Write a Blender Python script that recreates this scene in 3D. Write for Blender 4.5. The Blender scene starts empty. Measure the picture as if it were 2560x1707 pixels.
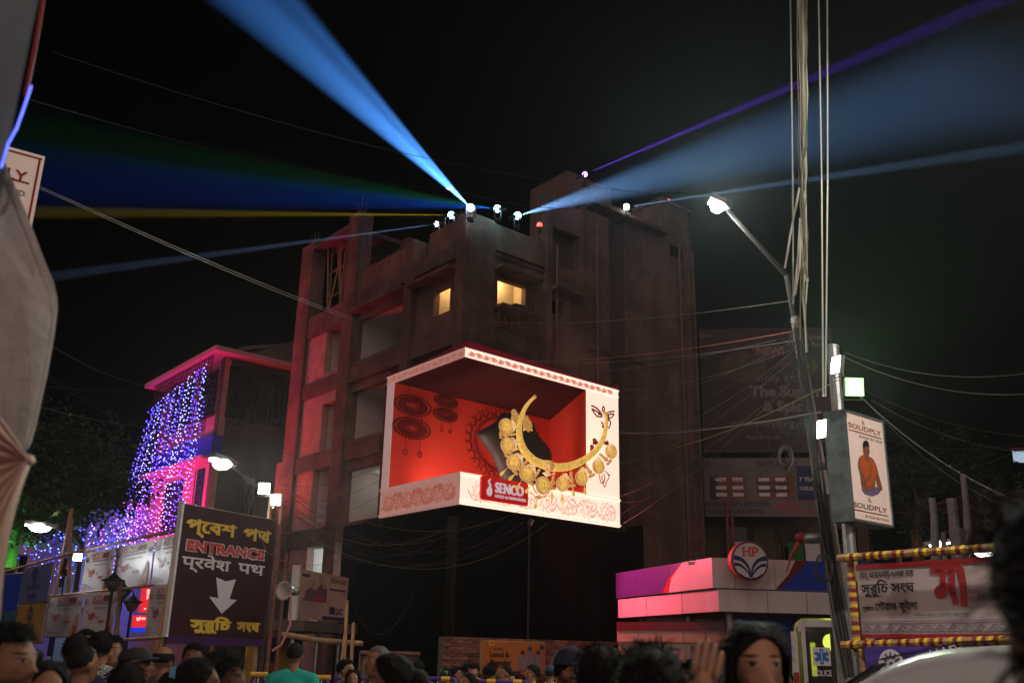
import bpy, bmesh, math, random
import numpy as np
from mathutils import Vector, Matrix, Quaternion
R_ = math.radians
rnd = random.Random(7)
sc = bpy.context.scene
COL = sc.collection
# ------------------------------------------------------------------ camera, world, sun, exposure
F = 2424.0; CAMZ = 1.6
cam = bpy.data.cameras.new('camera'); camo = bpy.data.objects.new('camera', cam); COL.objects.link(camo)
cam.sensor_width = 36; cam.lens = F * 36 / 2560; cam.clip_end = 3000; cam.clip_start = .05
CM = Matrix.Rotation(math.pi / 2 + R_(18.0), 4, 'X') @ Matrix.Rotation(R_(1.25), 4, 'Z')
camo.matrix_world = Matrix.Translation((0, 0, CAMZ)) @ CM
cam.dof.use_dof = True; cam.dof.focus_distance = 26; cam.dof.aperture_fstop = 3.2
sc.camera = camo
CM3 = CM.to_3x3(); EYE = Vector((0, 0, CAMZ))
w = bpy.data.worlds.new('World'); sc.world = w; w.use_nodes = True
wn = w.node_tree; sky = wn.nodes.new('ShaderNodeTexSky'); sky.sky_type = 'NISHITA'; sky.sun_disc = False
sky.sun_elevation = R_(-7); sky.sun_rotation = R_(160)
wn.links.new(sky.outputs[0], wn.nodes['Background'].inputs[0]); wn.nodes['Background'].inputs[1].default_value = .05
sl = bpy.data.lights.new('night_glow', 'SUN'); sl.energy = .56; sl.angle = R_(80); sl.color = (1, .68, .60)
so = bpy.data.objects.new('night_glow', sl); COL.objects.link(so); so.rotation_euler = (R_(52), 0, R_(-14))
vs = sc.view_settings; vs.view_transform = 'Standard'; vs.look = 'None'; vs.exposure = 0; vs.gamma = 1
sc.cycles.use_denoising = True
sc.cycles.max_bounces = 5; sc.cycles.diffuse_bounces = 2; sc.cycles.glossy_bounces = 2; sc.cycles.volume_bounces = 0
sc.cycles.transparent_max_bounces = 8; sc.cycles.transmission_bounces = 3
sc.cycles.sample_clamp_indirect = 2.0; sc.cycles.sample_clamp_direct = 0
sc.cycles.caustics_reflective = False; sc.cycles.caustics_refractive = False

# ------------------------------------------------------------------ pixel -> world
def ray(x, y): return CM3 @ Vector((x - 1280, 853.5 - y, -F))
def at(x, y, Y):
    d = ray(x, y); return EYE + d * (Y / d.y)
def atz(x, y, z):
    d = ray(x, y); return EYE + d * ((z - CAMZ) / d.z)
def onp(x, y, P, N):
    d = ray(x, y); return EYE + d * ((P - EYE).dot(N) / d.dot(N))
def lin(v):
    v /= 255; return v / 12.92 if v <= .04045 else ((v + .055) / 1.055) ** 2.4
def c(r, g, b): return (lin(r), lin(g), lin(b), 1)

# ------------------------------------------------------------------ materials
MC = {}
def mat(name, col, rough=.8, metal=0, var=.25, scale=3, bump=.0, em=0, emc=None, stain=0, samp=True, bscale=None, spec=.5, trans=0, streak=False, emvar=0):
    if name in MC: return MC[name]
    m = bpy.data.materials.new(name); m.use_nodes = True; MC[name] = m
    nt = m.node_tree; b = nt.nodes['Principled BSDF']
    b.inputs['Roughness'].default_value = rough; b.inputs['Metallic'].default_value = metal
    b.inputs['Specular IOR Level'].default_value = spec
    if trans: b.inputs['Transmission Weight'].default_value = trans
    if len(col) == 3: col = (*col, 1)
    b.inputs['Base Color'].default_value = col
    if var or bump:
        tc = nt.nodes.new('ShaderNodeTexCoord'); mp = nt.nodes.new('ShaderNodeMapping')
        nt.links.new(tc.outputs['Object'], mp.inputs[0])
        if streak: mp.inputs['Scale'].default_value = (1, 1, .07)
        n = nt.nodes.new('ShaderNodeTexNoise'); n.inputs['Scale'].default_value = scale; n.inputs['Detail'].default_value = 7; n.inputs['Roughness'].default_value = .62
        nt.links.new(mp.outputs[0], n.inputs['Vector'])
    if var:
        cr = nt.nodes.new('ShaderNodeValToRGB'); cr.color_ramp.elements[0].position = .3; cr.color_ramp.elements[1].position = .72
        cr.color_ramp.elements[0].color = tuple(v * (1 - var) for v in col[:3]) + (1,)
        cr.color_ramp.elements[1].color = tuple(min(1, v * (1 + var * .6)) for v in col[:3]) + (1,)
        nt.links.new(n.outputs[0], cr.inputs[0]); nt.links.new(cr.outputs[0], b.inputs['Base Color'])
        if stain:
            n3_ = nt.nodes.new('ShaderNodeTexNoise'); n3_.inputs['Scale'].default_value = .55; n3_.inputs['Detail'].default_value = 9; n3_.inputs['Roughness'].default_value = .7; nt.links.new(tc.outputs['Object'], n3_.inputs['Vector'])
            r3 = nt.nodes.new('ShaderNodeValToRGB'); r3.color_ramp.elements[0].position = .46; r3.color_ramp.elements[1].position = .56; r3.color_ramp.elements[0].color = (1 - stain,) * 3 + (1,); r3.color_ramp.elements[1].color = (1, 1, 1, 1)
            mx = nt.nodes.new('ShaderNodeMix'); mx.data_type = 'RGBA'; mx.blend_type = 'MULTIPLY'; mx.inputs[0].default_value = 1
            nt.links.new(n3_.outputs[0], r3.inputs[0]); nt.links.new(cr.outputs[0], mx.inputs[6]); nt.links.new(r3.outputs[0], mx.inputs[7]); nt.links.new(mx.outputs[2], b.inputs['Base Color'])
    if bump:
        n2 = nt.nodes.new('ShaderNodeTexNoise'); n2.inputs['Scale'].default_value = bscale or scale * 6; n2.inputs['Detail'].default_value = 6
        nt.links.new(tc.outputs['Object'], n2.inputs['Vector'])
        bp = nt.nodes.new('ShaderNodeBump'); bp.inputs['Strength'].default_value = bump; bp.inputs['Distance'].default_value = .05
        nt.links.new(n2.outputs[0], bp.inputs['Height']); nt.links.new(bp.outputs[0], b.inputs['Normal'])
    if em:
        b.inputs['Emission Strength'].default_value = em
        b.inputs['Emission Color'].default_value = emc or col
        if emvar:
            ec = emc or col; r2 = nt.nodes.new('ShaderNodeValToRGB'); r2.color_ramp.elements[0].position = .36; r2.color_ramp.elements[1].position = .64
            r2.color_ramp.elements[0].color = tuple(v * (1 - emvar) for v in ec[:3]) + (1,); r2.color_ramp.elements[1].color = tuple(min(1, v * (1 + emvar * .4)) for v in ec[:3]) + (1,)
            nt.links.new(n.outputs[0], r2.inputs[0]); nt.links.new(r2.outputs[0], b.inputs['Emission Color'])
        if not samp: m.cycles.emission_sampling = 'NONE'
    return m
def lamp_mat(name, col, em, samp=False): return mat(name, (.8, .8, .8, 1), .5, var=0, em=em, emc=col, samp=samp)

# ------------------------------------------------------------------ mesh builder
def vec(p): return Vector(p)
class Fr:
    """a flat frame: O bottom-left corner, U along, V up, N towards the viewer"""
    def __init__(s, O, U, W, H, V=(0, 0, 1)):
        s.O = vec(O); s.U = vec(U).normalized(); s.V = vec(V).normalized(); s.W = W; s.H = H
        n = s.U.cross(s.V).normalized(); s.N = n if n.dot(EYE - s.O) > 0 else -n
    def p(s, u, v, d=0): return s.O + s.U * u + s.V * v + s.N * d
    def uv(s, x, y, d=0):
        q = onp(x, y, s.O + s.N * d, s.N) - s.O; return q.dot(s.U), q.dot(s.V)
    def shifted(s, d): 
        f = Fr(s.O + s.N * d, s.U, s.W, s.H, s.V); f.N = s.N; return f
def sign(tl, tr, bl, Y, Yr=None):
    L = at(*tl, Y); Rt = at(*tr, Yr) if Yr else atz(*tr, L.z); zb = at(*bl, Y).z
    U = Vector((Rt.x - L.x, Rt.y - L.y, 0)); return Fr((L.x, L.y, zb), U, U.length, L.z - zb)
def plane_fr(P, head, W=1, H=1): return Fr(P, (math.cos(R_(head)), math.sin(R_(head)), 0), W, H)

GL = {}
def glyphs(text, bold=0, rows=26):
    k = (text, bold, rows)
    if k in GL: return GL[k]
    cu = bpy.data.curves.new('print', 'FONT'); cu.body = text; cu.fill_mode = 'NONE'; cu.resolution_u = 3
    o = bpy.data.objects.new('print', cu); COL.objects.link(o)
    dg = bpy.context.evaluated_depsgraph_get(); dg.update()
    me = o.evaluated_get(dg).to_mesh()
    V = [v.co.copy() for v in me.vertices]; n = len(V)
    linkd = set()
    for e in me.edges: linkd.add((min(e.vertices), max(e.vertices)))
    loops = []; cur = []
    for i in range(n):
        cur.append(i)
        if (i, i + 1) not in linkd: loops.append(cur); cur = []
    o.evaluated_get(dg).to_mesh_clear(); bpy.data.objects.remove(o); bpy.data.curves.remove(cu)
    E = []
    for L in loops:
        for a, b in zip(L, L[1:] + L[:1]):
            A, B = V[a], V[b]
            if A.y != B.y: E.append((A.x, A.y, B.x, B.y))
    res = []
    if E:
        E = np.array(E); ylo = min(E[:, 1].min(), E[:, 3].min()) - bold; yhi = max(E[:, 1].max(), E[:, 3].max()) + bold
        N = max(6, int((yhi - ylo) * rows)); dy = (yhi - ylo) / N
        def spans(y):
            m = ((E[:, 1] <= y) & (E[:, 3] > y)) | ((E[:, 3] <= y) & (E[:, 1] > y)); e = E[m]
            if not len(e): return []
            x = e[:, 0] + (y - e[:, 1]) / (e[:, 3] - e[:, 1]) * (e[:, 2] - e[:, 0]); s = np.where(e[:, 3] > e[:, 1], 1, -1)
            q = np.argsort(x); wd = 0; out = []; st = 0
            for i in q:
                if wd == 0: st = x[i]
                wd += s[i]
                if wd == 0: out.append((st - bold, x[i] + bold))
            return out
        for r in range(N):
            y = ylo + (r + .5) * dy; sp = spans(y)
            if bold: sp = sorted(sp + spans(y - bold * .8) + spans(y + bold * .8))
            mg = []
            for a, b in sp:
                if mg and a <= mg[-1][1]: mg[-1][1] = max(mg[-1][1], b)
                else: mg.append([a, b])
            res += [(a, b, y - dy / 2, y + dy / 2) for a, b in mg]
    x0 = min((r[0] for r in res), default=0); x1 = max((r[1] for r in res), default=1)
    GL[k] = (res, x0, x1); return GL[k]

class MB:
    def __init__(s): s.v = []; s.f = []; s.sm = False
    def add(s, V, Fs):
        b = len(s.v); s.v += [tuple(p) for p in V]; s.f += [tuple(i + b for i in q) for q in Fs]; return s
    def quad(s, *P): return s.add(P, [tuple(range(len(P)))])
    def box(s, x0, y0, z0, x1, y1, z1):
        return s.add([(x0, y0, z0), (x1, y0, z0), (x1, y1, z0), (x0, y1, z0), (x0, y0, z1), (x1, y0, z1), (x1, y1, z1), (x0, y1, z1)],
              [(0, 3, 2, 1), (4, 5, 6, 7), (0, 1, 5, 4), (1, 2, 6, 5), (2, 3, 7, 6), (3, 0, 4, 7)])
    def slab(s, fr, u0, v0, u1, v1, d0, d1):
        P = [fr.p(u, v, d) for d in (d0, d1) for u, v in ((u0, v0), (u1, v0), (u1, v1), (u0, v1))]
        return s.add(P, [(0, 3, 2, 1), (4, 5, 6, 7), (0, 1, 5, 4), (1, 2, 6, 5), (2, 3, 7, 6), (3, 0, 4, 7)])
    def rect(s, fr, u0, v0, u1, v1, d=.004): return s.quad(fr.p(u0, v0, d), fr.p(u1, v0, d), fr.p(u1, v1, d), fr.p(u0, v1, d))
    def poly(s, fr, pts, d=.004): return s.quad(*[fr.p(u, v, d) for u, v in pts])
    def prism(s, fr, pts, d0, d1):
        n = len(pts); P = [fr.p(u, v, d0) for u, v in pts] + [fr.p(u, v, d1) for u, v in pts]
        return s.add(P, [tuple(range(n))[::-1], tuple(range(n, 2 * n))] + [(i, (i + 1) % n, n + (i + 1) % n, n + i) for i in range(n)])
    def disc(s, fr, u, v, ru, rv=None, d=.004, n=24, a0=0, a1=360):
        rv = rv or ru
        k = n if a1 - a0 >= 360 else n + 1
        return s.poly(fr, [(u + ru * math.cos(R_(a0 + (a1 - a0) * i / n)), v + rv * math.sin(R_(a0 + (a1 - a0) * i / n))) for i in range(k)], d)
    def ring(s, fr, u, v, ru, rv, w, d=.004, n=32):
        return s.stroke(fr, [(u + ru * math.cos(6.2832 * i / n), v + rv * math.sin(6.2832 * i / n)) for i in range(n + 1)], w, d)
    def stroke(s, fr, pts, w, d=.004):
        n = len(pts); V = []
        for i, (x, y) in enumerate(pts):
            a = pts[max(0, i - 1)]; b = pts[min(n - 1, i + 1)]
            tx, ty = b[0] - a[0], b[1] - a[1]; l = math.hypot(tx, ty) or 1
            ww = (w[i] if isinstance(w, (list, tuple)) else w) / 2
            V += [fr.p(x - ty / l * ww, y + tx / l * ww, d), fr.p(x + ty / l * ww, y - tx / l * ww, d)]
        return s.add(V, [(2 * i, 2 * i + 1, 2 * i + 3, 2 * i + 2) for i in range(n - 1)])
    def text(s, fr, t, u, v, h, d=.006, bold=0, width=None, al='l', rows=26, thick=0):
        res, x0, x1 = glyphs(t, bold, rows); k = h / .72; kx = k
        if width: kx = width / max(1e-6, x1 - x0)
        off = -x0 * kx
        if al == 'c': off -= (x1 - x0) * kx / 2
        if al == 'r': off -= (x1 - x0) * kx
        for a, b, y0, y1 in res:
            if thick: s.slab(fr, u + off + a * kx, v + y0 * k, u + off + b * kx, v + y1 * k, d, d + thick)
            else: s.rect(fr, u + off + a * kx, v + y0 * k, u + off + b * kx, v + y1 * k, d)
        return s
    def tube(s, P, r, n=6, cap=True):
        P = [vec(p) for p in P]; m = len(P); V = []; up = None
        for i, p in enumerate(P):
            t = (P[min(m - 1, i + 1)] - P[max(0, i - 1)])
            t = t.normalized() if t.length > 1e-9 else Vector((0, 0, 1))
            if up is None: up = t.orthogonal().normalized()
            up = (up - t * up.dot(t)); up = up.normalized() if up.length > 1e-6 else t.orthogonal().normalized()
            sd = t.cross(up); rr = r[i] if isinstance(r, (list, tuple)) else r
            for k in range(n):
                a = 6.28318 * k / n; V.append(p + (up * math.cos(a) + sd * math.sin(a)) * rr)
        Fs = [(i * n + k, i * n + (k + 1) % n, (i + 1) * n + (k + 1) % n, (i + 1) * n + k) for i in range(m - 1) for k in range(n)]
        if cap: Fs += [tuple(range(n))[::-1], tuple(range((m - 1) * n, m * n))]
        return s.add(V, Fs)
    def lathe(s, O, A, prof, n=20, su=1):
        A = vec(A).normalized(); X = A.orthogonal().normalized(); Y = A.cross(X); V = []; O = vec(O)
        for r, h in prof:
            for k in range(n):
                a = 6.28318 * k / n; V.append(O + A * h + (X * math.cos(a) + Y * math.sin(a)) * r)
        m = len(prof)
        return s.add(V, [(i * n + k, i * n + (k + 1) % n, (i + 1) * n + (k + 1) % n, (i + 1) * n + k) for i in range(m - 1) for k in range(n)] + [tuple(range(n))[::-1], tuple(range((m - 1) * n, m * n))])
    def sphere(s, C, r, n=8, m=5, ax=None):
        C = vec(C); r = r if isinstance(r, (list, tuple)) else (r, r, r); V = []
        for j in range(m + 1):
            th = math.pi * j / m
            for k in range(n):
                a = 6.28318 * k / n; V.append(C + Vector((r[0] * math.sin(th) * math.cos(a), r[1] * math.sin(th) * math.sin(a), r[2] * math.cos(th))))
        return s.add(V, [(j * n + k, (j + 1) * n + k, (j + 1) * n + (k + 1) % n, j * n + (k + 1) % n) for j in range(m) for k in range(n)])
    def build(s, name, m, parent=None, smooth=False, kind=None, bevel=0):
        loc = parent.get('_w') if parent else None
        L = Vector(loc) if loc is not None else Vector((0, 0, 0))
        me = bpy.data.meshes.new(name); me.from_pydata([(a - L.x, b - L.y, z - L.z) for a, b, z in s.v], [], s.f)
        me.validate()
        bm = bmesh.new(); bm.from_mesh(me); bmesh.ops.recalc_face_normals(bm, faces=bm.faces); bm.to_mesh(me); bm.free()
        if smooth: me.polygons.foreach_set('use_smooth', [True] * len(me.polygons))
        o = bpy.data.objects.new(name, me); COL.objects.link(o); me.materials.append(m)
        if parent: o.parent = parent; o['_w'] = tuple(L)
        if kind: o['kind'] = kind
        if bevel:
            bv = o.modifiers.new('bevel', 'BEVEL'); bv.width = bevel; bv.segments = 2; bv.limit_method = 'ANGLE'
        return o
def tag(o, label, cat, group=None):
    o['label'] = label; o['category'] = cat
    if group: o['group'] = group
    return o
def thing(name, label, cat, loc, group=None):
    o = bpy.data.objects.new(name, None); COL.objects.link(o); o.location = loc; o['_w'] = tuple(loc); o.empty_display_size = .1
    return tag(o, label, cat, group)
def struct(o): o['kind'] = 'structure'; return o
def light(kind, loc, energy, col, size=.1, aim=None, spot=None, blend=.5, parent=None, name='lamp_light', spread=None, sx=None, sy=None):
    l = bpy.data.lights.new(name, kind); l.energy = energy; l.color = col
    if kind in ('POINT', 'SPOT'): l.shadow_soft_size = size
    if kind == 'AREA':
        l.shape = 'RECTANGLE'; l.size = sx or size; l.size_y = sy or size
        if spread: l.spread = R_(spread)
    if kind == 'SPOT': l.spot_size = R_(spot); l.spot_blend = blend
    o = bpy.data.objects.new(name, l); COL.objects.link(o); o.location = loc
    if aim is not None: o.rotation_euler = (vec(aim) - vec(loc)).to_track_quat('-Z', 'Y').to_euler()
    if parent: o.parent = parent; o.location = vec(loc) - Vector(parent['_w'])
    return o
def sag(a, b, s, n=14):
    a = vec(a); b = vec(b); return [a.lerp(b, i / n) - Vector((0, 0, s * 4 * (i / n) * (1 - i / n))) for i in range(n + 1)]
ORD = 'first second third fourth fifth sixth seventh eighth ninth tenth eleventh twelfth thirteenth fourteenth fifteenth sixteenth seventeenth eighteenth nineteenth twentieth'.split()
def nth(i):
    i += 1
    if i <= 20: return ORD[i - 1]
    return {2: 'twenty', 3: 'thirty', 4: 'forty'}[i // 10] + '-' + ORD[i % 10 - 1] if i % 10 else {3: 'thirtieth', 4: 'fortieth'}[i // 10]
def ground(p): return Vector((p.x, p.y, 0))

# ------------------------------------------------------------------ shared materials
concrete = mat('raw_concrete', c(128, 98, 86), .94, var=.45, scale=1.3, bump=.4, bscale=9, streak=True, stain=.4)
concrete2 = mat('plaster_grey', c(136, 106, 93), .94, var=.34, scale=1.1, bump=.35, bscale=12, streak=True, stain=.32)
darkconc = mat('stained_concrete', c(98, 80, 72), .95, var=.4, scale=1.2, bump=.25, streak=True)
plaster = mat('white_plaster', c(215, 208, 200), .9, var=.12, scale=1.1, bump=.08)
bamboo = mat('bamboo', c(168, 128, 88), .7, var=.35, scale=5, bump=.2)
steel = mat('grey_steel', c(150, 150, 150), .45, .7, var=.3, scale=8, bump=.1)
rust = mat('rusty_steel', c(140, 92, 78), .7, .3, var=.4, scale=9, bump=.2)
blackm = mat('black_paint', c(22, 22, 24), .5, var=.2)
darkwin = mat('dark_window', c(14, 14, 18), .12, var=0)
whitep = mat('white_paint', c(225, 222, 218), .5, var=.08, scale=6)
wirem = mat('cable_black', c(62, 58, 56), .8, var=.2)
wirel = mat('cable_pale', c(118, 112, 104), .6, var=.2)
# ================================================================== ground and pavement
asph = mat('asphalt', (.05, .05, .052, 1), .85, var=.4, scale=4, bump=.4, bscale=60)
g = MB(); g.quad((-300, -100, 0), (300, -100, 0), (300, 300, 0), (-300, 300, 0)); struct(g.build('ground', asph))
pv = mat('paving', c(120, 112, 104), .9, var=.3, scale=3, bump=.3)

# ================================================================== corner building
HC = at(1163, 800, 29.0); HC = Vector((HC.x, HC.y, 0))
FL = plane_fr(HC, 129); FR = plane_fr(HC, 40.5)
BL = thing('corner_building', 'unfinished bare concrete corner building of five storeys with open bays, behind the bright display', 'building', HC)
def wall(fr, u0, z0, u1, z1, d0=-.3, d1=0, m=None, name='wall', par=None):
    return MB().slab(fr, u0, z0, u1, z1, d0, d1).build(name, m or concrete2, par or BL)
LT = 10.5  # top of the display housing
# columns, left face
for (a, b, t, br) in ((.0, .5, 15.45, 1), (3.05, 3.55, 15.46, 1), (7.05, 7.85, 18.0, 0), (10.75, 11.75, 17.9, 0)):
    if br:
        wall(FL, a, LT, b, t, -.45, .12, concrete, 'column'); wall(FL, a, 0, b, 5.55, -.45, .1, concrete, 'column')
    else: wall(FL, a, 0, b, t, -.5, .12, concrete, 'column')
wall(FR, .02, LT, 1.1, 15.44, -.45, .08, concrete, 'column'); wall(FR, .02, 0, 1.1, 5.5, -.45, .08, concrete, 'column')
for a, b, t in ((3.46, 3.7, 17.4), (5.2, 5.42, 17.4)):
    wall(FR, a, LT, b, t, -.45, .06, concrete, 'column')
wall(FR, 11.2, 0, 11.45, 17.9, -.45, .05, concrete, 'column')
# beams, left face (butt between columns)
for z0, z1 in ((5.27, 5.9), (8.12, 8.75), (11.05, 11.65), (14.03, 14.55)):
    for a, b in ((.5, 3.05), (3.55, 7.05), (7.85, 10.75)):
        if z0 < 10 and b < 3.6: continue
        if z0 < 10 and a == 3.55: a = 4.65 if z0 > 5.5 else a
        if z0 < 5.6 and a < 7: a = 5.3
        if z0 > 14 and a > 7: z0b, z1b = 13.62, 14.5
        else: z0b, z1b = z0, z1
        wall(FL, a, z0b, b, z1b, -.4, .05, concrete, 'beam')
wall(FL, 11.75, 0, 12.28, 8.75, -1.4, .1, concrete, 'wing_wall')
# parapet
wall(FL, .5, 14.55, 2.29, 15.44, -.3, -.02, name='parapet'); wall(FL, 2.29, 14.55, 3.05, 15.43, -.55, -.4, darkconc, 'parapet')
wall(FL, 3.55, 14.55, 7.05, 15.45, -.3, -.02, name='parapet')
wall(FR, 1.1, 14.5, 3.46, 15.44, -.3, -.06, name='parapet')
# bay A window floor
def opening(fr, u0, z0, u1, z1, wu0, wz0, wu1, wz1, d0, d1, m=None):
    wall(fr, u0, z0, wu0, z1, d0, d1, m); wall(fr, wu1, z0, u1, z1, d0, d1, m)
    if wz0 > z0: wall(fr, wu0, z0, wu1, wz0, d0, d1, m)
    if wz1 < z1: wall(fr, wu0, wz1, wu1, z1, d0, d1, m)
def room(fr, u0, z0, u1, z1, depth, m, name='room_lining', d=-.31, pad=.5):
    b = MB(); a, e, lo, hi = u0 - pad, u1 + pad, z0 - .02, z1 + .02
    q = lambda u, v, dd: fr.p(u, v, dd)
    b.quad(q(a, lo, -depth), q(e, lo, -depth), q(e, hi, -depth), q(a, hi, -depth))
    b.quad(q(a, lo, -depth), q(a, hi, -depth), q(a, hi, d), q(a, lo, d)); b.quad(q(e, lo, -depth), q(e, hi, -depth), q(e, hi, d), q(e, lo, d))
    b.quad(q(a, hi, -depth), q(e, hi, -depth), q(e, hi, d), q(a, hi, d)); b.quad(q(a, lo, -depth), q(e, lo, -depth), q(e, lo, d), q(a, lo, d))
    return b.build(name, m, BL)
warmwall = mat('cream_room_paint', c(226, 204, 165), .9, var=.06)
opening(FL, .5, 11.65, 3.05, 14.03, 1.06, 12.34, 2.0, 13.27, -.36, -.12)
room(FL, 1.06, 12.1, 2.0, 13.9, .95, warmwall, d=-.37, pad=.06)
wall(FL, .5, 13.58, 3.05, 13.7, -.12, .38, concrete, 'sunshade')
light('POINT', FL.p(1.5, 13.6, -.62), 22, (1, .70, .36), .2, parent=BL)
# bay B
opening(FL, 3.55, 11.65, 7.05, 14.03, 3.6, 11.86, 7.04, 13.48, -.35, -.08)
room(FL, 3.6, 11.86, 7.04, 13.48, 3.2, plaster, d=-.36, pad=0)
wall(FL, 3.55, 13.72, 7.05, 13.86, -.08, .3, concrete, 'sunshade')
opening(FL, 4.65, 8.75, 7.05, 11.05, 4.7, 8.9, 7.04, 10.7, -.35, -.08); room(FL, 4.7, 8.9, 7.04, 10.7, 1.6, plaster, d=-.36, pad=0)
opening(FL, 4.65, 5.9, 7.05, 8.12, 4.7, 5.95, 7.04, 7.8, -.35, -.08); room(FL, 4.7, 5.95, 7.04, 7.8, 2.6, plaster, d=-.36, pad=0)
for a, b, m in ((5.15, 5.6, darkconc), (4.72, 4.98, mat('maroon_door', c(110, 30, 30), .6))): wall(FL, a, 5.97, b, 7.35, -2.59, -2.55, m, 'door')
room(FL, 5.3, 2.6, 7.04, 5.25, 2.0, plaster, d=-.3, pad=0); light('POINT', FL.p(6.2, 7.4, -1.3), 5, (1, .93, .86), .15, parent=BL)
tb = thing('tube_light', 'lit white tube light inside the ground floor bay left of the black cloth', 'lamp', FL.p(5.6, 4.8, -1.8))
MB().tube([FL.p(5.35, 4.82, -1.8), FL.p(5.85, 4.82, -1.8)], .03, 8).build('tube', lamp_mat('tube_glow', (.85, .95, 1, 1), 18), tb)
MB().slab(FL, 5.3, 4.86, 5.9, 4.92, -1.86, -1.78).build('fitting', whitep, tb)
light('POINT', FL.p(5.6, 4.7, -1.6), 45, (.85, .95, 1), .1, parent=tb)
# bay C
redpl = mat('pinkish_plaster', c(190, 150, 142), .92, var=.3, scale=2, bump=.25, bscale=14)
for (z0, z1, u, oz0, oz1) in ((11.65, 13.62, 9.25, 11.86, 13.6), (8.75, 11.05, 9.1, 8.78, 10.63), (5.9, 8.12, 9.42, 6.1, 8.1), (0, 5.27, 9.35, 2.6, 5.25)):
    wall(FL, u, z0, 10.75, z1, -.3, -.04, redpl); wall(FL, 7.85, z0, u, oz0, -.3, -.04, redpl)
    if oz1 < z1 - .03: wall(FL, 7.85, oz1, u, z1, -.3, -.04, redpl)
    room(FL, 7.86, oz0, u - .01, oz1, 2.2, plaster, d=-.31, pad=0)
    wall(FL, 7.9, oz0, 8.25, oz1 - .35, -2.19, -2.15, mat('violet_curtain', c(90, 55, 110), .9), 'curtain')
light('POINT', FL.p(8.6, 4.9, -1.2), 26, (.8, .95, 1), .15, parent=BL)
# rooftop frame with bamboo props
wall(FL, 7.85, 17.55, 10.75, 17.72, -2.6, .1, darkconc, 'roof_slab')
wall(FL, 7.86, 17.2, 10.74, 17.4, -2.5, -2.3, concrete, 'beam'); wall(FL, 7.1, 0, 7.7, 17.6, -2.7, -2.2, concrete, 'column')
PR = thing('bamboo_props', 'reddish bamboo props holding up the roof slab of the open top bay', 'scaffold', FL.p(9.3, 14.5, -.8))
for i in range(11):
    u = 8.05 + .25 * i; MB().tube([FL.p(u, 14.5, -.4 - .17 * (i % 4)), FL.p(u + rnd.uniform(-.35, .35), 17.55, -.3 - .2 * (i % 3))], .045, 6).build('prop', bamboo, PR)
for z in (15.6, 16.6, 17.3): MB().tube([FL.p(7.9, z, -.5), FL.p(10.6, z + .25 * rnd.uniform(-1, 1), -.6)], .04, 6).build('crossbar', bamboo, PR)
# right face
opening(FR, 1.1, 11.85, 3.46, 14.5, 1.41, 12.49, 2.65, 13.57, -.36, -.14); room(FR, 1.41, 12.2, 2.65, 13.95, .95, warmwall, d=-.37, pad=.15)
light('POINT', FR.p(1.9, 13.75, -.62), 34, (1, .70, .36), .2, parent=BL)
wall(FR, 1.12, 13.75, 3.08, 13.86, -.14, .42, concrete, 'sunshade'); wall(FR, 1.12, 12.36, 3.1, 12.46, -.14, .5, concrete, 'sill_slab')
wall(FR, 1.1, LT, 3.46, 11.85, -.36, -.1, concrete, 'wall')
for i in range(6): MB().tube([FR.p(1.3 + .28 * i, 12.36, .1), FR.p(1.3 + .28 * i, 12.05 - .12 * (i % 3), .1)], .03, 5).build('drain_pipe', rust, BL)
AC = thing('window_cooler', 'dark boxy cooler on the ledge of the large lit window', 'cooler', FR.p(2.2, 12.46, .2))
b = MB(); b.slab(FR, 1.75, 12.465, 2.55, 12.62, .05, .4); b.build('casing', blackm, AC)
b = MB(); [b.slab(FR, 1.8 + .09 * i, 12.48, 1.83 + .09 * i, 12.6, .4, .415) for i in range(8)]; b.build('grille', steel, AC)
opening(FR, 3.7, LT, 5.2, 14.8, 3.86, 12.94, 4.4, 13.48, -.36, -.12)
wall(FR, 3.88, 12.95, 4.38, 13.47, -.4, -.34, darkwin, 'window'); wall(FR, 3.72, 13.75, 5.1, 13.85, -.12, .3, concrete, 'sunshade')
wall(FR, 3.7, 14.8, 5.2, 17.3, -.7, -.5, darkconc, 'recess_wall'); wall(FR, 3.7, 16.2, 5.2, 17.3, -.36, -.1, concrete2)
wall(FR, 5.42, 0, 6.67, 17.4, -.36, -.05, concrete2); wall(FR, 6.67, 0, 7.57, 17.4, -.36, -.12, darkconc); wall(FR, 7.57, 0, 11.2, 17.6, -.36, -.03, concrete2)
wall(FR, 5.3, 17.6, 9.7, 17.78, -.9, .3, concrete, 'roof_edge'); wall(FR, 5.42, 12.0, 8.4, 12.12, -.03, .06, concrete, 'band')
opening(FR, 9.7, 17.6, 11.4, 19.15, 10.17, 17.25, 10.9, 17.6, -.3, -.02)
wall(FR, 10.17, 16.9, 10.9, 17.4, -.02, .0, darkwin, 'window')
wall(FR, 9.6, 19.15, 11.5, 19.28, -1.5, .1, concrete, 'roof_edge'); wall(FR, 9.7, 17.6, 9.95, 19.15, -3, -.3, concrete2)
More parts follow.
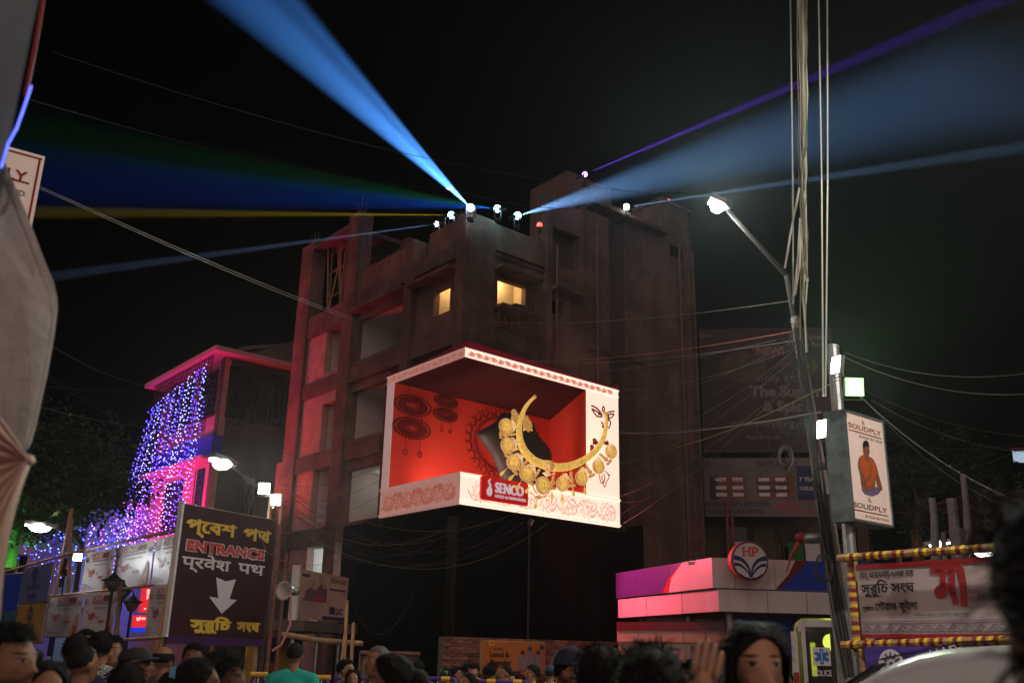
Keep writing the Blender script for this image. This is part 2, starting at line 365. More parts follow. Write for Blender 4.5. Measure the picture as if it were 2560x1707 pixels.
# stair tower set back on the roof
tp = onp(1420, 426, FR.p(0, 0, -3), FR.N); tw = Fr(tp - Vector((0, 0, tp.z)), FR.U, 1, 1); tl = Fr(tp - Vector((0, 0, tp.z)), FL.U, 1, 1)
MB().slab(tw, 0, 15, 2.6, tp.z, -.3, 0).build('tower_wall', concrete2, BL); MB().slab(tl, .02, 15, 2.4, tp.z, -.3, 0).build('tower_wall', concrete2, BL)
MB().slab(tw, 2.0, 15, 5.5, tp.z - .9, -.4, -.1).build('tower_wall', concrete2, BL)
q = [FL.p(.05, 14.5, -.2), FL.p(11.7, 14.5, -.2), FL.p(11.7, 14.5, -.2) + FR.U * 11, FR.p(11.2, 14.5, -.2)]
b = MB(); b.quad(*q); b.quad(*[p - Vector((0, 0, .2)) for p in q]); b.build('roof_slab', darkconc, BL)
# end walls that close the volume
e = Fr(FR.p(11.42, 0), FL.U, 1, 1); MB().slab(e, 0, 0, 11, 17.5, -.2, 0).build('end_wall', concrete2, BL)

for u, z1 in ((3.9, 15.4), (5.9, 17.3), (10.6, 17.5)): MB().tube([FR.p(u, 10.6 if u < 5.4 else 0, .09), FR.p(u, z1, .09)], .05, 8).build('drain_pipe', rust, BL)
for u in (7.15, 7.4, 7.7, 10.85, 11.2, 11.6): MB().tube([FL.p(u, 17.8, -.15), FL.p(u + rnd.uniform(-.1, .1), 18.5 + rnd.random() * .4, -.15)], .014, 5).build('rebar', rust, BL)
for u in (.7, 1.6, 3.7, 5.2, 6.6): MB().tube([FL.p(u, 15.4, -.15), FL.p(u + rnd.uniform(-.06, .06), 15.75 + rnd.random() * .2, -.15)], .012, 5).build('rebar', rust, BL)
# ================================================================== black cloth below the display
cloth = mat('black_cloth', c(7, 6, 8), .97, spec=.04, var=.25, scale=2, bump=.3, bscale=5)
BK = thing('black_cloth_hoarding', 'matt black cloth hoarding draped over the ground floor under the display', 'hoarding', FR.p(0, 0, .6))
def drape(fr, u0, u1, z0, z1, d, sgn=1):
    b = MB(); n = 60; V = []
    for j in range(7):
        for i in range(n + 1):
            u = u0 + (u1 - u0) * i / n; v = z0 + (z1 - z0) * j / 6
            V.append(fr.p(u, v, d + .05 * math.sin(u * 5.1) + .04 * math.sin(u * 11 + 1) * (1 - j / 8) + .02 * math.sin(u * 2.3 + v * 1.7)))
    return b.add(V, [(j * (n + 1) + i, j * (n + 1) + i + 1, (j + 1) * (n + 1) + i + 1, (j + 1) * (n + 1) + i) for j in range(6) for i in range(n)])
drape(FL, -.55, 5.3, 0, 5.62, .75).build('cloth_panel', cloth, BK, smooth=True)
drape(FR, -.55, 7.35, 0, 5.62, .75).build('cloth_panel', cloth, BK, smooth=True)
b = MB(); b.quad(FR.p(7.35, 0, .75), FR.p(7.35, 0, 0), FR.p(7.35, 5.95, 0), FR.p(7.35, 5.95, .75)); b.build('cloth_panel', cloth, BK)
b = MB(); b.quad(FL.p(5.3, 0, .75), FL.p(5.3, 0, 0), FL.p(5.3, 5.62, 0), FL.p(5.3, 5.62, .75)); b.build('cloth_panel', cloth, BK)

# ================================================================== roof spotlights with their beams
def beam(src, Y0, dst, Y1, ang, col, P, label, blend=.5, lens=None, extra=(), r=.12, em=25):
    a = at(*src, Y0); d = (at(*dst, Y1) - a).normalized()
    t = thing('moving_head_spotlight', label, 'spotlight', a - Vector((0, 0, .45)), 'spotlights on the roof edge')
    s = d.cross(Vector((0, 0, 1))).normalized(); u = s.cross(d)
    MB().box(a.x - .1, a.y - .1, a.z - .46, a.x + .1, a.y + .1, a.z - .36).build('base', blackm, t)
    for k in (-1, 1): MB().tube([a - Vector((0, 0, .38)) + s * .15 * k, a + s * .17 * k], .025, 6).build('yoke_arm', blackm, t)
    MB().lathe(a - d * .34, d, [(.04, 0), (.06, .05), (.065, .2), (r * .55, .25), (r * .5, .3)], 16).build('head', blackm, t)
    MB().lathe(a - d * .03, d, [(r * .4, .02), (r * .7, .01), (r * .7, .0)], 16).build('lens', lamp_mat('lens_' + label[:14], (*(lens or col), 1), em), t)
    MB().sphere(a + d * .03, r, 12, 8).build('lens_dome', lamp_mat('lens_' + label[:14], (*(lens or col), 1), em), t)
    light('SPOT', a + d * .2, P, col, .012, aim=a + d * 5, spot=ang, blend=blend, parent=t, name='beam')
    for dst2, Y2, an2, c2, P2, bl2 in extra:
        light('SPOT', a + d * .2, P2, c2, .012, aim=at(*dst2, Y2), spot=an2, blend=bl2, parent=t, name='beam')
beam((1177, 520), 28.6, (540, -110), 15, 7.0, (.08, .33, 1), 6e6, 'roof corner spotlight throwing the broad blue beam up to the left', .6, (.5, .75, 1), em=40)
beam((1245, 522), 29.2, (0, 438), 52, 8, (.0, .13, 1), 1.1e7, 'spotlight throwing overlapping green and deep blue beams to the left', 1, (.3, .9, 1),
     extra=[((0, 330), 52, 7, (.01, .42, .16), 6e6, 1)])
beam((1130, 538), 30, (0, 530), 44, 1.9, (1, .66, 0), 4e7, 'spotlight throwing the level yellow beam to the left', .8, (1, .7, .02), em=3)
beam((1093, 560), 31, (-100, 722), 42, 1.8, (.35, .55, 1), 3.2e7, 'small spotlight throwing the thin pale beam low to the left', .8, (.8, .9, 1), r=.09, em=12)
beam((1292, 540), 28.9, (2560, 175), 46, 13.5, (.22, .5, 1), 1.9e7, 'spotlight throwing the wide pale blue beam to the right', 1, (.8, .92, 1), em=40)
beam((1460, 437), 32.5, (2560, -28), 30, 2.8, (.2, .05, 1), 4.4e7, 'highest spotlight, throwing the violet beam to the right', .9, (.5, .2, 1), em=10, r=.1)
beam((1564, 518), 33.4, (2560, 368), 33, 2.6, (.3, .58, 1), 3.6e7, 'right-hand spotlight throwing a thin white-blue beam to the right', .9, (.7, .88, 1), em=25)
for (x, y, Y, l) in ((1349, 563, 30, 'small red lamp on the roof edge beside the stair tower'), (1670, 503, 37, 'tiny red lamp at the far right end of the roof')):
    a = at(x, y, Y); t = thing('red_signal_lamp', l, 'lamp', a, 'red lamps on the roof')
    MB().sphere(a, .1, 10, 6).build('lens', lamp_mat('red_lens', (1, .05, .02, 1), 3), t); MB().lathe(a - Vector((0, 0, .25)), (0, 0, 1), [(.06, 0), (.06, .12), (.1, .16)], 10).build('housing', blackm, t)

# ================================================================== haze
hz = MB(); hz.box(-320, -110, -1, 320, 320, 33)
hm = bpy.data.materials.new('haze_air'); hm.use_nodes = True; nt = hm.node_tree; nt.nodes.clear()
o_ = nt.nodes.new('ShaderNodeOutputMaterial'); v_ = nt.nodes.new('ShaderNodeVolumePrincipled'); v_.inputs['Density'].default_value = .0004; v_.inputs['Color'].default_value = (.9, .92, .95, 1); v_.inputs['Anisotropy'].default_value = .72
nt.links.new(v_.outputs[0], o_.inputs['Volume']); ho = hz.build('haze', hm); ho['kind'] = 'stuff'
# ================================================================== big corner display case
ct = at(1161.4, 868.7, 28); cb = at(1150.2, 1258.6, 28)
ZT, ZB = ct.z, cb.z; CX = Vector(((ct.x + cb.x) / 2, 28, 0))
le = (atz(968.5, 943.6, ZT) + atz(948, 1294.4, ZB)) / 2; re_ = (atz(1546.5, 975.5, ZT) + atz(1549, 1318.3, ZB)) / 2
DH = ZT - ZB; LEDGE = .93; BAND = .27
DR = Fr((CX.x, CX.y, ZB), (re_.x - CX.x, re_.y - CX.y, 0), 0, DH); DR.W = Vector((re_.x - CX.x, re_.y - CX.y)).length
DL = Fr((CX.x, CX.y, ZB), (le.x - CX.x, le.y - CX.y, 0), 0, DH); DL.W = Vector((le.x - CX.x, le.y - CX.y)).length
print('display', DR.W, DL.W, DH)
D = thing('corner_display', 'glowing red and cream display case wrapped round the corner of the concrete building', 'display', Vector((CX.x, CX.y, ZB)))
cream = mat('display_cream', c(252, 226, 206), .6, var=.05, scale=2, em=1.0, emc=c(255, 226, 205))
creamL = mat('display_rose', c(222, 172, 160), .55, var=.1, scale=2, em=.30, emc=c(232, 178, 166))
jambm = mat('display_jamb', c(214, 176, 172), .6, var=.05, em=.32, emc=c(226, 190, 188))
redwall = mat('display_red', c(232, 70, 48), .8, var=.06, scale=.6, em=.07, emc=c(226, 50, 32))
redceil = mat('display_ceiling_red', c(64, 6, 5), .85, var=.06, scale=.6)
maroon = mat('maroon_housing', c(150, 14, 48), .6, var=.2, em=.0)
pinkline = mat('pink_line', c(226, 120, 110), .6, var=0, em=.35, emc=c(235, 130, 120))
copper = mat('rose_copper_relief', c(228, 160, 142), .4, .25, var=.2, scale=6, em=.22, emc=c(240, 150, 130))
uB = DR.uv(1467, 1110)[0]; uA = DL.uv(976, 1110)[0]
zc = DH - BAND; T = .06
Pp = atz(1375, 1050, ZB + zc); A3 = DL.p(uA, 0, -.031); B3 = DR.p(uB, 0, -.031)
print('uB', uB, 'uA', uA, 'P', Pp, A3, B3)
# frame pieces, mitred at the corner
def mitre(d):   # plan point where both faces shifted by d meet
    a1, a2 = DR.O + DR.N * d, DL.O + DL.N * d; r_, l_ = DR.U, DL.U
    den = r_.x * l_.y - r_.y * l_.x; t = ((a2.x - a1.x) * l_.y - (a2.y - a1.y) * l_.x) / den
    return a1 + r_ * t
def band(fr, z0, z1, d0, d1, name, m, u1=None):
    e0 = fr.O + fr.U * (u1 or fr.W); P = [mitre(d1), e0 + fr.N * d1, e0 + fr.N * d0, mitre(d0)]
    b = MB(); n_ = 4; V = [Vector((p.x, p.y, ZB + z0)) for p in P] + [Vector((p.x, p.y, ZB + z1)) for p in P]
    return b.add(V, [(0, 1, 2, 3), (4, 5, 6, 7)] + [(k_, (k_ + 1) % 4, 4 + (k_ + 1) % 4, 4 + k_) for k_ in range(4)]).build(name, m, D)
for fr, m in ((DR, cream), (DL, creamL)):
    band(fr, DH - BAND, DH, -T, 0, 'top_band', m); band(fr, 0, LEDGE, -.3, 0, 'ledge', m)
    for v, h, dd in ((LEDGE - .07, .06, .05), (.03, .05, .05), (DH - .05, .045, .045), (DH - BAND + .004, .03, .03)): band(fr, v, v + h, .001, dd, 'moulding', m)
MB().slab(DR, uB, LEDGE, DR.W, DH - BAND, -.03, -.005).build('side_panel', cream, D)
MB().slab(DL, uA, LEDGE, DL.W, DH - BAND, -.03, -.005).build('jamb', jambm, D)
# interior
def up(p, z): return Vector((p.x, p.y, ZB + z))
Pf = Vector((Pp.x, Pp.y, 0))
C3 = Vector((CX.x, CX.y, 0)) - (DR.N + DL.N) * .05
b = MB(); b.quad(up(A3, LEDGE - .3), up(Pf, LEDGE - .3), up(Pf, zc), up(A3, zc)); b.build('back_wall', redwall, D)
b = MB(); b.quad(up(Pf, LEDGE - .3), up(B3, LEDGE - .3), up(B3, zc), up(Pf, zc)); b.build('side_wall', redwall, D)
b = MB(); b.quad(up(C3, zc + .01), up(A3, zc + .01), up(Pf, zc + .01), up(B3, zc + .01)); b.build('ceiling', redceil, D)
b = MB(); b.quad(up(C3, LEDGE - .3), up(A3, LEDGE - .3), up(Pf, LEDGE - .3), up(B3, LEDGE - .3)); b.build('floor', redwall, D)
# housing behind
for fr in (DR, DL):
    q0 = mitre(-.3); q1 = fr.O + fr.U * (fr.W + .03) - fr.N * .3
    b = MB(); b.quad((q0.x, q0.y, ZT - .02), (q1.x, q1.y, ZT - .02), (q1.x, q1.y, ZT + .16), (q0.x, q0.y, ZT + .38))
    q0b = mitre(-.9); q1b = q1 - fr.N * .6; b.quad((q0.x, q0.y, ZT + .38), (q1.x, q1.y, ZT + .16), (q1b.x, q1b.y, ZT + .16), (q0b.x, q0b.y, ZT + .38)); b.build('housing', maroon, D)
MB().slab(DR, DR.W - .02, .0, DR.W + .02, DH + .2, -.9, -.01).build('housing', maroon, D); MB().slab(DL, DL.W - .02, 0, DL.W + .02, DH + .2, -.9, -.01).build('housing', maroon, D)
bt = MB(); bt.quad(DR.p(.05, -.01, -.02), DR.p(DR.W, -.01, -.02), DR.p(DR.W, -.01, -1.0), DL.p(DL.W, -.01, -1.0), DL.p(DL.W, -.01, -.02)); bt.build('underside', maroon, D)
# engraved scrolls
def spiral(u, v, r, turns, a0, sgn=1, n=20):
    return [(u + r * (1 - .82 * i / n) * math.cos(a0 + sgn * turns * 6.283 * i / n), v + r * (1 - .82 * i / n) * math.sin(a0 + sgn * turns * 6.283 * i / n)) for i in range(n + 1)]
def scroll_unit(u, v, w, h, sg):
    L = [spiral(u, v, h * .42, 1.4, 0, sg), spiral(u + w * .3, v + sg * h * .1, h * .3, 1.2, 3.1, -sg)]
    for k in range(9):
        a = k * .7 + sg; L.append([(u + math.cos(a) * h * .2 + t * h * .3 * math.cos(a + t * .9 * sg), v + max(-h * .45, min(h * .45, math.sin(a) * h * .22 + t * h * .28 * math.sin(a + t * .9 * sg)))) for t in (0, .4, .7, 1)])
    L.append([(u + w * (-.5 + t), v + sg * h * .34 * math.sin(t * 6.28)) for t in [i / 12 for i in range(13)]])
    return L
b = MB(); n = 22
for i in range(n):
    for st in scroll_unit(.25 + (DR.W - .4) * i / n, DH - BAND / 2 - .01, (DR.W - .3) / n, BAND * .68, 1 if i % 2 else -1): b.stroke(DR, st, .026, .004)
b.build('engraving', pinkline, D)
b = MB(); n = 7
for i in range(n):
    u = .35 + (DR.W - .5) * i / n + .4
    for st in scroll_unit(u, LEDGE * .47, (DR.W - .5) / n, LEDGE * .78, 1 if i % 2 else -1): b.stroke(DR, st, .034, .004)
b.build('engraving', pinkline, D)
def relief(fr, L, r, d, squash=1):
    b = MB()
    for st in L:
        k = len(st); b.tube([fr.p(x, y, d) for x, y in st], [r * (1.05 - .75 * i / k) for i in range(k)], 6)
    return b
L = []
for i in range(12): L += scroll_unit(.2 + (DL.W - .3) * i / 12, DH - BAND / 2 - .01, DL.W / 12, BAND * .66, 1 if i % 2 else -1)
relief(DL, L, .014, .006).build('relief', copper, D, smooth=True)
L = []
for i in range(7): L += scroll_unit(.38 + (DL.W - .5) * i / 7 + .1, LEDGE * .47, DL.W / 7, LEDGE * .74, 1 if i % 2 else -1)
relief(DL, L, .042, .01).build('relief', copper, D, smooth=True)
L = []
for i in range(7): L += scroll_unit(.35 + (DR.W - .5) * i / 7 + .4, LEDGE * .47, DR.W / 7, LEDGE * .78, 1 if i % 2 else -1)
relief(DR, L, .011, .0).build('relief', cream, D, smooth=True)
# printed face, words and feet on the side panel (pixel drawn on the panel plane)
X5 = lambda x, y: (920 + x * .31884, 840 + y * .31884)
ZP = lambda x, y: (1460 + x * .1595, 980 + y * .1595)
def pan(pts, d=0): return [DR.uv(*ZP(*p), d) for p in pts]
ink = mat('maroon_ink', c(96, 14, 18), .6, var=0, em=.02); inkp = mat('rose_ink', c(226, 120, 108), .6, var=0, em=.3, emc=c(235, 130, 118))
def smooth(pts, n=6):
    P = [vec((*p, 0)) for p in pts]; out = []
    for i in range(len(P) - 1):
        p0, p1, p2, p3 = P[max(0, i - 1)], P[i], P[i + 1], P[min(len(P) - 1, i + 2)]
        for k in range(n):
            t = k / n; q = .5 * ((2 * p1) + (p2 - p0) * t + (2 * p0 - 5 * p1 + 4 * p2 - p3) * t * t + (3 * p1 - p0 - 3 * p2 + p3) * t ** 3); out.append((q.x, q.y))
    out.append((P[-1].x, P[-1].y)); return out
STR = [[(115, 205), (190, 240), (250, 300), (285, 355)], [(122, 258), (190, 290), (250, 335), (285, 380), (210, 375), (170, 330), (122, 258)], [(350, 335), (400, 305), (480, 298)],
       [(355, 360), (400, 342), (470, 345), (430, 395), (380, 412), (358, 385)], [(305, 215), (290, 260), (300, 300), (320, 290), (322, 255), (305, 215)], [(275, 455), (285, 480), (310, 500)],
       [(375, 430), (405, 445), (418, 490), (400, 540)]]
b = MB(); b2 = MB()
for s_ in STR:
    q = smooth(s_); MB().stroke(DR, pan(q), .035, .006).build('printed_line', ink, D); b2.stroke(DR, pan([(x - 7, y + 7) for x, y in q]), .045, .002)
for cx, cy, rx, ry in ((230, 342, 15, 22), (382, 382, 16, 22), (305, 290, 6, 8)):
    b = MB(); b.poly(DR, pan([(cx + rx * math.cos(a * .524), cy + ry * math.sin(a * .524)) for a in range(12)]), .007); b.build('printed_pupil', ink, D)
b = MB(); b.poly(DR, pan([(272, 515), (300, 515), (340, 535), (380, 550), (412, 535), (395, 568), (340, 570), (290, 565)]), .007); b.build('printed_lips', ink, D); b = MB()
for k in range(5): b.poly(DR, pan([(332 + 17 * k + 7 * math.cos(a), 1238 + 16 * k + 13 * math.sin(a)) for a in [i * .785 for i in range(8)]]), .006)
for s_ in ([(240, 1290), (250, 1340), (262, 1400), (290, 1425), (300, 1390), (282, 1340), (290, 1300)], [(312, 1270), (330, 1340), (310, 1420), (318, 1475), (345, 1465), (350, 1410), (385, 1350), (395, 1310), (370, 1270)]):
    q = smooth(s_); b.stroke(DR, pan(q), .018, .006); b2.stroke(DR, pan([(x - 8, y + 6) for x, y in q]), .03, .002)
def words(mb, dx, dy, d):
    for t, x, y, h in (('Sh', 138, 805, 85), ('ok', 320, 812, 70), ('Sh', 98, 905, 85)):
        u, v = DR.uv(*ZP(x + dx, y + dy)); u2, v2 = DR.uv(*ZP(x + dx, y + dy - h)); mb.text(DR, t, u, v, (v2 - v) * 1.0, d, .05)
b.build('printed_feet', ink, D, kind='stuff'); b = MB(); words(b, 0, 0, .007); words(b2, -9, 7, .003)
b.build('printed_words', ink, D, kind='stuff'); b2.build('print_shadow', inkp, D, kind='stuff')
# hidden area lights added behind the ledge to light the red interior
def strip(fr, u, ln, P, tilt, dd=-.5, v=LEDGE - .2):
    o = light('AREA', fr.p(u, v, dd), P, (1, .62, .5), sx=ln, sy=.1, spread=130, parent=D, name='case_strip_light')
    z = (fr.N * math.cos(R_(tilt)) - Vector((0, 0, 1)) * math.sin(R_(tilt))).normalized(); x = Vector(fr.U); y = z.cross(x)
    o.rotation_euler = Matrix((x, y, z)).transposed().to_euler()
strip(DL, uA * .52, uA * .7, 82, 22); strip(DR, uB * .5, uB * .75, 24, 10, -.6)
# ---- brand plate
pu0, pv1 = DR.uv(*X5(868, 1130)); pu1, pv0 = DR.uv(*X5(1230, 1340))
pv1 = LEDGE - .03 ; pv0 = pv1 - .70
S = thing('brand_plate', 'red rounded plate with raised silver letters SENCO on the cream ledge', 'sign', DR.p(pu0, pv0, .06))
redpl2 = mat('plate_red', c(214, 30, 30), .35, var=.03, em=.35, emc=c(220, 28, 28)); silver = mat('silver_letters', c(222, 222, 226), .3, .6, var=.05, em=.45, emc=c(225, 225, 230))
pw = pu1 - pu0; k = .05
rp = [(pu0 + k, pv0), (pu1 - k, pv0), (pu1, pv0 + k), (pu1, pv1 - k), (pu1 - k, pv1), (pu0 + k, pv1), (pu0, pv1 - k), (pu0, pv0 + k)]
MB().prism(DR, rp, .055, .14).build('plate', redpl2, S)
b = MB(); b.text(DR, 'SENCO', pu0 + pw * .28, pv0 + .27, .30, .142, .012, width=pw * .6, thick=.05)
b.text(DR, 'GOLD & DIAMONDS', pu0 + pw * .28, pv0 + .12, .085, .142, .012, width=pw * .66, thick=.02); b.build('letters', silver, S)
b = MB(); e0 = pu0 + pw * .15; g0 = pv0 + .14
b.tube([DR.p(x, y, .17) for x, y in smooth([(e0 + .03, g0 + .48), (e0 - .03, g0 + .40), (e0 + .04, g0 + .30), (e0 - .06, g0 + .16), (e0 - .05, g0 + .04), (e0 + .02, g0), (e0 + .08, g0 + .06), (e0 + .07, g0 + .2), (e0 + .0, g0 + .32)])], .026, 6)
b.tube([DR.p(x, y, .17) for x, y in smooth([(e0 + .02, g0 + .2), (e0 - .02, g0 + .1), (e0 + .02, g0 + .05), (e0 + .05, g0 + .1), (e0 + .02, g0 + .2)])], .018, 6); b.build('emblem', silver, S, smooth=True)
# ---- bust
bustm = mat('charcoal_bust', c(26, 25, 25), .6, var=.08, scale=2, bump=.05, em=.006, emc=c(200, 190, 185))
BUF = DR.shifted(-1.15)
rows = [(600, 1045, 1100), (622, 1036, 1160), (660, 1020, 1262), (700, 968, 1290), (740, 866, 1296), (775, 875, 1318), (810, 893, 1345), (870, 935, 1402), (930, 985, 1428), (990, 1008, 1425), (1050, 1035, 1408), (1110, 1055, 1380), (1190, 1075, 1350)]
b = MB(); n = 24; V = []
ctr = None
for i, (y, x0, x1) in enumerate(rows):
    ua, va = BUF.uv(*X5(x0, y)); ub, vb = BUF.uv(*X5(x1, y)); hw = (ub - ua) / 2
    for k in range(n):
        a = 6.2832 * k / n; sg = math.copysign(abs(math.cos(a)) ** .85, math.cos(a))
        V.append(BUF.p((ua + ub) / 2 + hw * sg, (va + vb) / 2 + (vb - va) / 2 * sg, math.sin(a) * min(hw * .55, .5)))
m_ = len(rows); b.add(V, [(i * n + k, i * n + (k + 1) % n, (i + 1) * n + (k + 1) % n, (i + 1) * n + k) for i in range(m_ - 1) for k in range(n)] + [tuple(range(n))])
bo = b.build('necklace_bust', bustm, smooth=True); tag(bo, 'charcoal black neck and shoulder bust inside the red display case', 'bust')
sb = bo.modifiers.new('soft', 'SUBSURF'); sb.levels = 1; sb.render_levels = 1
# ---- engraved ring on the back wall
BWU = Vector((Pf.x - A3.x, Pf.y - A3.y, 0)); BW = Fr(up(A3, 0), BWU, BWU.length, DH)
engr = mat('dark_red_ornament', c(120, 26, 20), .6, var=.1)
rc = BW.uv(*X5(1075, 855)); rl = BW.uv(*X5(828, 850)); rt = BW.uv(*X5(1010, 620)); rr = rc[0] - rl[0]; rv = max(.3, abs(rt[1] - rc[1]))
RG = thing('wall_ring_ornament', 'large dark red ring with lotus petals on the back wall behind the bust', 'ornament', BW.p(rc[0], rc[1], .03))
for kx in (1.0, .93): 
    b = MB(); b.tube([BW.p(rc[0] + rr * kx * math.cos(a * .131), rc[1] + rv * kx * math.sin(a * .131), .03) for a in range(49)], .018, 5); b.build('ring', engr, RG)
for i in range(26):
    a = i * 6.2832 / 26; b = MB(); cu_, cv_ = rc[0] + rr * 1.2 * math.cos(a), rc[1] + rv * 1.2 * math.sin(a)
    pts = []
    for t in range(13):
        th = -2.4 + 4.8 * t / 12; lx, ly = .13 * math.sin(th), -.13 * math.cos(th) + (.05 if t in (0, 12) else 0)
        pts.append(BW.p(cu_ + (lx * -math.sin(a) - ly * -math.cos(a)) * 1.0, cv_ + (lx * math.cos(a) - ly * -math.sin(a)) * 1.15, .04))
    b.tube(pts, [.012 + .02 * (1 - abs(t - 6) / 6) for t in range(13)], 5); b.build('petal', engr, RG)
b = MB(); [b.sphere(BW.p(rc[0] + rr * .965 * math.cos(a * .1257), rc[1] + rv * .965 * math.sin(a * .1257), .03), .022, 6, 4) for a in range(50)]; b.build('bead_row', engr, RG, kind='stuff')
# ---- hanging rosettes
RF = DL.shifted(-.9)
for (x, y, rx, ry, l) in ((352, 545, 145, 74, 'upper of the two large dark red rosettes on the left of the display'), (345, 722, 148, 76, 'lower of the two large dark red rosettes on the left of the display'),
                          (612, 515, 88, 40, 'upper of the two small dark red rosettes near the display corner'), (607, 620, 90, 46, 'lower of the two small dark red rosettes near the display corner')):
    fr = BW.shifted(.06)
    u, v = fr.uv(*X5(x, y)); ru = abs(fr.uv(*X5(x - rx, y))[0] - u); rv = abs(fr.uv(*X5(x, y - ry))[1] - v)
    ru *= .97
    t = thing('hanging_rosette', l, 'ornament', fr.p(u, v), 'rosettes in the display')
    for kk, rad in ((1, .012), (.8, .03), (.6, .012), (.45, .02), (.28, .014)):
        b = MB(); b.tube([fr.p(u + ru * kk * math.cos(a * .2), v + rv * kk * math.sin(a * .2), .02 * kk) for a in range(33)], rad, 5); b.build('ring', engr, t)
    b = MB()
    for i in range(30):
        a = i * .2094; b.sphere(fr.p(u + ru * 1.04 * math.cos(a), v + rv * 1.06 * math.sin(a), 0), (.045, .03, .035), 6, 4)
        b.sphere(fr.p(u + ru * .7 * math.cos(a), v + rv * .7 * math.sin(a), .02), (.04, .02, .03), 6, 4); b.sphere(fr.p(u + ru * .5 * math.cos(a), v + rv * .5 * math.sin(a), .02), (.03, .02, .02), 6, 4)
    b.build('bead_row', engr, t, kind='stuff')
    for du in (-.5, .3):
        b = MB(); b.tube([fr.p(u - du * ru, v - rv, 0), fr.p(u - du * ru, v - rv - ru * .55, 0)], .008, 4); b.tube([fr.p(u - du * ru + ru * .13 * math.cos(a * .4), v - rv - ru * .68 + ru * .12 * math.sin(a * .4), 0) for a in range(17)], .016, 5); b.build('pendant', engr, t)
        b = MB(); b.tube([fr.p(u - du * ru, v + rv, 0), fr.p(u - du * ru, zc, 0)], .004, 4); b.build('hanging_wire', engr, t)

# ---- necklace
gold = mat('gold', c(235, 165, 70), .28, .6, var=.5, scale=16, bump=.8, bscale=40, em=.78, emvar=.5, emc=c(255, 196, 96))  # gold finishes: added emission stands in for front light, varied by noise
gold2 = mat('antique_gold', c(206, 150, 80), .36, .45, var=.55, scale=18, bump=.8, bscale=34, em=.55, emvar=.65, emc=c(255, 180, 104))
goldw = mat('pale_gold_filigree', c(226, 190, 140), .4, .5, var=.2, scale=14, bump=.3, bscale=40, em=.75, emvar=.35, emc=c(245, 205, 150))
X8 = lambda x, y: (1240 + x * .2041, 960 + y * .2041)
NF = DR.shifted(.32)
def n3(x, y, d=0): u, v = NF.uv(*X8(x, y), d); return NF.p(u, v, d)
pxm = abs(NF.uv(*X8(1000, 900))[1] - NF.uv(*X8(1000, 1000))[1]) / 100
NK = thing('gold_necklace', 'giant rigid gold collar necklace with coin medallions bursting out of the display', 'necklace', n3(640, 1000))
pl = smooth([(470, 160), (400, 230), (345, 315), (303, 425), (282, 540), (290, 660), (322, 770), (385, 865), (480, 945), (585, 985)], 5)
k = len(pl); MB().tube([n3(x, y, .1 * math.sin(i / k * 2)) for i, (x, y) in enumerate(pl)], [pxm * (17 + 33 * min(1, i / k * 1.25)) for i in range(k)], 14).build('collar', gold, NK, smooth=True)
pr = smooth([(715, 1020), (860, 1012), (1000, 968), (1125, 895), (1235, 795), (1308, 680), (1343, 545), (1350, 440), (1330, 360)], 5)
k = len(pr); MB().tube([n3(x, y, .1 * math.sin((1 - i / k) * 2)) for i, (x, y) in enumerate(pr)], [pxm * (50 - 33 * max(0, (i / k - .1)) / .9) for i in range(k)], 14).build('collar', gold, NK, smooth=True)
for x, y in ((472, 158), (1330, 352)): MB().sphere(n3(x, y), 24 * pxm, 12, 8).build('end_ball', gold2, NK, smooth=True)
for x, y, a in ((590, 985, 20), (712, 1015, 5)):
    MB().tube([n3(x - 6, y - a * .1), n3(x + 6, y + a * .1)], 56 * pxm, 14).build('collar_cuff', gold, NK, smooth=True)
def medal(x, y, r, tx, ty, front=.16, pointed=False):
    O = n3(x, y, front * .3); R = r * pxm; N = NF.N
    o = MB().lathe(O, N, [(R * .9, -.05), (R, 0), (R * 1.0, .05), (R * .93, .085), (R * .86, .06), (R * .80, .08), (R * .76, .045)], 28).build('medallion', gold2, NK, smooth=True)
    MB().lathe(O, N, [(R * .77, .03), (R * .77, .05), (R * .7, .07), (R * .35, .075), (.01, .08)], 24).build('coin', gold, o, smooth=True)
    b = MB(); rr_ = random.Random(int(x))
    for i in range(15):
        a = rr_.uniform(0, 6.28); q = rr_.uniform(.1, .62) * R; b.sphere(O + N * .075 + NF.U * q * math.cos(a) + NF.V * q * math.sin(a), (R * rr_.uniform(.06, .13), R * rr_.uniform(.05, .1), R * rr_.uniform(.06, .15)), 7, 4)
    b.build('embossing', gold, o, smooth=True, kind='stuff')
    b = MB()
    for i in range(36):
        a = i * .1745; b.sphere(O + N * .075 + NF.U * R * .9 * math.cos(a) + NF.V * R * .9 * math.sin(a), R * .055, 6, 4)
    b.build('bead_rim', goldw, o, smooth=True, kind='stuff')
    if tx or ty:   # filigree cap on the side of the collar
        l = math.hypot(tx, ty); tx /= l; ty /= l; ax = NF.U * tx + NF.V * ty; sd = NF.N.cross(ax)
        b = MB(); ctr_ = O + ax * R * .55 + N * .06
        for j in range(5):
            w_ = R * (.98 - .2 * j); b.tube([ctr_ + sd * w_ * math.cos(t * .3142) * .8 + ax * (R * .12 * j + R * .42 * math.sin(t * .3142) * (1 - j * .1)) + N * (.05 + .07 * math.sin(t * .3142)) for t in range(11)], R * .045, 5)
        for j in range(7):
            t = (j + .5) * .449; b.tube([ctr_ + sd * R * .8 * math.cos(t) * f + ax * R * .1 + ax * R * .75 * math.sin(t) * f + N * (.12 - .06 * f) for f in (0, .4, .7, 1)], R * .04, 5)
        b.build('filigree_cap', goldw, o, smooth=True)
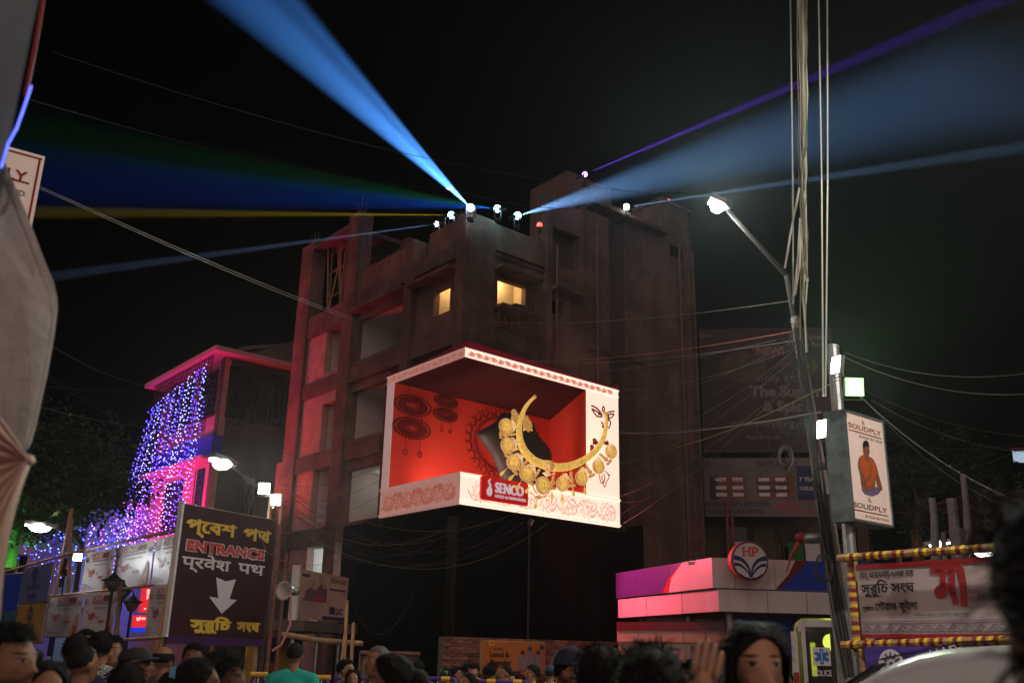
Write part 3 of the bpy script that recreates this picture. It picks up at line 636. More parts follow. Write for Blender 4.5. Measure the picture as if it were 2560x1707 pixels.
MED = [(112, 515, 86, 1, .1), (132, 745, 84, 1, .35), (207, 955, 88, .75, .6), (367, 1097, 92, .6, .8), (567, 1240, 98, 0, 0), (806, 1222, 86, .1, 1), (1041, 1147, 88, -.25, 1), (1250, 1010, 86, -.6, .75), (1405, 825, 84, -.85, .4)]
for m_ in MED: medal(m_[0], m_[1], m_[2] * 1.07, *m_[3:])
MB().lathe(n3(645, 1003, .1), NF.N, [(66 * pxm, -.06), (70 * pxm, 0), (62 * pxm, .1), (40 * pxm, .17), (5 * pxm, .2)], 20).build('clasp_dome', gold2, NK, smooth=True)
b = MB()
for i in range(20): a = i * .314; b.sphere(n3(645 + 66 * math.cos(a), 1003 + 66 * math.sin(a), .16), 7 * pxm, 6, 4)
for j in range(6): a = j * 1.047; b.tube([n3(645 + q * math.cos(a + q * .01), 1003 + q * math.sin(a + q * .01), .3 - q * .0016) for q in (8, 25, 45, 62)], 5 * pxm, 5)
b.build('clasp_filigree', goldw, NK, smooth=True)
MB().prism(NF, [NF.uv(*X8(*p)) for p in ((560, 1085), (615, 1070), (665, 1110), (640, 1125), (610, 1135))], .02, .08).build('clasp_leaf', goldw, NK)
CON = [((240, 612), (60, 622)), ((275, 785), (120, 850)), ((385, 935), (235, 1075)), ((540, 1035), (425, 1215)), ((712, 1075), (684, 1275)), ((915, 1065), (932, 1240)), ((1100, 985), (1172, 1120)), ((1265, 850), (1385, 955))]
for (a0, a1) in CON:
    b = MB(); b.tube([n3(*a0), n3(*a1)], 8 * pxm, 6)
    for f in (.12, .28, .42):
        x, y = a0[0] + (a1[0] - a0[0]) * f, a0[1] + (a1[1] - a0[1]) * f; b.sphere(n3(x, y), 19 * pxm, 8, 5)
    x, y = a0[0] + (a1[0] - a0[0]) * .66, a0[1] + (a1[1] - a0[1]) * .66; b.sphere(n3(x, y), 30 * pxm, 10, 7)
    dx, dy = a1[0] - a0[0], a1[1] - a0[1]; l = math.hypot(dx, dy)
    for sgn in (-1, 0, 1): b.sphere(n3(a1[0] - dy / l * 26 * sgn, a1[1] + dx / l * 26 * sgn), 21 * pxm, 8, 5)
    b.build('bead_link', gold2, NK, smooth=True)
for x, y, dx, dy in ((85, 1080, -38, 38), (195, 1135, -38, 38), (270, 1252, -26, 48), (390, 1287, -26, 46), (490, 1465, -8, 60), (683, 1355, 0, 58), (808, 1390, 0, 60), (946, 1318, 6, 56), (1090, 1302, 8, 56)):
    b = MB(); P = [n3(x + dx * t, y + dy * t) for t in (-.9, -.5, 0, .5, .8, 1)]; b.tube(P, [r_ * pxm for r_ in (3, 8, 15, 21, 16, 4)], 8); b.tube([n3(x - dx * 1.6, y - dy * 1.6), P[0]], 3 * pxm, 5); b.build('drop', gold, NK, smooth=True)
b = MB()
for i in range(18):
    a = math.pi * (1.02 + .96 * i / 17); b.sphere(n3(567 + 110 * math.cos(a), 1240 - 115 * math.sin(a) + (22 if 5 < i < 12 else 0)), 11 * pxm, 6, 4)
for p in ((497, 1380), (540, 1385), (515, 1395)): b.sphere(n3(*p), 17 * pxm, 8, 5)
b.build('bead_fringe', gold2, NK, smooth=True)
for x, y in ((700, 1000), (300, 600), (1150, 880)): MB().tube([n3(x, y, -.02), n3(x, y, -.02) - NF.N * (.5 if x != 1150 else .3)], .02, 5).build('support_rod', blackm, NK)
# earrings
for (x, y, l) in ((232, 405, 'gold earring left of the collar, hung on the dark bust'), (375, 480, 'gold earring right of the collar, hung on the dark bust')):
    F2 = DR.shifted(-.5); e = lambda a_, b_: F2.p(*F2.uv(*X8(x + a_, y + b_)))
    t = thing('gold_earring', l, 'earring', e(0, 0), 'earrings on the bust')
    MB().lathe(e(-15, -55), DR.N, [(.11, 0), (.12, .03), (.06, .06)], 14).build('stud', gold2, t, smooth=True)
    MB().lathe(e(5, 20), DR.N, [(.19, 0), (.2, .04), (.15, .05), (.05, .08)], 18).build('medallion', gold2, t, smooth=True)
    for k_ in (-35, 20, 60): MB().tube([e(k_, 70 + abs(k_ - 15) * -.3), e(k_ + 4, 105 - abs(k_ - 15) * .3)], [.01, .035], 6).build('drop', gold, t, smooth=True)
# ================================================================== pink-lit house on the left
HH = at(563, 880, 40); HP = Vector((HH.x, HH.y, 0)); ZR = HH.z
GL_ = Fr(HP, (math.cos(R_(129)), math.sin(R_(129)), 0), 1, 1); GR_ = Fr(HP, (math.cos(R_(41)), math.sin(R_(41)), 0), 1, 1)
PH = thing('balcony_house', 'three-storey house washed in pink and red light with a dark blue band', 'house', HP)
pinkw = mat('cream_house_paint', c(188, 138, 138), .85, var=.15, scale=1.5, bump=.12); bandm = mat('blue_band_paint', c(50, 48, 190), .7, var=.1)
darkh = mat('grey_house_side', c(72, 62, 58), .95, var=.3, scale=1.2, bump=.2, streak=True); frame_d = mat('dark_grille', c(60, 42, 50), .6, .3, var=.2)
def hw(fr, *a, m=pinkw, name='wall', par=None): return MB().slab(fr, *a).build(name, m, par or PH)
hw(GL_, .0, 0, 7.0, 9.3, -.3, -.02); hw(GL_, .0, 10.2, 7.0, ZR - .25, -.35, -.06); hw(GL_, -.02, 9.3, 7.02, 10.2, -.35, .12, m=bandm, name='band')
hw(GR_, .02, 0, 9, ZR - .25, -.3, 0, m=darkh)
b = MB(); e0 = GL_.p(-.3, 0, .8) + GR_.N * .5; P = [GL_.p(7.8, 0, .7), HP + GL_.N * .75 + GR_.N * .75, GR_.p(9, 0, .6), GR_.p(9, 0, -2), GL_.p(7.8, 0, -2)]
V = [Vector((p.x, p.y, ZR - .2)) for p in P] + [Vector((p.x, p.y, ZR)) for p in P]; b.add(V, [(0, 1, 2, 3, 4), (5, 6, 7, 8, 9)] + [(k, (k + 1) % 5, 5 + (k + 1) % 5, 5 + k) for k in range(5)]); b.build('roof', mat('pink_roof_edge', c(205, 160, 170), .7, var=.1), PH)
hw(GL_, -.1, 6.05, 7.0, 6.2, -.02, .55, name='balcony_slab'); hw(GL_, -.1, 9.16, 7.0, 9.28, -.02, .55, name='balcony_slab')
for (u0, u1, z0, z1) in ((.5, 2.3, 11.2, 13.2), (3.2, 5.4, 11.2, 13.2), (.7, 1.5, 6.9, 8.9), (3.0, 5.0, 6.5, 8.7), (1.0, 2.6, 3.2, 5.4)):
    wd = hw(GL_, u0, z0, u1, z1, -.02, .0, m=darkwin, name='window')
    hw(GL_, u0 - .08, z0 - .08, u1 + .08, z0, -.02, .08, m=frame_d, name='sill', par=wd)
    n = int((u1 - u0) / .22)
    for i in range(n + 1): hw(GL_, u0 + (u1 - u0) * i / n - .015, z0, u0 + (u1 - u0) * i / n + .015, z1, .05, .08, m=frame_d, name='bar', par=wd)
    for i in range(6): hw(GL_, u0, z0 + (z1 - z0) * (i + .5) / 6 - .012, u1, z0 + (z1 - z0) * (i + .5) / 6 + .012, .082, .1, m=frame_d, name='bar', par=wd)
GRI = thing('balcony_grille', 'tall balcony grille under the pink roof edge of the lit house', 'grille', GL_.p(3.5, 10.2, .5))
for i in range(30): MB().slab(GL_, .02 + i * .235, 10.22, .05 + i * .235, ZR - .22, .48, .51).build('bar', frame_d, GRI)
for i in range(14): MB().slab(GL_, 0, 10.4 + i * .24, 6.9, 10.425 + i * .24, .512, .53).build('rail', frame_d, GRI)
G2 = thing('side_grille', 'dark window grille on the shaded side of the balcony house', 'grille', GR_.p(2, 11, .05))
MB().slab(GR_, .3, 11.0, 5.5, 13.3, .002, .03).build('backing', darkwin, G2)
for i in range(26): MB().slab(GR_, .35 + i * .2, 11, .38 + i * .2, 13.3, .05, .08).build('bar', frame_d, G2)
for u, z in ((1.0, 6.6), (4.4, 6.6)):
    wd = hw(GR_, u, z, u + 1.0, z + 2, .002, .03, m=darkwin, name='window'); [hw(GR_, u + .2 * i, z, u + .2 * i + .03, z + 2, .05, .07, m=frame_d, name='bar', par=wd) for i in range(6)]
# arched roof behind
ar = MB(); A = [at(570 + (775 - 570) * t, 0, 52) for t in (0, 1)]
pts = [at(x, y, 52) for x, y in ((572, 880), (600, 868), (640, 862), (680, 861), (720, 856), (745, 846))]
for i in range(len(pts) - 1): ar.quad(pts[i], pts[i + 1], pts[i + 1] + Vector((0, 5, -.15)), pts[i] + Vector((0, 5, -.15))); ar.quad(pts[i], pts[i + 1], pts[i + 1] - Vector((0, 0, .22)), pts[i] - Vector((0, 0, .22)))
t = thing('arched_shed', 'faint arched shed roof between the balcony house and the concrete building', 'shed', ground(pts[2])); ar.build('roof', darkconc, t)
b = MB(); b.quad(pts[0] - Vector((0, 0, .25)), pts[-1] - Vector((0, 0, .25)), ground(pts[-1]), ground(pts[0])); b.build('wall', darkconc, t)

# ---------------- coloured floods (out in the street, real fixtures)
def flood(name, label, pos, aim, P, col, size=.35, spot=110, em=6, visible=True):
    pos = vec(pos); aim = vec(aim); d = (aim - pos).normalized()
    t = thing(name, label, 'floodlight', pos, 'coloured floodlights')
    s = d.cross(Vector((0, 0, 1))).normalized(); u = s.cross(d)
    fr = Fr(pos, s, 1, 1, u); fr.N = d
    MB().slab(fr, -size / 2, -size / 2, size / 2, size / 2, -.12, -.01).build('housing', blackm, t)
    MB().slab(fr, -size * .45, -size * .45, size * .45, size * .45, -.009, .0).build('glass', lamp_mat(name + '_glow' + label[:10], (*col, 1), em), t)
    MB().tube([pos - d * .1 - Vector((0, 0, 0)), pos - d * .1 - Vector((0, 0, pos.z - .01))], .03, 6).build('post', blackm, t)
    light('SPOT', pos + d * .1, P, col, .15, aim=aim, spot=spot, blend=.6, parent=t)
flood('red_flood', 'red floodlight on a post below the balcony house, behind the banners', GL_.p(3.2, 4.6, 3.2), GL_.p(2.6, 9.5, 0), 1700, (1, .02, .06))
flood('magenta_flood', 'magenta floodlight on a post below the balcony house, behind the banners', GL_.p(1.6, 4.4, 4.6), GL_.p(2.5, 10.5, 0), 1900, (1, .015, .3))
flood('red_flood', 'red floodlight between the balcony house and the concrete building', FL.p(13.6, 6.5, 3.2), FL.p(10.2, 11.5, 0), 760, (1, .035, .03))
flood('blue_flood', 'blue floodlight below the low houses at the left', at(240, 1400, 40), at(230, 1300, 47), 700, (.04, .09, 1), spot=140)
flood('green_flood', 'green floodlight at the foot of the tree at the left', at(20, 1430, 29), at(60, 1290, 31), 160, (.1, 1, .12), spot=120)

# ================================================================== low houses far left
def low_house(x0, x1, yt, Y, col, label, h=9):
    a = at(x0, yt, Y); b_ = at(x1, yt, Y); fr = Fr((a.x, a.y, 0), (1, -.45, 0), 1, 1); Wd = (b_.x - a.x) / fr.U.x; Z = a.z
    t = thing('low_house', label, 'house', fr.p(Wd / 2, 0)); m = mat('paint_' + label[:16], col, .85, var=.18, scale=1.2, bump=.1)
    MB().slab(fr, 0, 0, Wd, Z, -4, 0).build('wall', m, t); MB().slab(fr, -.2, Z, Wd + .2, Z + .14, -4, .35).build('roof', darkconc, t)
    n = max(1, int(Wd / 2.2))
    for i in range(n):
        for z in (1.2, 4.3):
            if z + 1.4 > Z: continue
            u = (i + .5) * Wd / n - .5; wd = MB().slab(fr, u, z, u + 1.0, z + 1.3, .001, .02).build('window', darkwin, t)
            MB().slab(fr, u - .1, z + 1.34, u + 1.1, z + 1.42, .001, .3).build('sunshade', m, t); MB().slab(fr, u + .48, z, u + .52, z + 1.3, .021, .04).build('frame', whitep, wd)
    z = min(3.3, Z - 1); MB().slab(fr, 0, z, Wd, z + .12, .001, .7).build('balcony_slab', m, t)
    for i in range(int(Wd / .25)): MB().slab(fr, .1 + i * .25, z + .12, .13 + i * .25, z + .95, .62, .65).build('baluster', whitep, t)
low_house(225, 365, 1268, 46, c(190, 195, 215), 'pale blue-lit low house left of the balcony house')
low_house(120, 235, 1302, 48, c(150, 190, 165), 'low house with greenish wall behind the tall bamboo poles')
low_house(20, 125, 1330, 47, c(205, 180, 195), 'pale pink low house behind the tree trunk at the left edge')

# ================================================================== fairy lights
bulb = [lamp_mat('blue_bulb', (.015, .04, 1, 1), 7), lamp_mat('pale_blue_bulb', (.2, .3, 1, 1), 5)]
def string(pts, step, label, group, r=.032, jit=.025, cname='fairy_light_string'):
    P = [vec(p) for p in pts]; t = thing(cname, label, 'fairy lights', P[0], group)
    MB().tube(P, .006, 4).build('cable', wirem, t); b = MB()
    for a, e in zip(P, P[1:]):
        n = max(1, int((e - a).length / step))
        for i in range(n): q = a.lerp(e, (i + rnd.random()) / n) + Vector((rnd.uniform(-jit, jit), rnd.uniform(-jit, jit), rnd.uniform(-jit, jit))); b.add([q + Vector(d_) * r for d_ in ((1, 0, 0), (-1, 0, 0), (0, 1, 0), (0, -1, 0), (0, 0, 1), (0, 0, -1))], [(0, 2, 4), (2, 1, 4), (1, 3, 4), (3, 0, 4), (2, 0, 5), (1, 2, 5), (3, 1, 5), (0, 3, 5)])
    b.build('bulbs', bulb[rnd.random() < .3], t, kind='stuff')
for i in range(34):
    u = .1 + i * .205; top = ZR - .5 - .12 * u if i % 4 else ZR - 2.2
    z0 = rnd.uniform(4.2, 5.6); sw = .25 * i / 18
    string([GL_.p(u, top, .62), GL_.p(u + .1 * sw, (top + 9) / 2, .66 + sw * .3), GL_.p(u + .5 * sw, 7.2, .8 + sw * 1.2), GL_.p(u + 1.0 * sw, z0, 1.0 + sw * 2.2)], .2, 'string of tiny blue lights down the balcony house front, %s from its right corner' % nth(i), 'fairy light strings on the balcony house')
for i, x in enumerate(sorted(rnd.uniform(45, 365) for _ in range(44))):
    yt = 1275 + (365 - x) * .12 + rnd.uniform(-8, 25); yb = rnd.uniform(1385, 1480) if x > 130 else rnd.uniform(1390, 1430); Y = 42 + rnd.uniform(-1, 1)
    string([at(x, yt, Y), at(x - 6, (yt + yb) / 2, Y - .4), at(x - 22, yb, Y - .8)], .26, 'string of tiny blue lights over the low houses, %s from the left' % nth(i), 'fairy light strings on the low houses', r=.03, jit=.12)

# ================================================================== tree at left
def leafy(name, label, trunk, clumps, m, leaf=.16, n=240, tm=None, cat='tree'):
    t = thing(name, label, cat, trunk[0]); b = MB(); P = [vec(p) for p in trunk]
    b.tube(P, [.28 - .2 * i / (len(P) - 1) for i in range(len(P))], 8)
    for cx in clumps: b.tube([P[-1].lerp(P[-2], .3), P[-1].lerp(vec(cx[0]), .55) + Vector((0, 0, -.2)), cx[0]], [.1, .06, .02], 5)
    b.build('trunk', tm or mat('bark', c(92, 76, 62), .95, var=.4, scale=6, bump=.5), t)
    V = []; Fs = []; rr = random.Random(len(label))
    for cc, rad in clumps:
        cc = vec(cc); sub = [(cc + Vector((rr.gauss(0, rad * .5), rr.gauss(0, rad * .5), rr.gauss(0, rad * .38)))) for _ in range(int(n / 14))]
        for sx in sub:
            for _ in range(14):
                q = sx + Vector((rr.gauss(0, .22), rr.gauss(0, .22), rr.gauss(0, .2))); a = rr.uniform(0, 6.28); tl_ = rr.uniform(-.9, .9); l = leaf * rr.uniform(.6, 1.3)
                d1 = Vector((math.cos(a), math.sin(a), tl_)).normalized() * l; d2 = Vector((-math.sin(a), math.cos(a), rr.uniform(-.6, .6))).normalized() * l * .33
                k = len(V); V += [q - d1, q - d2, q + d1, q + d2]; Fs.append((k, k + 1, k + 2, k + 3))
    cr = MB(); cr.add(V, Fs); cr.build('crown', m, t, kind='stuff')
leafm = mat('leaf_green', (.05, .10, .03, 1), .6, var=.5, scale=2)
tb_ = ground(at(18, 1500, 30))
leafy('street_tree', 'leafy tree lit faintly green behind the parasol at the left edge', [tb_, at(22, 1420, 30), at(40, 1330, 30), at(70, 1270, 30)],
      [(at(x, y, 30 + dz), rd) for x, y, dz, rd in ((90, 1230, 0, 1.5), (150, 1180, 1, 1.5), (215, 1150, 2, 1.4), (120, 1120, 1, 1.4), (200, 1230, 0, 1.2), (255, 1200, 1, 1.1), (60, 1290, -1, 1.0), (130, 1290, -1, .9), (170, 1090, 2, 1.2), (290, 1240, 1, .8))], leafm, n=560)

# ================================================================== banner wall on bamboo
flexw = mat('white_flex', c(205, 203, 205), .45, var=.1, scale=2.5, bump=.25, bscale=2.2, spec=.6); redprint = mat('red_print', c(176, 60, 66), .5, var=.05); blackprint = mat('black_print', c(52, 46, 56), .6, var=0); greyprint = mat('grey_print', c(130, 120, 128), .6, var=0); skinprint = mat('beige_print', c(186, 150, 128), .6, var=.2, scale=12)
def flexpanel(fr, name, label, m, cat='banner', group=None, frame=True, wave=.005):
    t = thing(name, label, cat, fr.p(fr.W / 2, 0), group); n, k = 12, 8; V = []
    for j in range(k + 1):
        for i in range(n + 1): V.append(fr.p(fr.W * i / n, fr.H * j / k, wave * math.sin(i * 1.3 + j * .7 + fr.O.x) + wave * .6 * math.sin(j * 1.9 + i * .4)))
    b = MB(); b.add(V, [(j * (n + 1) + i, j * (n + 1) + i + 1, (j + 1) * (n + 1) + i + 1, (j + 1) * (n + 1) + i) for j in range(k) for i in range(n)]); b.build('sheet', m, t, smooth=True)
    if frame:
        for a, e in (((0, 0), (fr.W, 0)), ((0, fr.H), (fr.W, fr.H)), ((0, 0), (0, fr.H)), ((fr.W, 0), (fr.W, fr.H))): MB().tube([fr.p(*a, -.05), fr.p(*e, -.05)], .025, 5).build('frame_bar', bamboo, t)
    return t
def fp(fr, u, v): return u * fr.W, v * fr.H
def concast(tl, tr, bl, Y, label, Yr=None):
    fr = sign(tl, tr, bl, Y, Yr); t = flexpanel(fr, 'concast_banner', label, flexw, group='white banners of the banner wall'); W, H = fr.W, fr.H; d = .012
    MB().rect(fr, W * .28, H * .80, W * .82, H * .94, d).build('logo_box', redprint, t)
    MB().text(fr, 'CONCAST', W * .30, H * .825, H * .1, d + .004, .03, width=W * .32).build('lettering', whitep, t)
    b = MB(); b.text(fr, 'MAXX', W * .64, H * .83, H * .085, d + .004, .04, width=W * .16); b.text(fr, 'PREMIUM CONSTRUCTION STEEL', W * .28, H * .735, H * .035, d, .03, width=W * .54); b.text(fr, 'PREMIUM CONSTRUCTION STEEL', W * .36, H * .64, H * .03, d, .02, width=W * .38); b.build('lettering', blackprint, t)
    b = MB()
    for cx in (.1, .92):
        for s_ in (-1, 1): b.stroke(fr, [(W * cx + s_ * W * .015, H * .74), (W * cx + s_ * W * .05, H * .80), (W * cx + s_ * W * .045, H * .85)], W * .02, d); b.stroke(fr, [(W * cx, H * .76), (W * cx, H * .86)], W * .012, d)
    for k in range(4): b.rect(fr, W * .04, H * (.05 + .045 * k), W * (.22 + .1 * ((3 - k) % 3)), H * (.062 + .045 * k), d)
    b.build('small_print', greyprint, t, kind='stuff')
    b = MB(); b.text(fr, 'সুরুিচ', W * .2, H * .42, H * .11, d, .03, width=W * .22); b.text(fr, 'জগৎ', W * .54, H * .3, H * .08, d, .03, width=W * .17); b.build('lettering', redprint, t)
    b = MB(); b.text(fr, 'মাতৃ', W * .13, H * .53, H * .06, d, .02); b.text(fr, 'তব', W * .46, H * .40, H * .07, d, .02); b.build('lettering', greyprint, t)
    b = MB(); b.poly(fr, [(W * .72, H * .02), (W * .92, H * .02), (W * .95, H * .25), (W * .93, H * .5), (W * .88, H * .55), (W * .84, H * .42), (W * .8, H * .3)], d); b.build('printed_figure', skinprint, t); MB().poly(fr, [(W * .82, H * .02), (W * .92, H * .02), (W * .93, H * .22), (W * .85, H * .26)], d + .003).build('printed_dress', redprint, t)
    return fr
concast((216, 1381), (290, 1370), (199, 1481), 28.2, 'white banner at the left end of the upper banner row, beside the lit lamp')
concast((292, 1369), (388, 1347), (283, 1473), 27, 'creased glossy white banner in the middle of the upper banner row')
concast((392, 1346), (470, 1328), (381, 1467), 24.4, 'white banner at the right end of the upper row, half behind the entrance sign')
concast((124, 1490), (211, 1484), (113, 1590), 27, 'lower row white banner at the far left, right of the yellow banner', 25.4)
concast((213, 1484), (296, 1476), (198, 1590), 25.4, 'bluish white banner in the lower row behind the ornate street lamp', 24)
concast((377, 1465), (450, 1456), (363, 1592), 22.4, 'lower row white banner with its right half behind the entrance sign', 21.3)
for tl, tr, bl, Y, Yr, col, l, tx in (((58, 1422), (133, 1405), (48, 1510), 27.2, 24.8, c(105, 118, 170), 'pale blue banner above the yellow one at the left', 'CAPTAIN'), ((47, 1511), (118, 1501), (38, 1605), 27, 25, c(186, 148, 60), 'yellow banner in the lower row at the left', 'CAPTAIN'),
                                  ((-25, 1440), (60, 1423), (-30, 1530), 29, 27.3, c(30, 70, 190), 'deep blue banner at the left edge', ''), ((-30, 1530), (48, 1512), (-35, 1600), 29, 27.1, c(60, 110, 130), 'teal banner under the deep blue one at the left edge', '')):
    fr = sign(tl, tr, bl, Y, Yr); t = flexpanel(fr, 'coloured_banner', l, mat('flex_' + l[:9], col, .45, var=.15, scale=2, bump=.2, bscale=2), group='coloured banners of the banner wall'); W, H = fr.W, fr.H
    b = MB()
    if tx: b.text(fr, tx, W * .5, H * .36, H * .13, .03, .03, width=W * .42, al='c')
    b.stroke(fr, [(W * .4, H * .78), (W * .5, H * .92), (W * .6, H * .78)], W * .02, .03); b.stroke(fr, [(W * .43, H * .72), (W * .5, H * .56), (W * .57, H * .72)], W * .035, .03); b.disc(fr, W * .5, H * .8, W * .02, None, .03, 8)
    for k in range(3): b.rect(fr, W * .35, H * (.1 + .06 * k), W * .65, H * (.13 + .06 * k), .03)
    b.build('lettering', mat('navy_print', c(60, 66, 130), .6, var=0), t)
for x0, y0, x1, y1, Y, l in ((137, 1490, 180, 1270, 27, 'leaning pale bamboo pole left of the lit lamp'), (170, 1485, 178, 1290, 26.6, 'upright pale bamboo pole beside the lit lamp'), (375, 1690, 430, 1430, 21, 'dark bamboo pole behind the lower banners'), (290, 1640, 300, 1460, 24, 'bamboo pole between the lower white banners')):
    tag(MB().tube([at(x0, y0, Y), at(x1, y1, Y)], .05, 6).build('bamboo_pole', bamboo), l, 'pole')
for i, (x0, y0, x1, y1, Y) in enumerate(((0, 1432, 195, 1378, 27), (195, 1378, 470, 1318, 26.5), (110, 1492, 390, 1462, 26.5), (270, 1600, 470, 1590, 22))):
    tag(MB().tube([at(x0, y0, Y + .15), at(x1, y1, Y - 2.3)], .035, 6).build('bamboo_rail', bamboo), ['bamboo rail over the blue banners at the left', 'bamboo rail along the top of the upper banner row', 'bamboo rail between the two banner rows', 'bamboo rail under the lower banners'][i], 'pole')
# backlit red signs in the gap
redlit = mat('backlit_red', c(220, 40, 50), .5, var=.05, em=.9, emc=c(235, 40, 48)); litw = mat('backlit_white', c(250, 240, 230), .5, var=0, em=1.1, emc=c(255, 235, 225))
def litbox(tl, tr, bl, Y, Yr, label, texts, strip=None):
    fr = sign(tl, tr, bl, Y, Yr); t = thing('backlit_sign', label, 'sign', fr.p(0, 0), 'backlit red signs'); MB().slab(fr, 0, 0, fr.W, fr.H, -.1, 0).build('panel', redlit, t)
    b = MB(); [b.text(fr, s_, fr.W * u, fr.H * v, fr.H * h, .004, .03, al='c') for s_, u, v, h in texts]; b.build('lettering', litw, t)
    if strip: MB().slab(fr, 0, -.12, fr.W, -.005, -.1, 0).build('base_strip', mat('backlit_blue', c(30, 60, 220), .5, var=0, em=.8), t)
litbox((355, 1466), (380, 1466), (342, 1530), 27, 26.6, 'tall backlit red sign with white letters behind the banners', [('সুরু', .7, .75, .14), ('িচ', .7, .5, .14), ('সংঘ', .6, .1, .07)])
litbox((332, 1537), (372, 1537), (330, 1567), 26, 25.7, 'low backlit red sign with a blue base behind the banners', [('সুরুিচ সংঘ', .55, .62, .2)], True)
# ================================================================== entrance banner
flexm = mat('maroon_flex', c(64, 26, 34), .6, var=.15, scale=1.5, bump=.3, bscale=2.6, spec=.25)
EN = sign((458, 1258), (687, 1300), (421, 1588), 18)
t = flexpanel(EN, 'entrance_banner', 'tall maroon entrance banner with yellow, red and white lettering and a white arrow', flexm, wave=.006); W, H = EN.W, EN.H
yel = mat('yellow_print', c(240, 196, 70), .5, var=.05); pal = mat('pale_print', c(232, 220, 222), .5, var=.03); redl = mat('red_letter', c(214, 70, 66), .5, var=.03)
b = MB(); b.text(EN, 'প্েবশ', W * .05, H * .80, H * .10, .012, .035, width=W * .52); b.text(EN, 'পথ', W * .65, H * .80, H * .10, .012, .035, width=W * .32); b.build('lettering', yel, t)
b = MB(); b.text(EN, 'ENTRANCE', W * .07, H * .645, H * .088, .012, .075, width=W * .85); b.build('lettering_edge', pal, t)
b = MB(); b.text(EN, 'ENTRANCE', W * .08, H * .65, H * .078, .015, .045, width=W * .83); b.build('lettering', redl, t)
b = MB(); b.text(EN, 'प्रवेश', W * .05, H * .52, H * .088, .012, .02, width=W * .5); b.text(EN, 'पथ', W * .63, H * .52, H * .088, .012, .02, width=W * .3); b.build('lettering', pal, t)
b = MB(); b.poly(EN, [(W * .41, H * .465), (W * .515, H * .44), (W * .62, H * .465), (W * .575, H * .305), (W * .655, H * .30), (W * .51, H * .185), (W * .36, H * .31), (W * .455, H * .305)], .012); b.build('arrow', pal, t)
b = MB(); b.text(EN, 'সুরুিচ', W * .2, H * .06, H * .075, .012, .05, width=W * .42); b.text(EN, 'সংঘ', W * .68, H * .06, H * .075, .012, .05, width=W * .26); b.build('lettering', yel, t)
MB().slab(EN, -.05, -.02, .0, H + .05, -.06, .04).build('edge_strip', whitep, t); MB().slab(EN, 0, -.14, W, -.005, -.03, .02).build('hem', mat('violet_hem', c(70, 30, 90), .5, var=.1), t)
for x in (.02, .5, .98):
    q = EN.p(W * x, 0, -.12); tag(MB().tube([ground(q), q + Vector((0, 0, H + (.5 if x > .9 else 0)))], .05, 6).build('bamboo_pole', bamboo), {.02: 'bamboo pole behind the left edge of the entrance banner', .5: 'bamboo pole behind the middle of the entrance banner', .98: 'tall bamboo pole behind the right edge of the entrance banner'}[x], 'pole')
PL = EN.p(W + .12, 0, .05)
lp = thing('lamp_pole', 'slim rusty pole carrying two square floodlights beside the entrance banner', 'pole', ground(PL))
topz = at(689, 1262, PL.y).z
MB().tube([ground(PL), PL * 1 + Vector((0, 0, 0)), Vector((PL.x, PL.y, topz))], .05, 8).build('shaft', rust, lp); MB().tube([ground(PL) + Vector((.16, .1, 0)), Vector((PL.x + .16, PL.y + .1, at(700, 1380, PL.y).z))], .04, 8).build('shaft', rust, lp)
for y in (1330, 1400, 1480): MB().tube([Vector((PL.x - .04, PL.y, at(690, y, PL.y).z)), Vector((PL.x + .2, PL.y + .1, at(690, y, PL.y).z))], .02, 5).build('clamp', rust, lp)
MB().tube(sag(Vector((PL.x, PL.y, topz - .9)), EN.p(W * .8, H * .88, .1), .25), .008, 4).build('loose_cable', wirel, lp)
def sqlamp(x, y, Y, w_, h_, label, P, col, yaw=0, pitch=-12, em=30, spot=150, aim=None, group='square floodlights', skew=0, rim=False):
    p = at(x, y, Y); s_ = Y / F; hw_, hh = w_ * s_ / 2, h_ * s_ / 2
    d = Vector((math.sin(R_(yaw)), -math.cos(R_(yaw)), math.tan(R_(pitch)))).normalized(); sd = d.cross(Vector((0, 0, 1))).normalized(); u = sd.cross(d)
    if skew: u = (u + sd * skew).normalized()
    fr = Fr(p, sd, 1, 1, u); fr.N = d
    t = thing('square_floodlight', label, 'floodlight', p, group); MB().slab(fr, -hw_ * 1.08, -hh * 1.08, hw_ * 1.08, hh * 1.08, -.1, -.012).build('housing', steel, t)
    MB().slab(fr, -hw_, -hh, hw_, hh, -.01, 0).build('glass', lamp_mat('flood_glass_' + label[:22], (*col, 1), em), t); MB().tube([fr.p(-hw_ * 1.1, 0, -.05), fr.p(-hw_ * 1.1, -hh * 1.5, -.1), fr.p(hw_ * 1.1, -hh * 1.5, -.1), fr.p(hw_ * 1.1, 0, -.05)], .012, 5).build('bracket', steel, t)
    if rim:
        for a_ in ((-hw_ * 1.12, -hh * 1.12, hw_ * 1.12, -hh), (-hw_ * 1.12, hh, hw_ * 1.12, hh * 1.12), (-hw_ * 1.12, -hh, -hw_, hh), (hw_, -hh, hw_ * 1.12, hh)): MB().slab(fr, *a_, -.008, .012).build('rim', lamp_mat('green_rim', (.12, 1, .06, 1), 1.6), t)  # emissive green border imitates the lamp's halo, not a real rim
    light('SPOT', p + d * .06, P, col, .12, aim=aim or p + d, spot=spot, blend=.5, parent=t)
    light('SPOT', p + d * .12, P * 1.5, col, .1, aim=p + (EYE + Vector((0, 0, 9)) - p).normalized(), spot=100, blend=.8, parent=t, name='lamp_glare')  # extra spot added only to light a halo in the haze
sqlamp(660, 1221, 18.2, 26, 26, 'left of the two dazzling square floodlights beside the entrance banner', 500, (1, .96, .86), 10, aim=DR.p(2, 2.5, 0) * .5 + at(1000, 1690, 9) * .5)
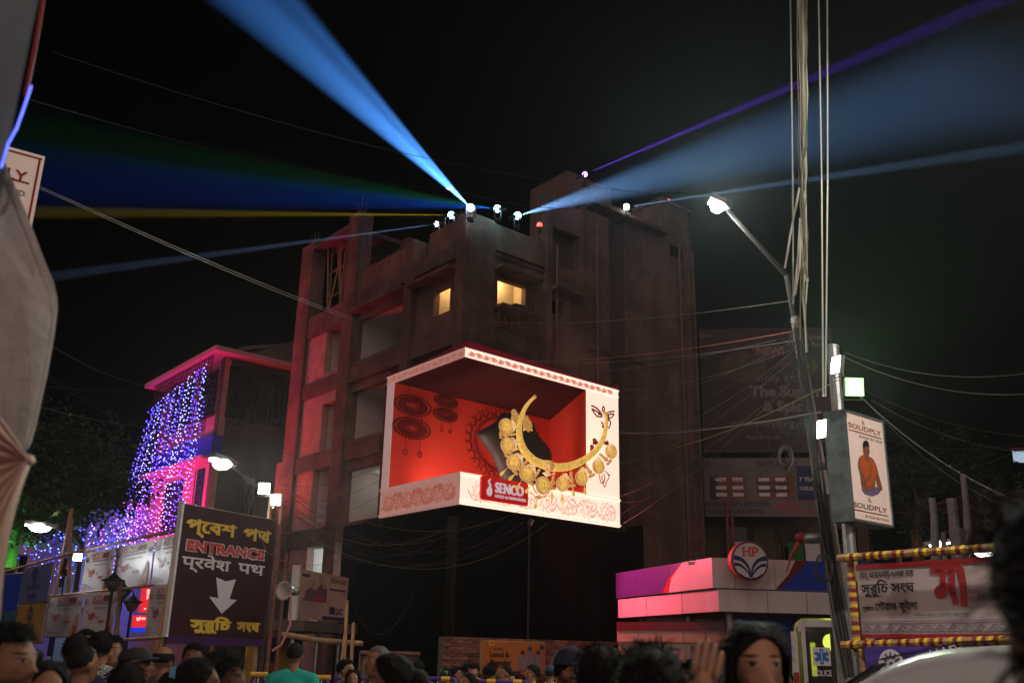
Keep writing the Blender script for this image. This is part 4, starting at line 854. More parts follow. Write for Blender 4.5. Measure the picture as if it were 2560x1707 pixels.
sqlamp(689, 1249, 18.2, 24, 26, 'right, lower one of the two dazzling square floodlights beside the entrance banner', 300, (1, .9, .72), -8, aim=at(500, 1700, 8))
darkarm = mat('dark_arm', c(62, 52, 50), .7, .2, var=.3)
def streetlamp(x, y, Y, label, post, P, col, head=.5, ydir=None, em=22, arm_r=.035, postr=.07, group='street lamps'):
    p = at(x, y, Y); post = [vec(q) for q in post]; t = thing('street_lamp', label, 'street lamp', ground(post[-1]), group)
    d = (post[0] - p); d.z *= .5; d.normalize(); s_ = d.cross(Vector((0, 0, 1))).normalized(); fr = Fr(p, d, 1, 1, s_); fr.N = s_.cross(d) if s_.cross(d).z < 0 else d.cross(s_)
    hd = MB(); hd.prism(fr, [(-head * .45, -.1), (head * .2, -.14), (head * .55, -.06), (head * .55, .06), (head * .2, .14), (-head * .45, .1)], -.12, -.02); hd.build('head', steel, t)
    MB().prism(fr, [(-head * .42, -.09), (head * .18, -.125), (head * .3, -.08), (head * .3, .08), (head * .18, .125), (-head * .42, .09)], -.019, .03).build('lens', lamp_mat('street_lens_' + label[:20], (*col, 1), em), t)
    MB().sphere(p + fr.N * .03, (head * .3, head * .3, .12), 12, 8).build('lens_bowl', lamp_mat('street_lens_' + label[:20], (*col, 1), em), t, smooth=True)  # glowing bowl added to enlarge the lamp's blown-out bright area
    MB().tube([p + d * head * .5, post[0]], arm_r, 7).build('arm', darkarm, t)
    if len(post) > 1: MB().tube(post, postr, 8).build('post', darkarm, t)
    light('SPOT', p + Vector((0, 0, -.14)), P, col, .12, aim=p + Vector((0, -.25, -1)), spot=165, blend=.4, parent=t)
pb = at(690, 1290, 20); streetlamp(555, 1156, 19.5, 'lit street lamp on an arm above the entrance banner', [at(612, 1190, 20), at(684, 1246, 20.2), ground(at(690, 1290, 20.2))], 260, (.95, 1, .93), .62)
streetlamp(100, 1316, 27, 'small lit street lamp under the tree at the left', [at(190, 1338, 27), at(205, 1360, 27), ground(at(205, 1400, 27))], 100, (1, .98, .95), .9)
sqlamp(194, 1392, 26.4, 19, 17, 'lit square floodlight at the end of the upper banner row', 45, (.93, .96, 1), 25, em=30)
# megaphone and small boards by the lamp pole
p = at(712, 1476, 18.4); mg = thing('megaphone', 'pale horn loudspeaker on the slim pole beside the entrance banner', 'loudspeaker', p)
ax = Vector((-.35, -1, -.05)).normalized(); MB().lathe(p - ax * .3, ax, [(.03, 0), (.04, .12), (.07, .2), (.13, .3), (.17, .34), (.165, .345), (.06, .2)], 20).build('horn', mat('horn_grey', c(190, 178, 175), .5, var=.1), mg, smooth=True)
MB().lathe(p - ax * .42, ax, [(.07, 0), (.08, .03), (.08, .12), (.03, .14)], 14).build('driver', steel, mg, smooth=True); MB().tube([p - ax * .2, PL + Vector((.16, .1, p.z - PL.z))], .02, 5).build('bracket', rust, mg)
MB().tube([p + Vector((.1, .1, -.1)), p + Vector((.13, .1, -.6)), p + Vector((.0, .1, -.95)), p + Vector((-.15, .1, -1.05))], .025, 6).build('cable', mat('pink_hose', c(200, 140, 135), .5, var=.1), mg)
# ================================================================== insurance billboard on a kiosk
LI = sign((749, 1421), (872, 1444), (734, 1543), 24); W, H = LI.W, LI.H
lt = thing('insurance_billboard', 'cream billboard with a printed family and LIC logo standing on a kiosk roof', 'billboard', ground(LI.p(W / 2, 0)))
paper = mat('cream_poster', c(206, 176, 150), .6, var=.12, scale=3, bump=.05); navy = mat('navy_ink', c(40, 38, 92), .6, var=0)
MB().slab(LI, 0, 0, W, H, -.12, 0).build('panel', paper, lt)
b = MB(); b.text(LI, 'JEEVAN LABH', W * .62, H * .83, H * .09, .004, .03, width=W * .33); b.rect(LI, W * .63, H * .14, W * .75, H * .30, .004); b.text(LI, 'LIC', W * .77, H * .15, H * .13, .004, .04, width=W * .14); b.rect(LI, W * .5, H * .0 + .01, W * .99, H * .09, .004); b.rect(LI, W * .6, H * .66, W * .95, H * .7, .004); b.rect(LI, W * .06, H * .86, W * .2, H * .92, .004); b.build('lettering', navy, lt)
b = MB(); [b.rect(LI, W * .05, H * (.05 + .045 * k), W * (.4 + .06 * (k % 3)), H * (.062 + .045 * k), .004) for k in range(9)]; b.build('small_print', greyprint, lt, kind='stuff')
b = MB()
for x, y, r in ((.28, .72, .045), (.42, .84, .045), (.5, .74, .04)): b.disc(LI, W * x, H * y, W * r, H * r * 2.2, .006, 14)
b.build('printed_heads', skinprint, lt)
b = MB(); b.poly(LI, [(W * .1, H * .38), (W * .32, H * .36), (W * .36, H * .6), (W * .26, H * .68), (W * .16, H * .6)], .004); b.poly(LI, [(W * .34, H * .4), (W * .56, H * .38), (W * .56, H * .66), (W * .44, H * .78), (W * .35, H * .66)], .005); b.build('printed_figures', mat('figure_print', c(120, 80, 96), .6, var=.4, scale=9), lt)
MB().poly(LI, [(W * .3, H * .36), (W * .52, H * .36), (W * .5, H * .5), (W * .36, H * .54)], .007).build('printed_cloth', redprint, lt)
MB().slab(LI, -.08, -.08, 0, H + .08, -.15, .05).build('frame_bar', whitep, lt); MB().slab(LI, -.1, -.3, W + .1, -.06, -1.6, .3).build('kiosk_roof', darkconc, lt)
for u in (.05, .5, .95): MB().tube([LI.p(W * u, -.3, -.1), ground(LI.p(W * u, 0, -.1))], .05, 8).build('post', steel, lt)
KB = Fr(ground(LI.p(0, 0, -1.2)), LI.U, W, 2.0)
kb = thing('insurance_kiosk', 'kiosk front of yellow and blue panels with LIC lettering under the billboard', 'kiosk', KB.p(W / 2, 0))
for i, m in enumerate((mat('kiosk_yellow', c(190, 140, 50), .6, var=.15), navy, mat('kiosk_yellow', (0,) * 4), navy)): MB().slab(KB, W * i / 4 + .01, 0, W * (i + 1) / 4 - .01, 1.95, -.05, 0).build('panel', m, kb)
MB().slab(KB, W * .1, .3, W * .45, 1.35, .02, .05).build('board', MC['kiosk_yellow'], kb); b = MB(); b.text(KB, 'LIC', W * .16, .75, .4, .055, .03); b.build('lettering', navy, kb)
PB = sign((690, 1423), (742, 1432), (690, 1545), 25); t = thing('grey_poster_board', 'plain greyish poster board left of the insurance billboard', 'billboard', ground(PB.p(.3, 0)))
MB().slab(PB, 0, 0, PB.W, PB.H, -.1, 0).build('panel', mat('grey_poster', c(130, 130, 122), .6, var=.2), t); b = MB(); b.disc(PB, PB.W * .5, PB.H * .25, .22, .3, .004); b.build('printed_bowl', blackprint, t); b = MB(); [b.tube([PB.p(u, 0, -.05), ground(PB.p(u, 0, -.05))], .04, 6) for u in (.1,)]; b.build('post', steel, t)
tag(MB().tube([at(703, 1584, 21.5), at(800, 1600, 22), at(906, 1608, 22.5)], .06, 8).build('bamboo_rail', bamboo), 'thick bamboo rail sloping across in front of the insurance kiosk', 'pole')
for i, (x0, y0, x1, y1) in enumerate(((862, 1690, 868, 1500), (878, 1680, 884, 1555), (845, 1690, 862, 1585))): tag(MB().tube([at(x0, y0, 22) - Vector((0, 0, 1.3)), at(x1, y1, 22)], .04, 6).build('bamboo_pole', bamboo), ['tallest bamboo pole right of the insurance billboard', 'short bamboo pole right of the insurance billboard', 'leaning bamboo pole under the insurance billboard'][i], 'pole')
# ---------------- corrugated fence, brick wall
cf = sign((898, 1630), (1046, 1637), (898, 1690), 21, 21.8); b = MB(); V = []; n = 64
for j in range(2):
    for i in range(n + 1): V.append(cf.p(cf.W * i / n, -cf.O.z + j * (cf.O.z + cf.H), .03 * math.sin(i * 1.3)))
b.add(V, [(i, i + 1, n + 2 + i, n + 1 + i) for i in range(n)]); t = thing('corrugated_fence', 'rusty corrugated sheet fence in front of the black cloth', 'fence', ground(cf.p(cf.W / 2, 0))); b.build('sheet', mat('corrugated_sheet', c(120, 96, 84), .6, .4, var=.35, scale=3, bump=.1), t)
MB().tube([cf.p(0, cf.H, .05), cf.p(cf.W, cf.H, .05)], .04, 6).build('top_rail', rust, t)
BR = plane_fr(ground(at(1108, 1588, 25)), 33); BRW = 5.4; BRH = at(1108, 1588, 25).z
bw = thing('brick_wall', 'low bare brick wall behind the crowd at the foot of the black cloth', 'wall', BR.p(BRW / 2, 0)); mortar = mat('mortar', c(110, 96, 88), .95, var=.2)
MB().slab(BR, 0, 0, BRW, BRH - .02, -.22, -.012).build('mortar', mortar, bw)
bm_ = [mat('brick_%d' % k, col, .9, var=.25, scale=9, bump=.4) for k, col in enumerate((c(150, 92, 74), c(136, 84, 68), c(160, 104, 84), c(122, 76, 64)))]
bmesh_ = {}
def brick_mesh(k, l):
    if (k, l) in bmesh_: return bmesh_[(k, l)]
    o = MB().box(-l / 2, -.05, -.032, l / 2, .0, .032).build('brick', bm_[k]); me = o.data; bpy.data.objects.remove(o); bmesh_[(k, l)] = me; return me
rot = math.atan2(BR.U.y, BR.U.x); cnt = 0
for r in range(13):
    z = BRH - .05 - r * .078
    off = .12 if r % 2 else 0; u = off
    while u < BRW - .12 and cnt < 300:
        o = bpy.data.objects.new('brick', brick_mesh(rnd.randrange(4), .225)); COL.objects.link(o); o.parent = bw; q = BR.p(u + .115, z, rnd.uniform(-.004, .01)) - Vector(bw['_w']); o.location = q; o.rotation_euler = (0, 0, rot); u += .238; cnt += 1
b = MB()
for r in range(13, 25):
    u = .12 if r % 2 else 0
    while u < BRW - .12: b.slab(BR, u, BRH - .082 - r * .078, u + .225, BRH - .018 - r * .078, -.05, .002); u += .238
b.build('lower_bricks', bm_[1], bw, kind='stuff')
LV = sign((1198, 1601), (1355, 1601), (1202, 1682), 24.6, 25.6); LV.O += BR.N * .15
t = flexpanel(LV, 'orange_banner', 'orange banner with dark Loved and Popular lettering hung on the brick wall', mat('orange_flex', c(190, 104, 48), .5, var=.2, scale=2, bump=.15), wave=.008); W, H = LV.W, LV.H
b = MB(); b.text(LV, 'Loved &', W * .11, H * .52, H * .17, .03, .02, width=W * .3); b.text(LV, 'Popular', W * .12, H * .27, H * .17, .03, .03, width=W * .33); b.text(LV, 'THE MOST', W * .16, H * .73, H * .06, .03, .02); b.rect(LV, W * .02, H * .02, W * .1, H * .1, .03); b.rect(LV, W * .3, H * .02, W * .6, H * .08, .03); b.build('lettering', mat('brown_print', c(50, 24, 18), .6, var=0), t)
b = MB()
for x, h_ in ((.62, .62), (.74, .75), (.87, .62)): b.poly(LV, [(W * (x - .055), H * .12), (W * (x + .055), H * .12), (W * (x + .06), H * .5), (W * (x + .025), H * h_), (W * (x - .025), H * h_), (W * (x - .06), H * .5)], .03)
b.build('printed_bottles', mat('bottle_print', c(140, 108, 116), .6, var=.4, scale=14), t); b = MB(); [b.poly(LV, [(W * (x - .028), H * h_), (W * (x + .028), H * h_), (W * (x + .028), H * (h_ + .11)), (W * (x - .028), H * (h_ + .11))], .034) for x, h_ in ((.62, .62), (.74, .75), (.87, .62))]; b.disc(LV, W * .93, H * .85, W * .035, H * .07, .034); b.build('printed_caps', blackprint, t); MB().ring(LV, W * .13, H * .95, W * .04, H * .07, W * .01, .03).build('printed_ring', yel, t)

# ================================================================== fuel station
FG = thing('fuel_station', 'fuel station kiosk with two-tier white, red and blue fascia', 'fuel station', ground(at(1780, 1500, 26)))
fw = mat('fascia_white', c(205, 200, 195), .4, var=.12, scale=3, bump=.05, streak=True); fb = mat('fascia_blue', c(28, 60, 170), .4, var=.1); fred = mat('fascia_red', c(190, 26, 36), .4, var=.1); fmar = mat('fascia_maroon', c(110, 22, 36), .4, var=.1); fpur = mat('fascia_violet', c(84, 52, 130), .4, var=.1)
def canopy(cpx, lpx, rpx, ybot, ext=0):
    L = at(*cpx, 26); z0 = at(cpx[0], ybot, 26).z; l = at(*lpx, 31.6); r = atz(*rpx, L.z); lv = (l - L); lv.z = 0; rv = (r - L)
    return Fr((L.x, L.y, z0), rv, rv.length + ext, L.z - z0), Fr((L.x, L.y, z0), lv, lv.length, L.z - z0)
UR, UL = canopy((1779, 1393), (1540, 1445), (2101, 1404), 1468, 2.5); LR, LL = canopy((1795, 1472), (1545, 1512), (2115, 1482), 1527, 2.5)
MB().slab(UR, 0, 0, UR.W, UR.H, -.15, 0).build('upper_fascia', fw, FG); MB().slab(UL, .01, 0, UL.W, UL.H, -.15, -.002).build('upper_fascia', fw, FG)
MB().slab(LR, 0, 0, LR.W, LR.H, -.15, 0).build('lower_fascia', fw, FG); MB().slab(LL, .01, 0, LL.W, LL.H, -.15, -.002).build('lower_fascia', fw, FG)
ru = lambda x, y: UR.uv(x, y); H = UR.H
e1 = [ru(1988, 1400)[0], ru(1970, 1430)[0], ru(1938, 1471)[0]]; e2 = [ru(2022, 1400)[0], ru(1985, 1440)[0], ru(1948, 1471)[0]]
MB().poly(UR, [(e1[2], .002), (e2[2], .002), (e2[1], H * .45), (e2[0], H - .002), (e1[0], H - .002), (e1[1], H * .5)], .004).build('red_curve', fmar, FG)
MB().poly(UR, [(e2[2], .002), (UR.W - .002, .002), (UR.W - .002, H - .002), (e2[0], H - .002), (e2[1], H * .45)], .004).build('blue_field', fb, FG)
ul = lambda x, y: UL.uv(x, y); g1 = [ul(1656, 1488)[0], ul(1672, 1450)[0], ul(1705, 1412)[0]]; g2 = [ul(1670, 1486)[0], ul(1678, 1445)[0], ul(1705, 1412)[0]]
MB().poly(UL, [(g1[0], .002), (UL.W, .002), (UL.W, H - .002), (g1[2], H - .002), (g1[1], H * .5)], .004).build('violet_field', fpur, FG); MB().poly(UL, [(g2[0], .002), (g1[0], .002), (g1[1], H * .5), (g1[2], H - .002), (g2[1], H * .5)], .005).build('red_curve', fred, FG)
for u in (1.9, 4.0): MB().slab(LL, u, .0, u + .012, LL.H, -.001, .006).build('joint', darkconc, FG); MB().slab(UL, u + .5, .0, u + .51, UL.H, .005, .009).build('joint', fpur, FG)
b = MB(); z = LR.O.z + .02; b.quad(Vector((*LR.p(LR.W, 0).xy, z)), Vector((*LR.O.xy, z)), Vector((*LL.p(LL.W, 0).xy, z)), Vector((*(LL.p(LL.W, 0) + LR.U * LR.W).xy, z))); b.build('soffit', mat('soffit_grey', c(120, 110, 105), .7, var=.1), FG)
KF = Fr(ground(LL.p(1.2, 0, -1.0)) , (LL.U * -1), 1, 1)
K0 = ground(at(1545, 1560, 29)); K1 = ground(at(1815, 1560, 27.4)); KW = Fr(K0, K1 - K0, (K1 - K0).length, 2.6); W = KW.W
beige = mat('kiosk_beige', c(190, 160, 138), .7, var=.15, scale=2)
MB().slab(KW, 0, 0, W, 2.08, -.2, 0).build('shop_wall', beige, FG); MB().slab(KW, 0, 2.08, W, 2.38, -.2, .08).build('shop_fascia', beige, FG); MB().slab(KW, 0, 2.38, W, 2.62, -.2, .1).build('red_band', fmar, FG)
[MB().slab(KW, W * f_, 2.085, W * f_ + .012, 2.375, .081, .086).build('joint', darkconc, FG) for f_ in (.2, .42, .62, .82)]
for x0, x1, m in ((.32, .62, mat('poster_white', c(190, 172, 160), .6, var=.15)), (.68, .98, mat('poster_grey', c(96, 90, 104), .6, var=.2))): MB().slab(KW, W * x0, .4, W * x1, 2.0, .001, .03).build('poster', m, FG)
b = MB(); b.text(KW, 'FOR THE NEXT GENERATION', W * .34, 1.86, .08, .035, .03, width=W * .24); b.text(KW, '2-WHEELERS', W * .34, 1.72, .08, .035, .03); b.build('lettering', blackprint, FG); b = MB(); b.text(KW, 'DEF', W * .74, 1.45, .16, .035, .02); b.build('lettering', greyprint, FG)
BBx = Fr(ground(at(1815, 1560, 27.4)), LR.U, 4.5, 3); MB().slab(BBx, 0, 0, 4.5, 1.75, -.2, -.05).build('shop_wall', darkconc, FG); MB().slab(BBx, 0, 1.75, 4.5, 2.75, -.2, 0).build('blue_sign', fb, FG)
b = MB(); b.text(BBx, 'Diesel', 1.9, 2.45, .14, .004, .01); b.disc(BBx, .95, 2.45, .17, None, .004); b.build('lettering', pal, FG)
for q in (LL.p(2.6, 0, -.6), LR.p(.5, 0, -.6), LL.p(5.5, 0, -.6)): MB().tube([Vector((q.x, q.y, LR.O.z)), ground(q)], .11, 12).build('column', steel, FG)
flood('red_flood', 'small red floodlight under the display, aimed at the fuel station', DR.p(2.6, -.3, .3), UL.p(2.8, -.2, 0), 1900, (1, .10, .18), size=.2, spot=115, em=.1)  # unseen flood added to put red light on the canopy
for f_ in (.22, .4, .58, .76): MB().slab(LR, LR.W * f_, .003, LR.W * f_ + .012, LR.H - .003, .0, .005).build('joint', darkconc, FG)
for f_ in (.1, .28): MB().slab(UR, UR.W * f_, .003, UR.W * f_ + .01, UR.H - .003, .0, .005).build('joint', darkconc, FG)
# round logo
hp = at(1872, 1402, 25.6); HPf = Fr(hp, UR.U, 1, 1); R0 = 46 * 25.6 / F
ro = thing('round_logo_sign', 'round white drum sign with red HP letters and blue petals on the fuel station fascia', 'sign', hp)
MB().lathe(hp - UR.N * .2, UR.N, [(R0 * 1.0, 0), (R0 * 1.03, .02), (R0 * 1.03, .27), (R0 * .99, .29)], 40).build('drum', mat('drum_side', c(196, 60, 60), .45, var=.1), ro, smooth=False)  # red side colour stands for red light falling on the white drum
MB().lathe(hp + UR.N * .085, UR.N, [(R0 * 1.0, 0), (R0 * .98, .012)], 40).build('rim', navy, ro); MB().lathe(hp + UR.N * .093, UR.N, [(R0 * .93, 0), (R0 * .93, .012)], 40).build('face', fw, ro)
def slabletter(mb, fr, ch, u, v, h, d):
    w_ = h * .9; s_ = h * .22
    if ch == 'H':
        for x in (0, w_ - s_ * 1.2): mb.rect(fr, u + x + s_ * .2, v, u + x + s_ * 1.2, v + h, d); mb.rect(fr, u + x - s_ * .15, v, u + x + s_ * 1.55, v + h * .16, d + .001); mb.rect(fr, u + x - s_ * .15, v + h * .84, u + x + s_ * 1.55, v + h, d + .001)
        mb.rect(fr, u + s_, v + h * .42, u + w_ - s_ * .8, v + h * .6, d + .002)
    else:
        mb.rect(fr, u + s_ * .2, v, u + s_ * 1.2, v + h, d); mb.rect(fr, u - s_ * .15, v, u + s_ * 1.7, v + h * .16, d + .001); mb.rect(fr, u - s_ * .15, v + h * .84, u + s_ * 1.3, v + h, d + .001)
        mb.stroke(fr, smooth([(u + s_ * .8, v + h * .91), (u + w_ * .55, v + h * .91), (u + w_ * .78, v + h * .7), (u + w_ * .55, v + h * .48), (u + s_ * .8, v + h * .48)]), s_ * .95, d + .002)
b = MB(); slabletter(b, HPf, 'H', -R0 * .42, R0 * .22, R0 * .5, .11); slabletter(b, HPf, 'P', R0 * .08, R0 * .22, R0 * .5, .11); b.build('lettering', redl, ro)
b = MB()
for s_ in (-1, 1):
    b.stroke(HPf, smooth([(s_ * R0 * .02, -R0 * .86), (s_ * R0 * .12, -R0 * .35), (s_ * R0 * .45, R0 * .03), (s_ * R0 * .9, R0 * .16)]), [R0 * (.05 + .012 * k) for k in range(19)], .11)
    b.stroke(HPf, smooth([(s_ * R0 * .02, -R0 * .86), (s_ * R0 * .2, -R0 * .55), (s_ * R0 * .55, -R0 * .25), (s_ * R0 * .88, -R0 * .2)]), [R0 * (.05 + .007 * k) for k in range(19)], .112)
    b.stroke(HPf, smooth([(s_ * R0 * .03, -R0 * .9), (s_ * R0 * .3, -R0 * .87), (s_ * R0 * .62, -R0 * .68)]), R0 * .06, .111)
b.build('petals', navy, ro)
cv = at(1735, 1407, 25.9); cc = thing('surveillance_camera', 'small pale surveillance camera on the red-lit fascia', 'camera', cv); MB().tube([cv, cv + Vector((-.18, -.08, -.02))], .04, 8).build('body', whitep, cc); MB().tube([cv, cv + Vector((.06, .1, .1))], .012, 5).build('bracket', steel, cc)
# ================================================================== building with billboards behind the station
ZB2 = Fr(ground(at(1735, 1100, 41)), (1, -.03, 0), 9.5, 16); bb = thing('billboard_building', 'dark building behind the fuel station carrying two big billboards', 'building', ZB2.p(3, 0))
MB().slab(ZB2, -.5, 0, 7.2, 8.0, -3, -.3).build('wall', darkconc, bb); MB().slab(ZB2, -.5, 5.2, 7.2, 5.35, -.3, .5).build('balcony_slab', darkconc, bb)
for i in range(6): MB().slab(ZB2, .1 + i * 1.15, 5.6, .95 + i * 1.15, 7.0, -.299, -.26).build('window', darkwin if i % 2 else mat('brown_shutter', c(110, 92, 74), .8, var=.3), bb)
for i in range(40): MB().slab(ZB2, i * .18, 5.35, i * .18 + .025, 6.3, .44, .47).build('baluster', rust, bb)
for i, (u, m) in enumerate(((1.3, whitep), (1.9, mat('green_cloth', c(50, 120, 60), .8, var=.3)), (3.6, MC['green_cloth']), (4.3, whitep))): MB().slab(ZB2, u, 5.3 - .3 * (i % 2), u + .6, 6.3, .48, .5).build('hanging_cloth', m, bb)
SU = sign((1748, 822), (2075, 800), (1765, 1130), 40, 39.4); su = thing('dessert_billboard', 'large dark unlit billboard reading The Sugarr and Spice', 'billboard', ground(SU.p(2, 0))); W, H = SU.W, SU.H
MB().slab(SU, 0, 0, W, H, -.2, 0).build('panel', mat('dark_red_poster', c(62, 18, 22), .6, var=.45, scale=.5), su)
b = MB(); b.text(SU, 'The Sugarr', W * .36, H * .44, H * .085, .01, .05, width=W * .54); b.text(SU, '& Spice', W * .45, H * .32, H * .085, .01, .05, width=W * .35); b.text(SU, 'only at', W * .42, H * .56, H * .06, .01, width=W * .28); b.text(SU, 'makes everything nice', W * .2, H * .2, H * .06, .01, width=W * .6); b.text(SU, 'Follow us on:', W * .32, H * .1, H * .035, .01, .01); b.text(SU, 'Salted Caramel', W * .72, H * .9, H * .04, .01, .01, width=W * .24); b.text(SU, 'Choco Pastry', W * .74, H * .84, H * .04, .01, .01, width=W * .2); b.text(SU, 'Chicken', W * .0, H * .93, H * .04, .01, .01, width=W * .1); b.build('lettering', mat('dim_print', c(120, 100, 96), .6, var=.1), su)
b = MB(); b.poly(SU, [(W * .38, H * .84), (W * .64, H * .86), (W * .6, H * .76), (W * .44, H * .75)], .006); b.build('burst', fmar, su); b = MB(); b.text(SU, 'NEW!', W * .43, H * .78, H * .06, .012, .04); b.build('lettering', MC['dim_print'], su)
b = MB(); b.disc(SU, W * .32, H * .68, W * .18, H * .13, .005); b.disc(SU, W * .72, H * .68, W * .16, H * .09, .005); b.build('printed_food', mat('food_print', c(90, 52, 40), .6, var=.6, scale=3), su)
for u in (.1, .5, .9): MB().tube([SU.p(W * u, -.1, -.3), Vector((*SU.p(W * u, 0, -.3).xy, 8.0))], .08, 6).build('post', rust, su)
HO = sign((1757, 1145), (2055, 1150), (1760, 1290), 39.9, 39.3); ho_ = thing('hospital_billboard', 'wide pale billboard of a hospital with printed building, below the dark billboard', 'billboard', ground(HO.p(2, 0))); W, H = HO.W, HO.H
MB().slab(HO, 0, 0, W, H, -.15, 0).build('panel', mat('pale_poster', c(120, 110, 106), .6, var=.2, scale=1.5), ho_)
b = MB(); b.text(HO, 'JAGANNATH GUPTA INSTITUTE OF', 0, H * .17, H * .075, .01, .03, width=W * .54); b.text(HO, 'MEDICAL SCIENCES & HOSPITAL', 0, H * .05, H * .075, .01, .03, width=W * .5); b.text(HO, 'IN WEST BENGAL', W * .46, H * .88, H * .07, .01, .03, width=W * .3); b.text(HO, 'ST', 0, H * .88, H * .07, .01, .03); b.rect(HO, W * .05, H * .28, W * .12, H * .7, .006); b.rect(HO, W * .44, H * .42, W * .72, H * .46, .008); b.rect(HO, W * .44, H * .54, W * .72, H * .58, .008); b.build('lettering', blackprint, ho_)
b = MB(); b.rect(HO, W * .08, H * .28, W * .36, H * .72, .005); b.rect(HO, W * .44, H * .28, W * .76, H * .7, .005); b.build('printed_building', mat('brick_print', c(130, 82, 66), .6, var=.2), ho_)
b = MB(); [b.rect(HO, W * x, H * y, W * (x + .09), H * (y + .06), .009) for x in (.1, .24, .46, .6) for y in (.34, .46, .6)]; b.build('printed_windows', pal, ho_)
MB().rect(HO, W * .78, H * .28, W * .99, H * .86, .006).build('blue_block', navy, ho_); b = MB(); b.text(HO, '7 YEARS', W * .8, H * .6, H * .07, .012, .02); b.text(HO, '12.05.2020', W * .8, H * .45, H * .06, .012, .02, width=W * .15); b.build('lettering', pal, ho_)
b = MB(); b.rect(HO, W * .6, H * .16, W * .8, H * .22, .006); b.text(HO, '8334905858 4007703', W * .6, H * .06, H * .06, .008, .02, width=W * .34); b.build('lettering', redprint, ho_)
for u in (1815, 1828): MB().tube([at(u, 1250, 38.6), ground(at(u + 8, 1420, 38.6))], .07, 6).build('post', rust, ho_)
# wrapped street lamp
p = at(2030, 1345, 22); wl = thing('wrapped_lamp', 'unlit street lamp head with red cloth tied round it above the fuel station', 'street lamp', p)
MB().sphere(p, (.28, .2, .13), 12, 7).build('head', steel, wl, smooth=True); MB().sphere(p + Vector((-.25, 0, .02)), (.13, .13, .11), 10, 6).build('cloth', mat('red_cloth', c(140, 30, 34), .8, var=.2, bump=.3), wl, smooth=True)
MB().tube([p + Vector((-.3, 0, -.1)), p + Vector((-.5, 0, -.4)), p + Vector((-.62, 0, -.75))], [.06, .03, .015], 5).build('cloth_tail', MC['red_cloth'], wl); MB().tube([p + Vector((.2, .1, 0)), p + Vector((.8, .4, -.3)), ground(p + Vector((.9, .4, 0)))], .05, 6).build('post', steel, wl)
# ================================================================== leaning utility pole and its cables
pj = at(1988, 795, 16); pbm = at(2122, 1690, 15); pg = ground(pbm + (pbm - pj).normalized() * 1.0); 
UP = thing('utility_pole', 'leaning concrete utility pole wrapped in tangled cables at the right', 'utility pole', pg)
MB().tube([pg, at(2072, 1330, 15.5), pj], [.15, .13, .08], 10).build('shaft', mat('pole_concrete', c(140, 130, 122), .9, var=.3, scale=4, bump=.3), UP)
b = MB(); rr = random.Random(3)
for i in range(26):
    P = []; x0 = rr.uniform(-14, 16); ph = rr.uniform(0, 6)
    for k in range(9):
        t_ = k / 8; x = 1992 + (2118 - 1992) * t_ + x0 * (.6 + .6 * math.sin(ph + t_ * 5)); y = 820 + (1690 - 820) * t_; P.append(at(x, y, 15.7 - .7 * t_ + rr.uniform(-.12, .05)))
    b.tube(P, .012, 4)
b.build('cable_wrap', wirem, UP, kind='stuff')
b = MB()
for i in range(26):
    c0 = at(1992 + rr.uniform(-18, 22), 850 + rr.uniform(-30, 110), 15.7); ra, rb, ph = rr.uniform(.06, .18), rr.uniform(.1, .3), rr.uniform(0, 6); b.tube([c0 + Vector((ra * math.cos(ph + k_ * .5), .1 * math.sin(k_ + ph), rb * math.sin(ph * 2 + k_ * .45))) for k_ in range(10)], .006, 4)
b.build('cable_tangle', wirem, UP, kind='stuff')
lampR = (1795, 515)
streetlamp(1795, 513, 16, 'dazzling street lamp on a long arm high at the right', [at(1968, 690, 16), at(1985, 790, 16)], 600, (.86, 1, .93), .42, em=60, arm_r=.05, postr=.055)
light('SPOT', at(1795, 522, 15.75), 2000, (.78, 1, .93), .1, aim=EYE + Vector((2, 0, 13)), spot=120, blend=.8, name='lamp_glare')  # extra spot added for the street lamp's halo, aimed over the camera
coil = mat('coil_grey', c(90, 84, 80), .5, var=.2)
for i, (x, y, r_, Y, l) in enumerate(((1963, 1143, 22, 14.6, 'loose coil of cable hanging left of the box sign'), (2062, 1205, 34, 14.2, 'large grey coil of cable beside the box sign'), (2060, 1420, 26, 15, 'coil of black cable hanging on the leaning pole'))):
    t = thing('cable_coil', l, 'cable', at(x, y, Y), 'coils of cable'); b = MB()
    for k in range(7):
        s_ = rr.uniform(.75, 1.15); ph = rr.uniform(-.2, .2); b.tube([at(x + r_ * s_ * .8 * math.cos(a * .35), y + r_ * s_ * 1.25 * math.sin(a * .35 + ph), Y + .04 * k) for a in range(19)], .009, 4)
    b.build('loops', coil, t)
# hanging cable bundle, close to the camera
hb = thing('hanging_cable_bundle', 'bundle of pale cables hanging straight down with frayed lower end', 'cable', at(2015, 880, 9))
hm1 = [mat('hang_cable_%d' % i, col, .3, .3, var=.2, scale=3) for i, col in enumerate((c(190, 188, 176), c(140, 120, 104), c(215, 215, 205), c(120, 135, 96)))]
for i in range(12):
    x0 = 1988 + i * 2.7; x1 = 2000 + rr.uniform(0, 20); yb = rr.choice((880, 850, 800, 760, 880, 700)); P = []
    for k in range(15):
        t_ = k / 14; x = x0 + (x1 - x0) * t_ + rr.uniform(-2, 2) * (1 + 2 * (t_ > .5)) + (9 * math.sin(t_ * 9 + i) if t_ > .55 else 0) * .5; P.append(at(x, -160 + (yb + 160) * t_, 9 + .1 * math.sin(i)))
    MB().tube(P, .0045 + .002 * (i % 3), 5).build('cable', hm1[i % 4], hb)
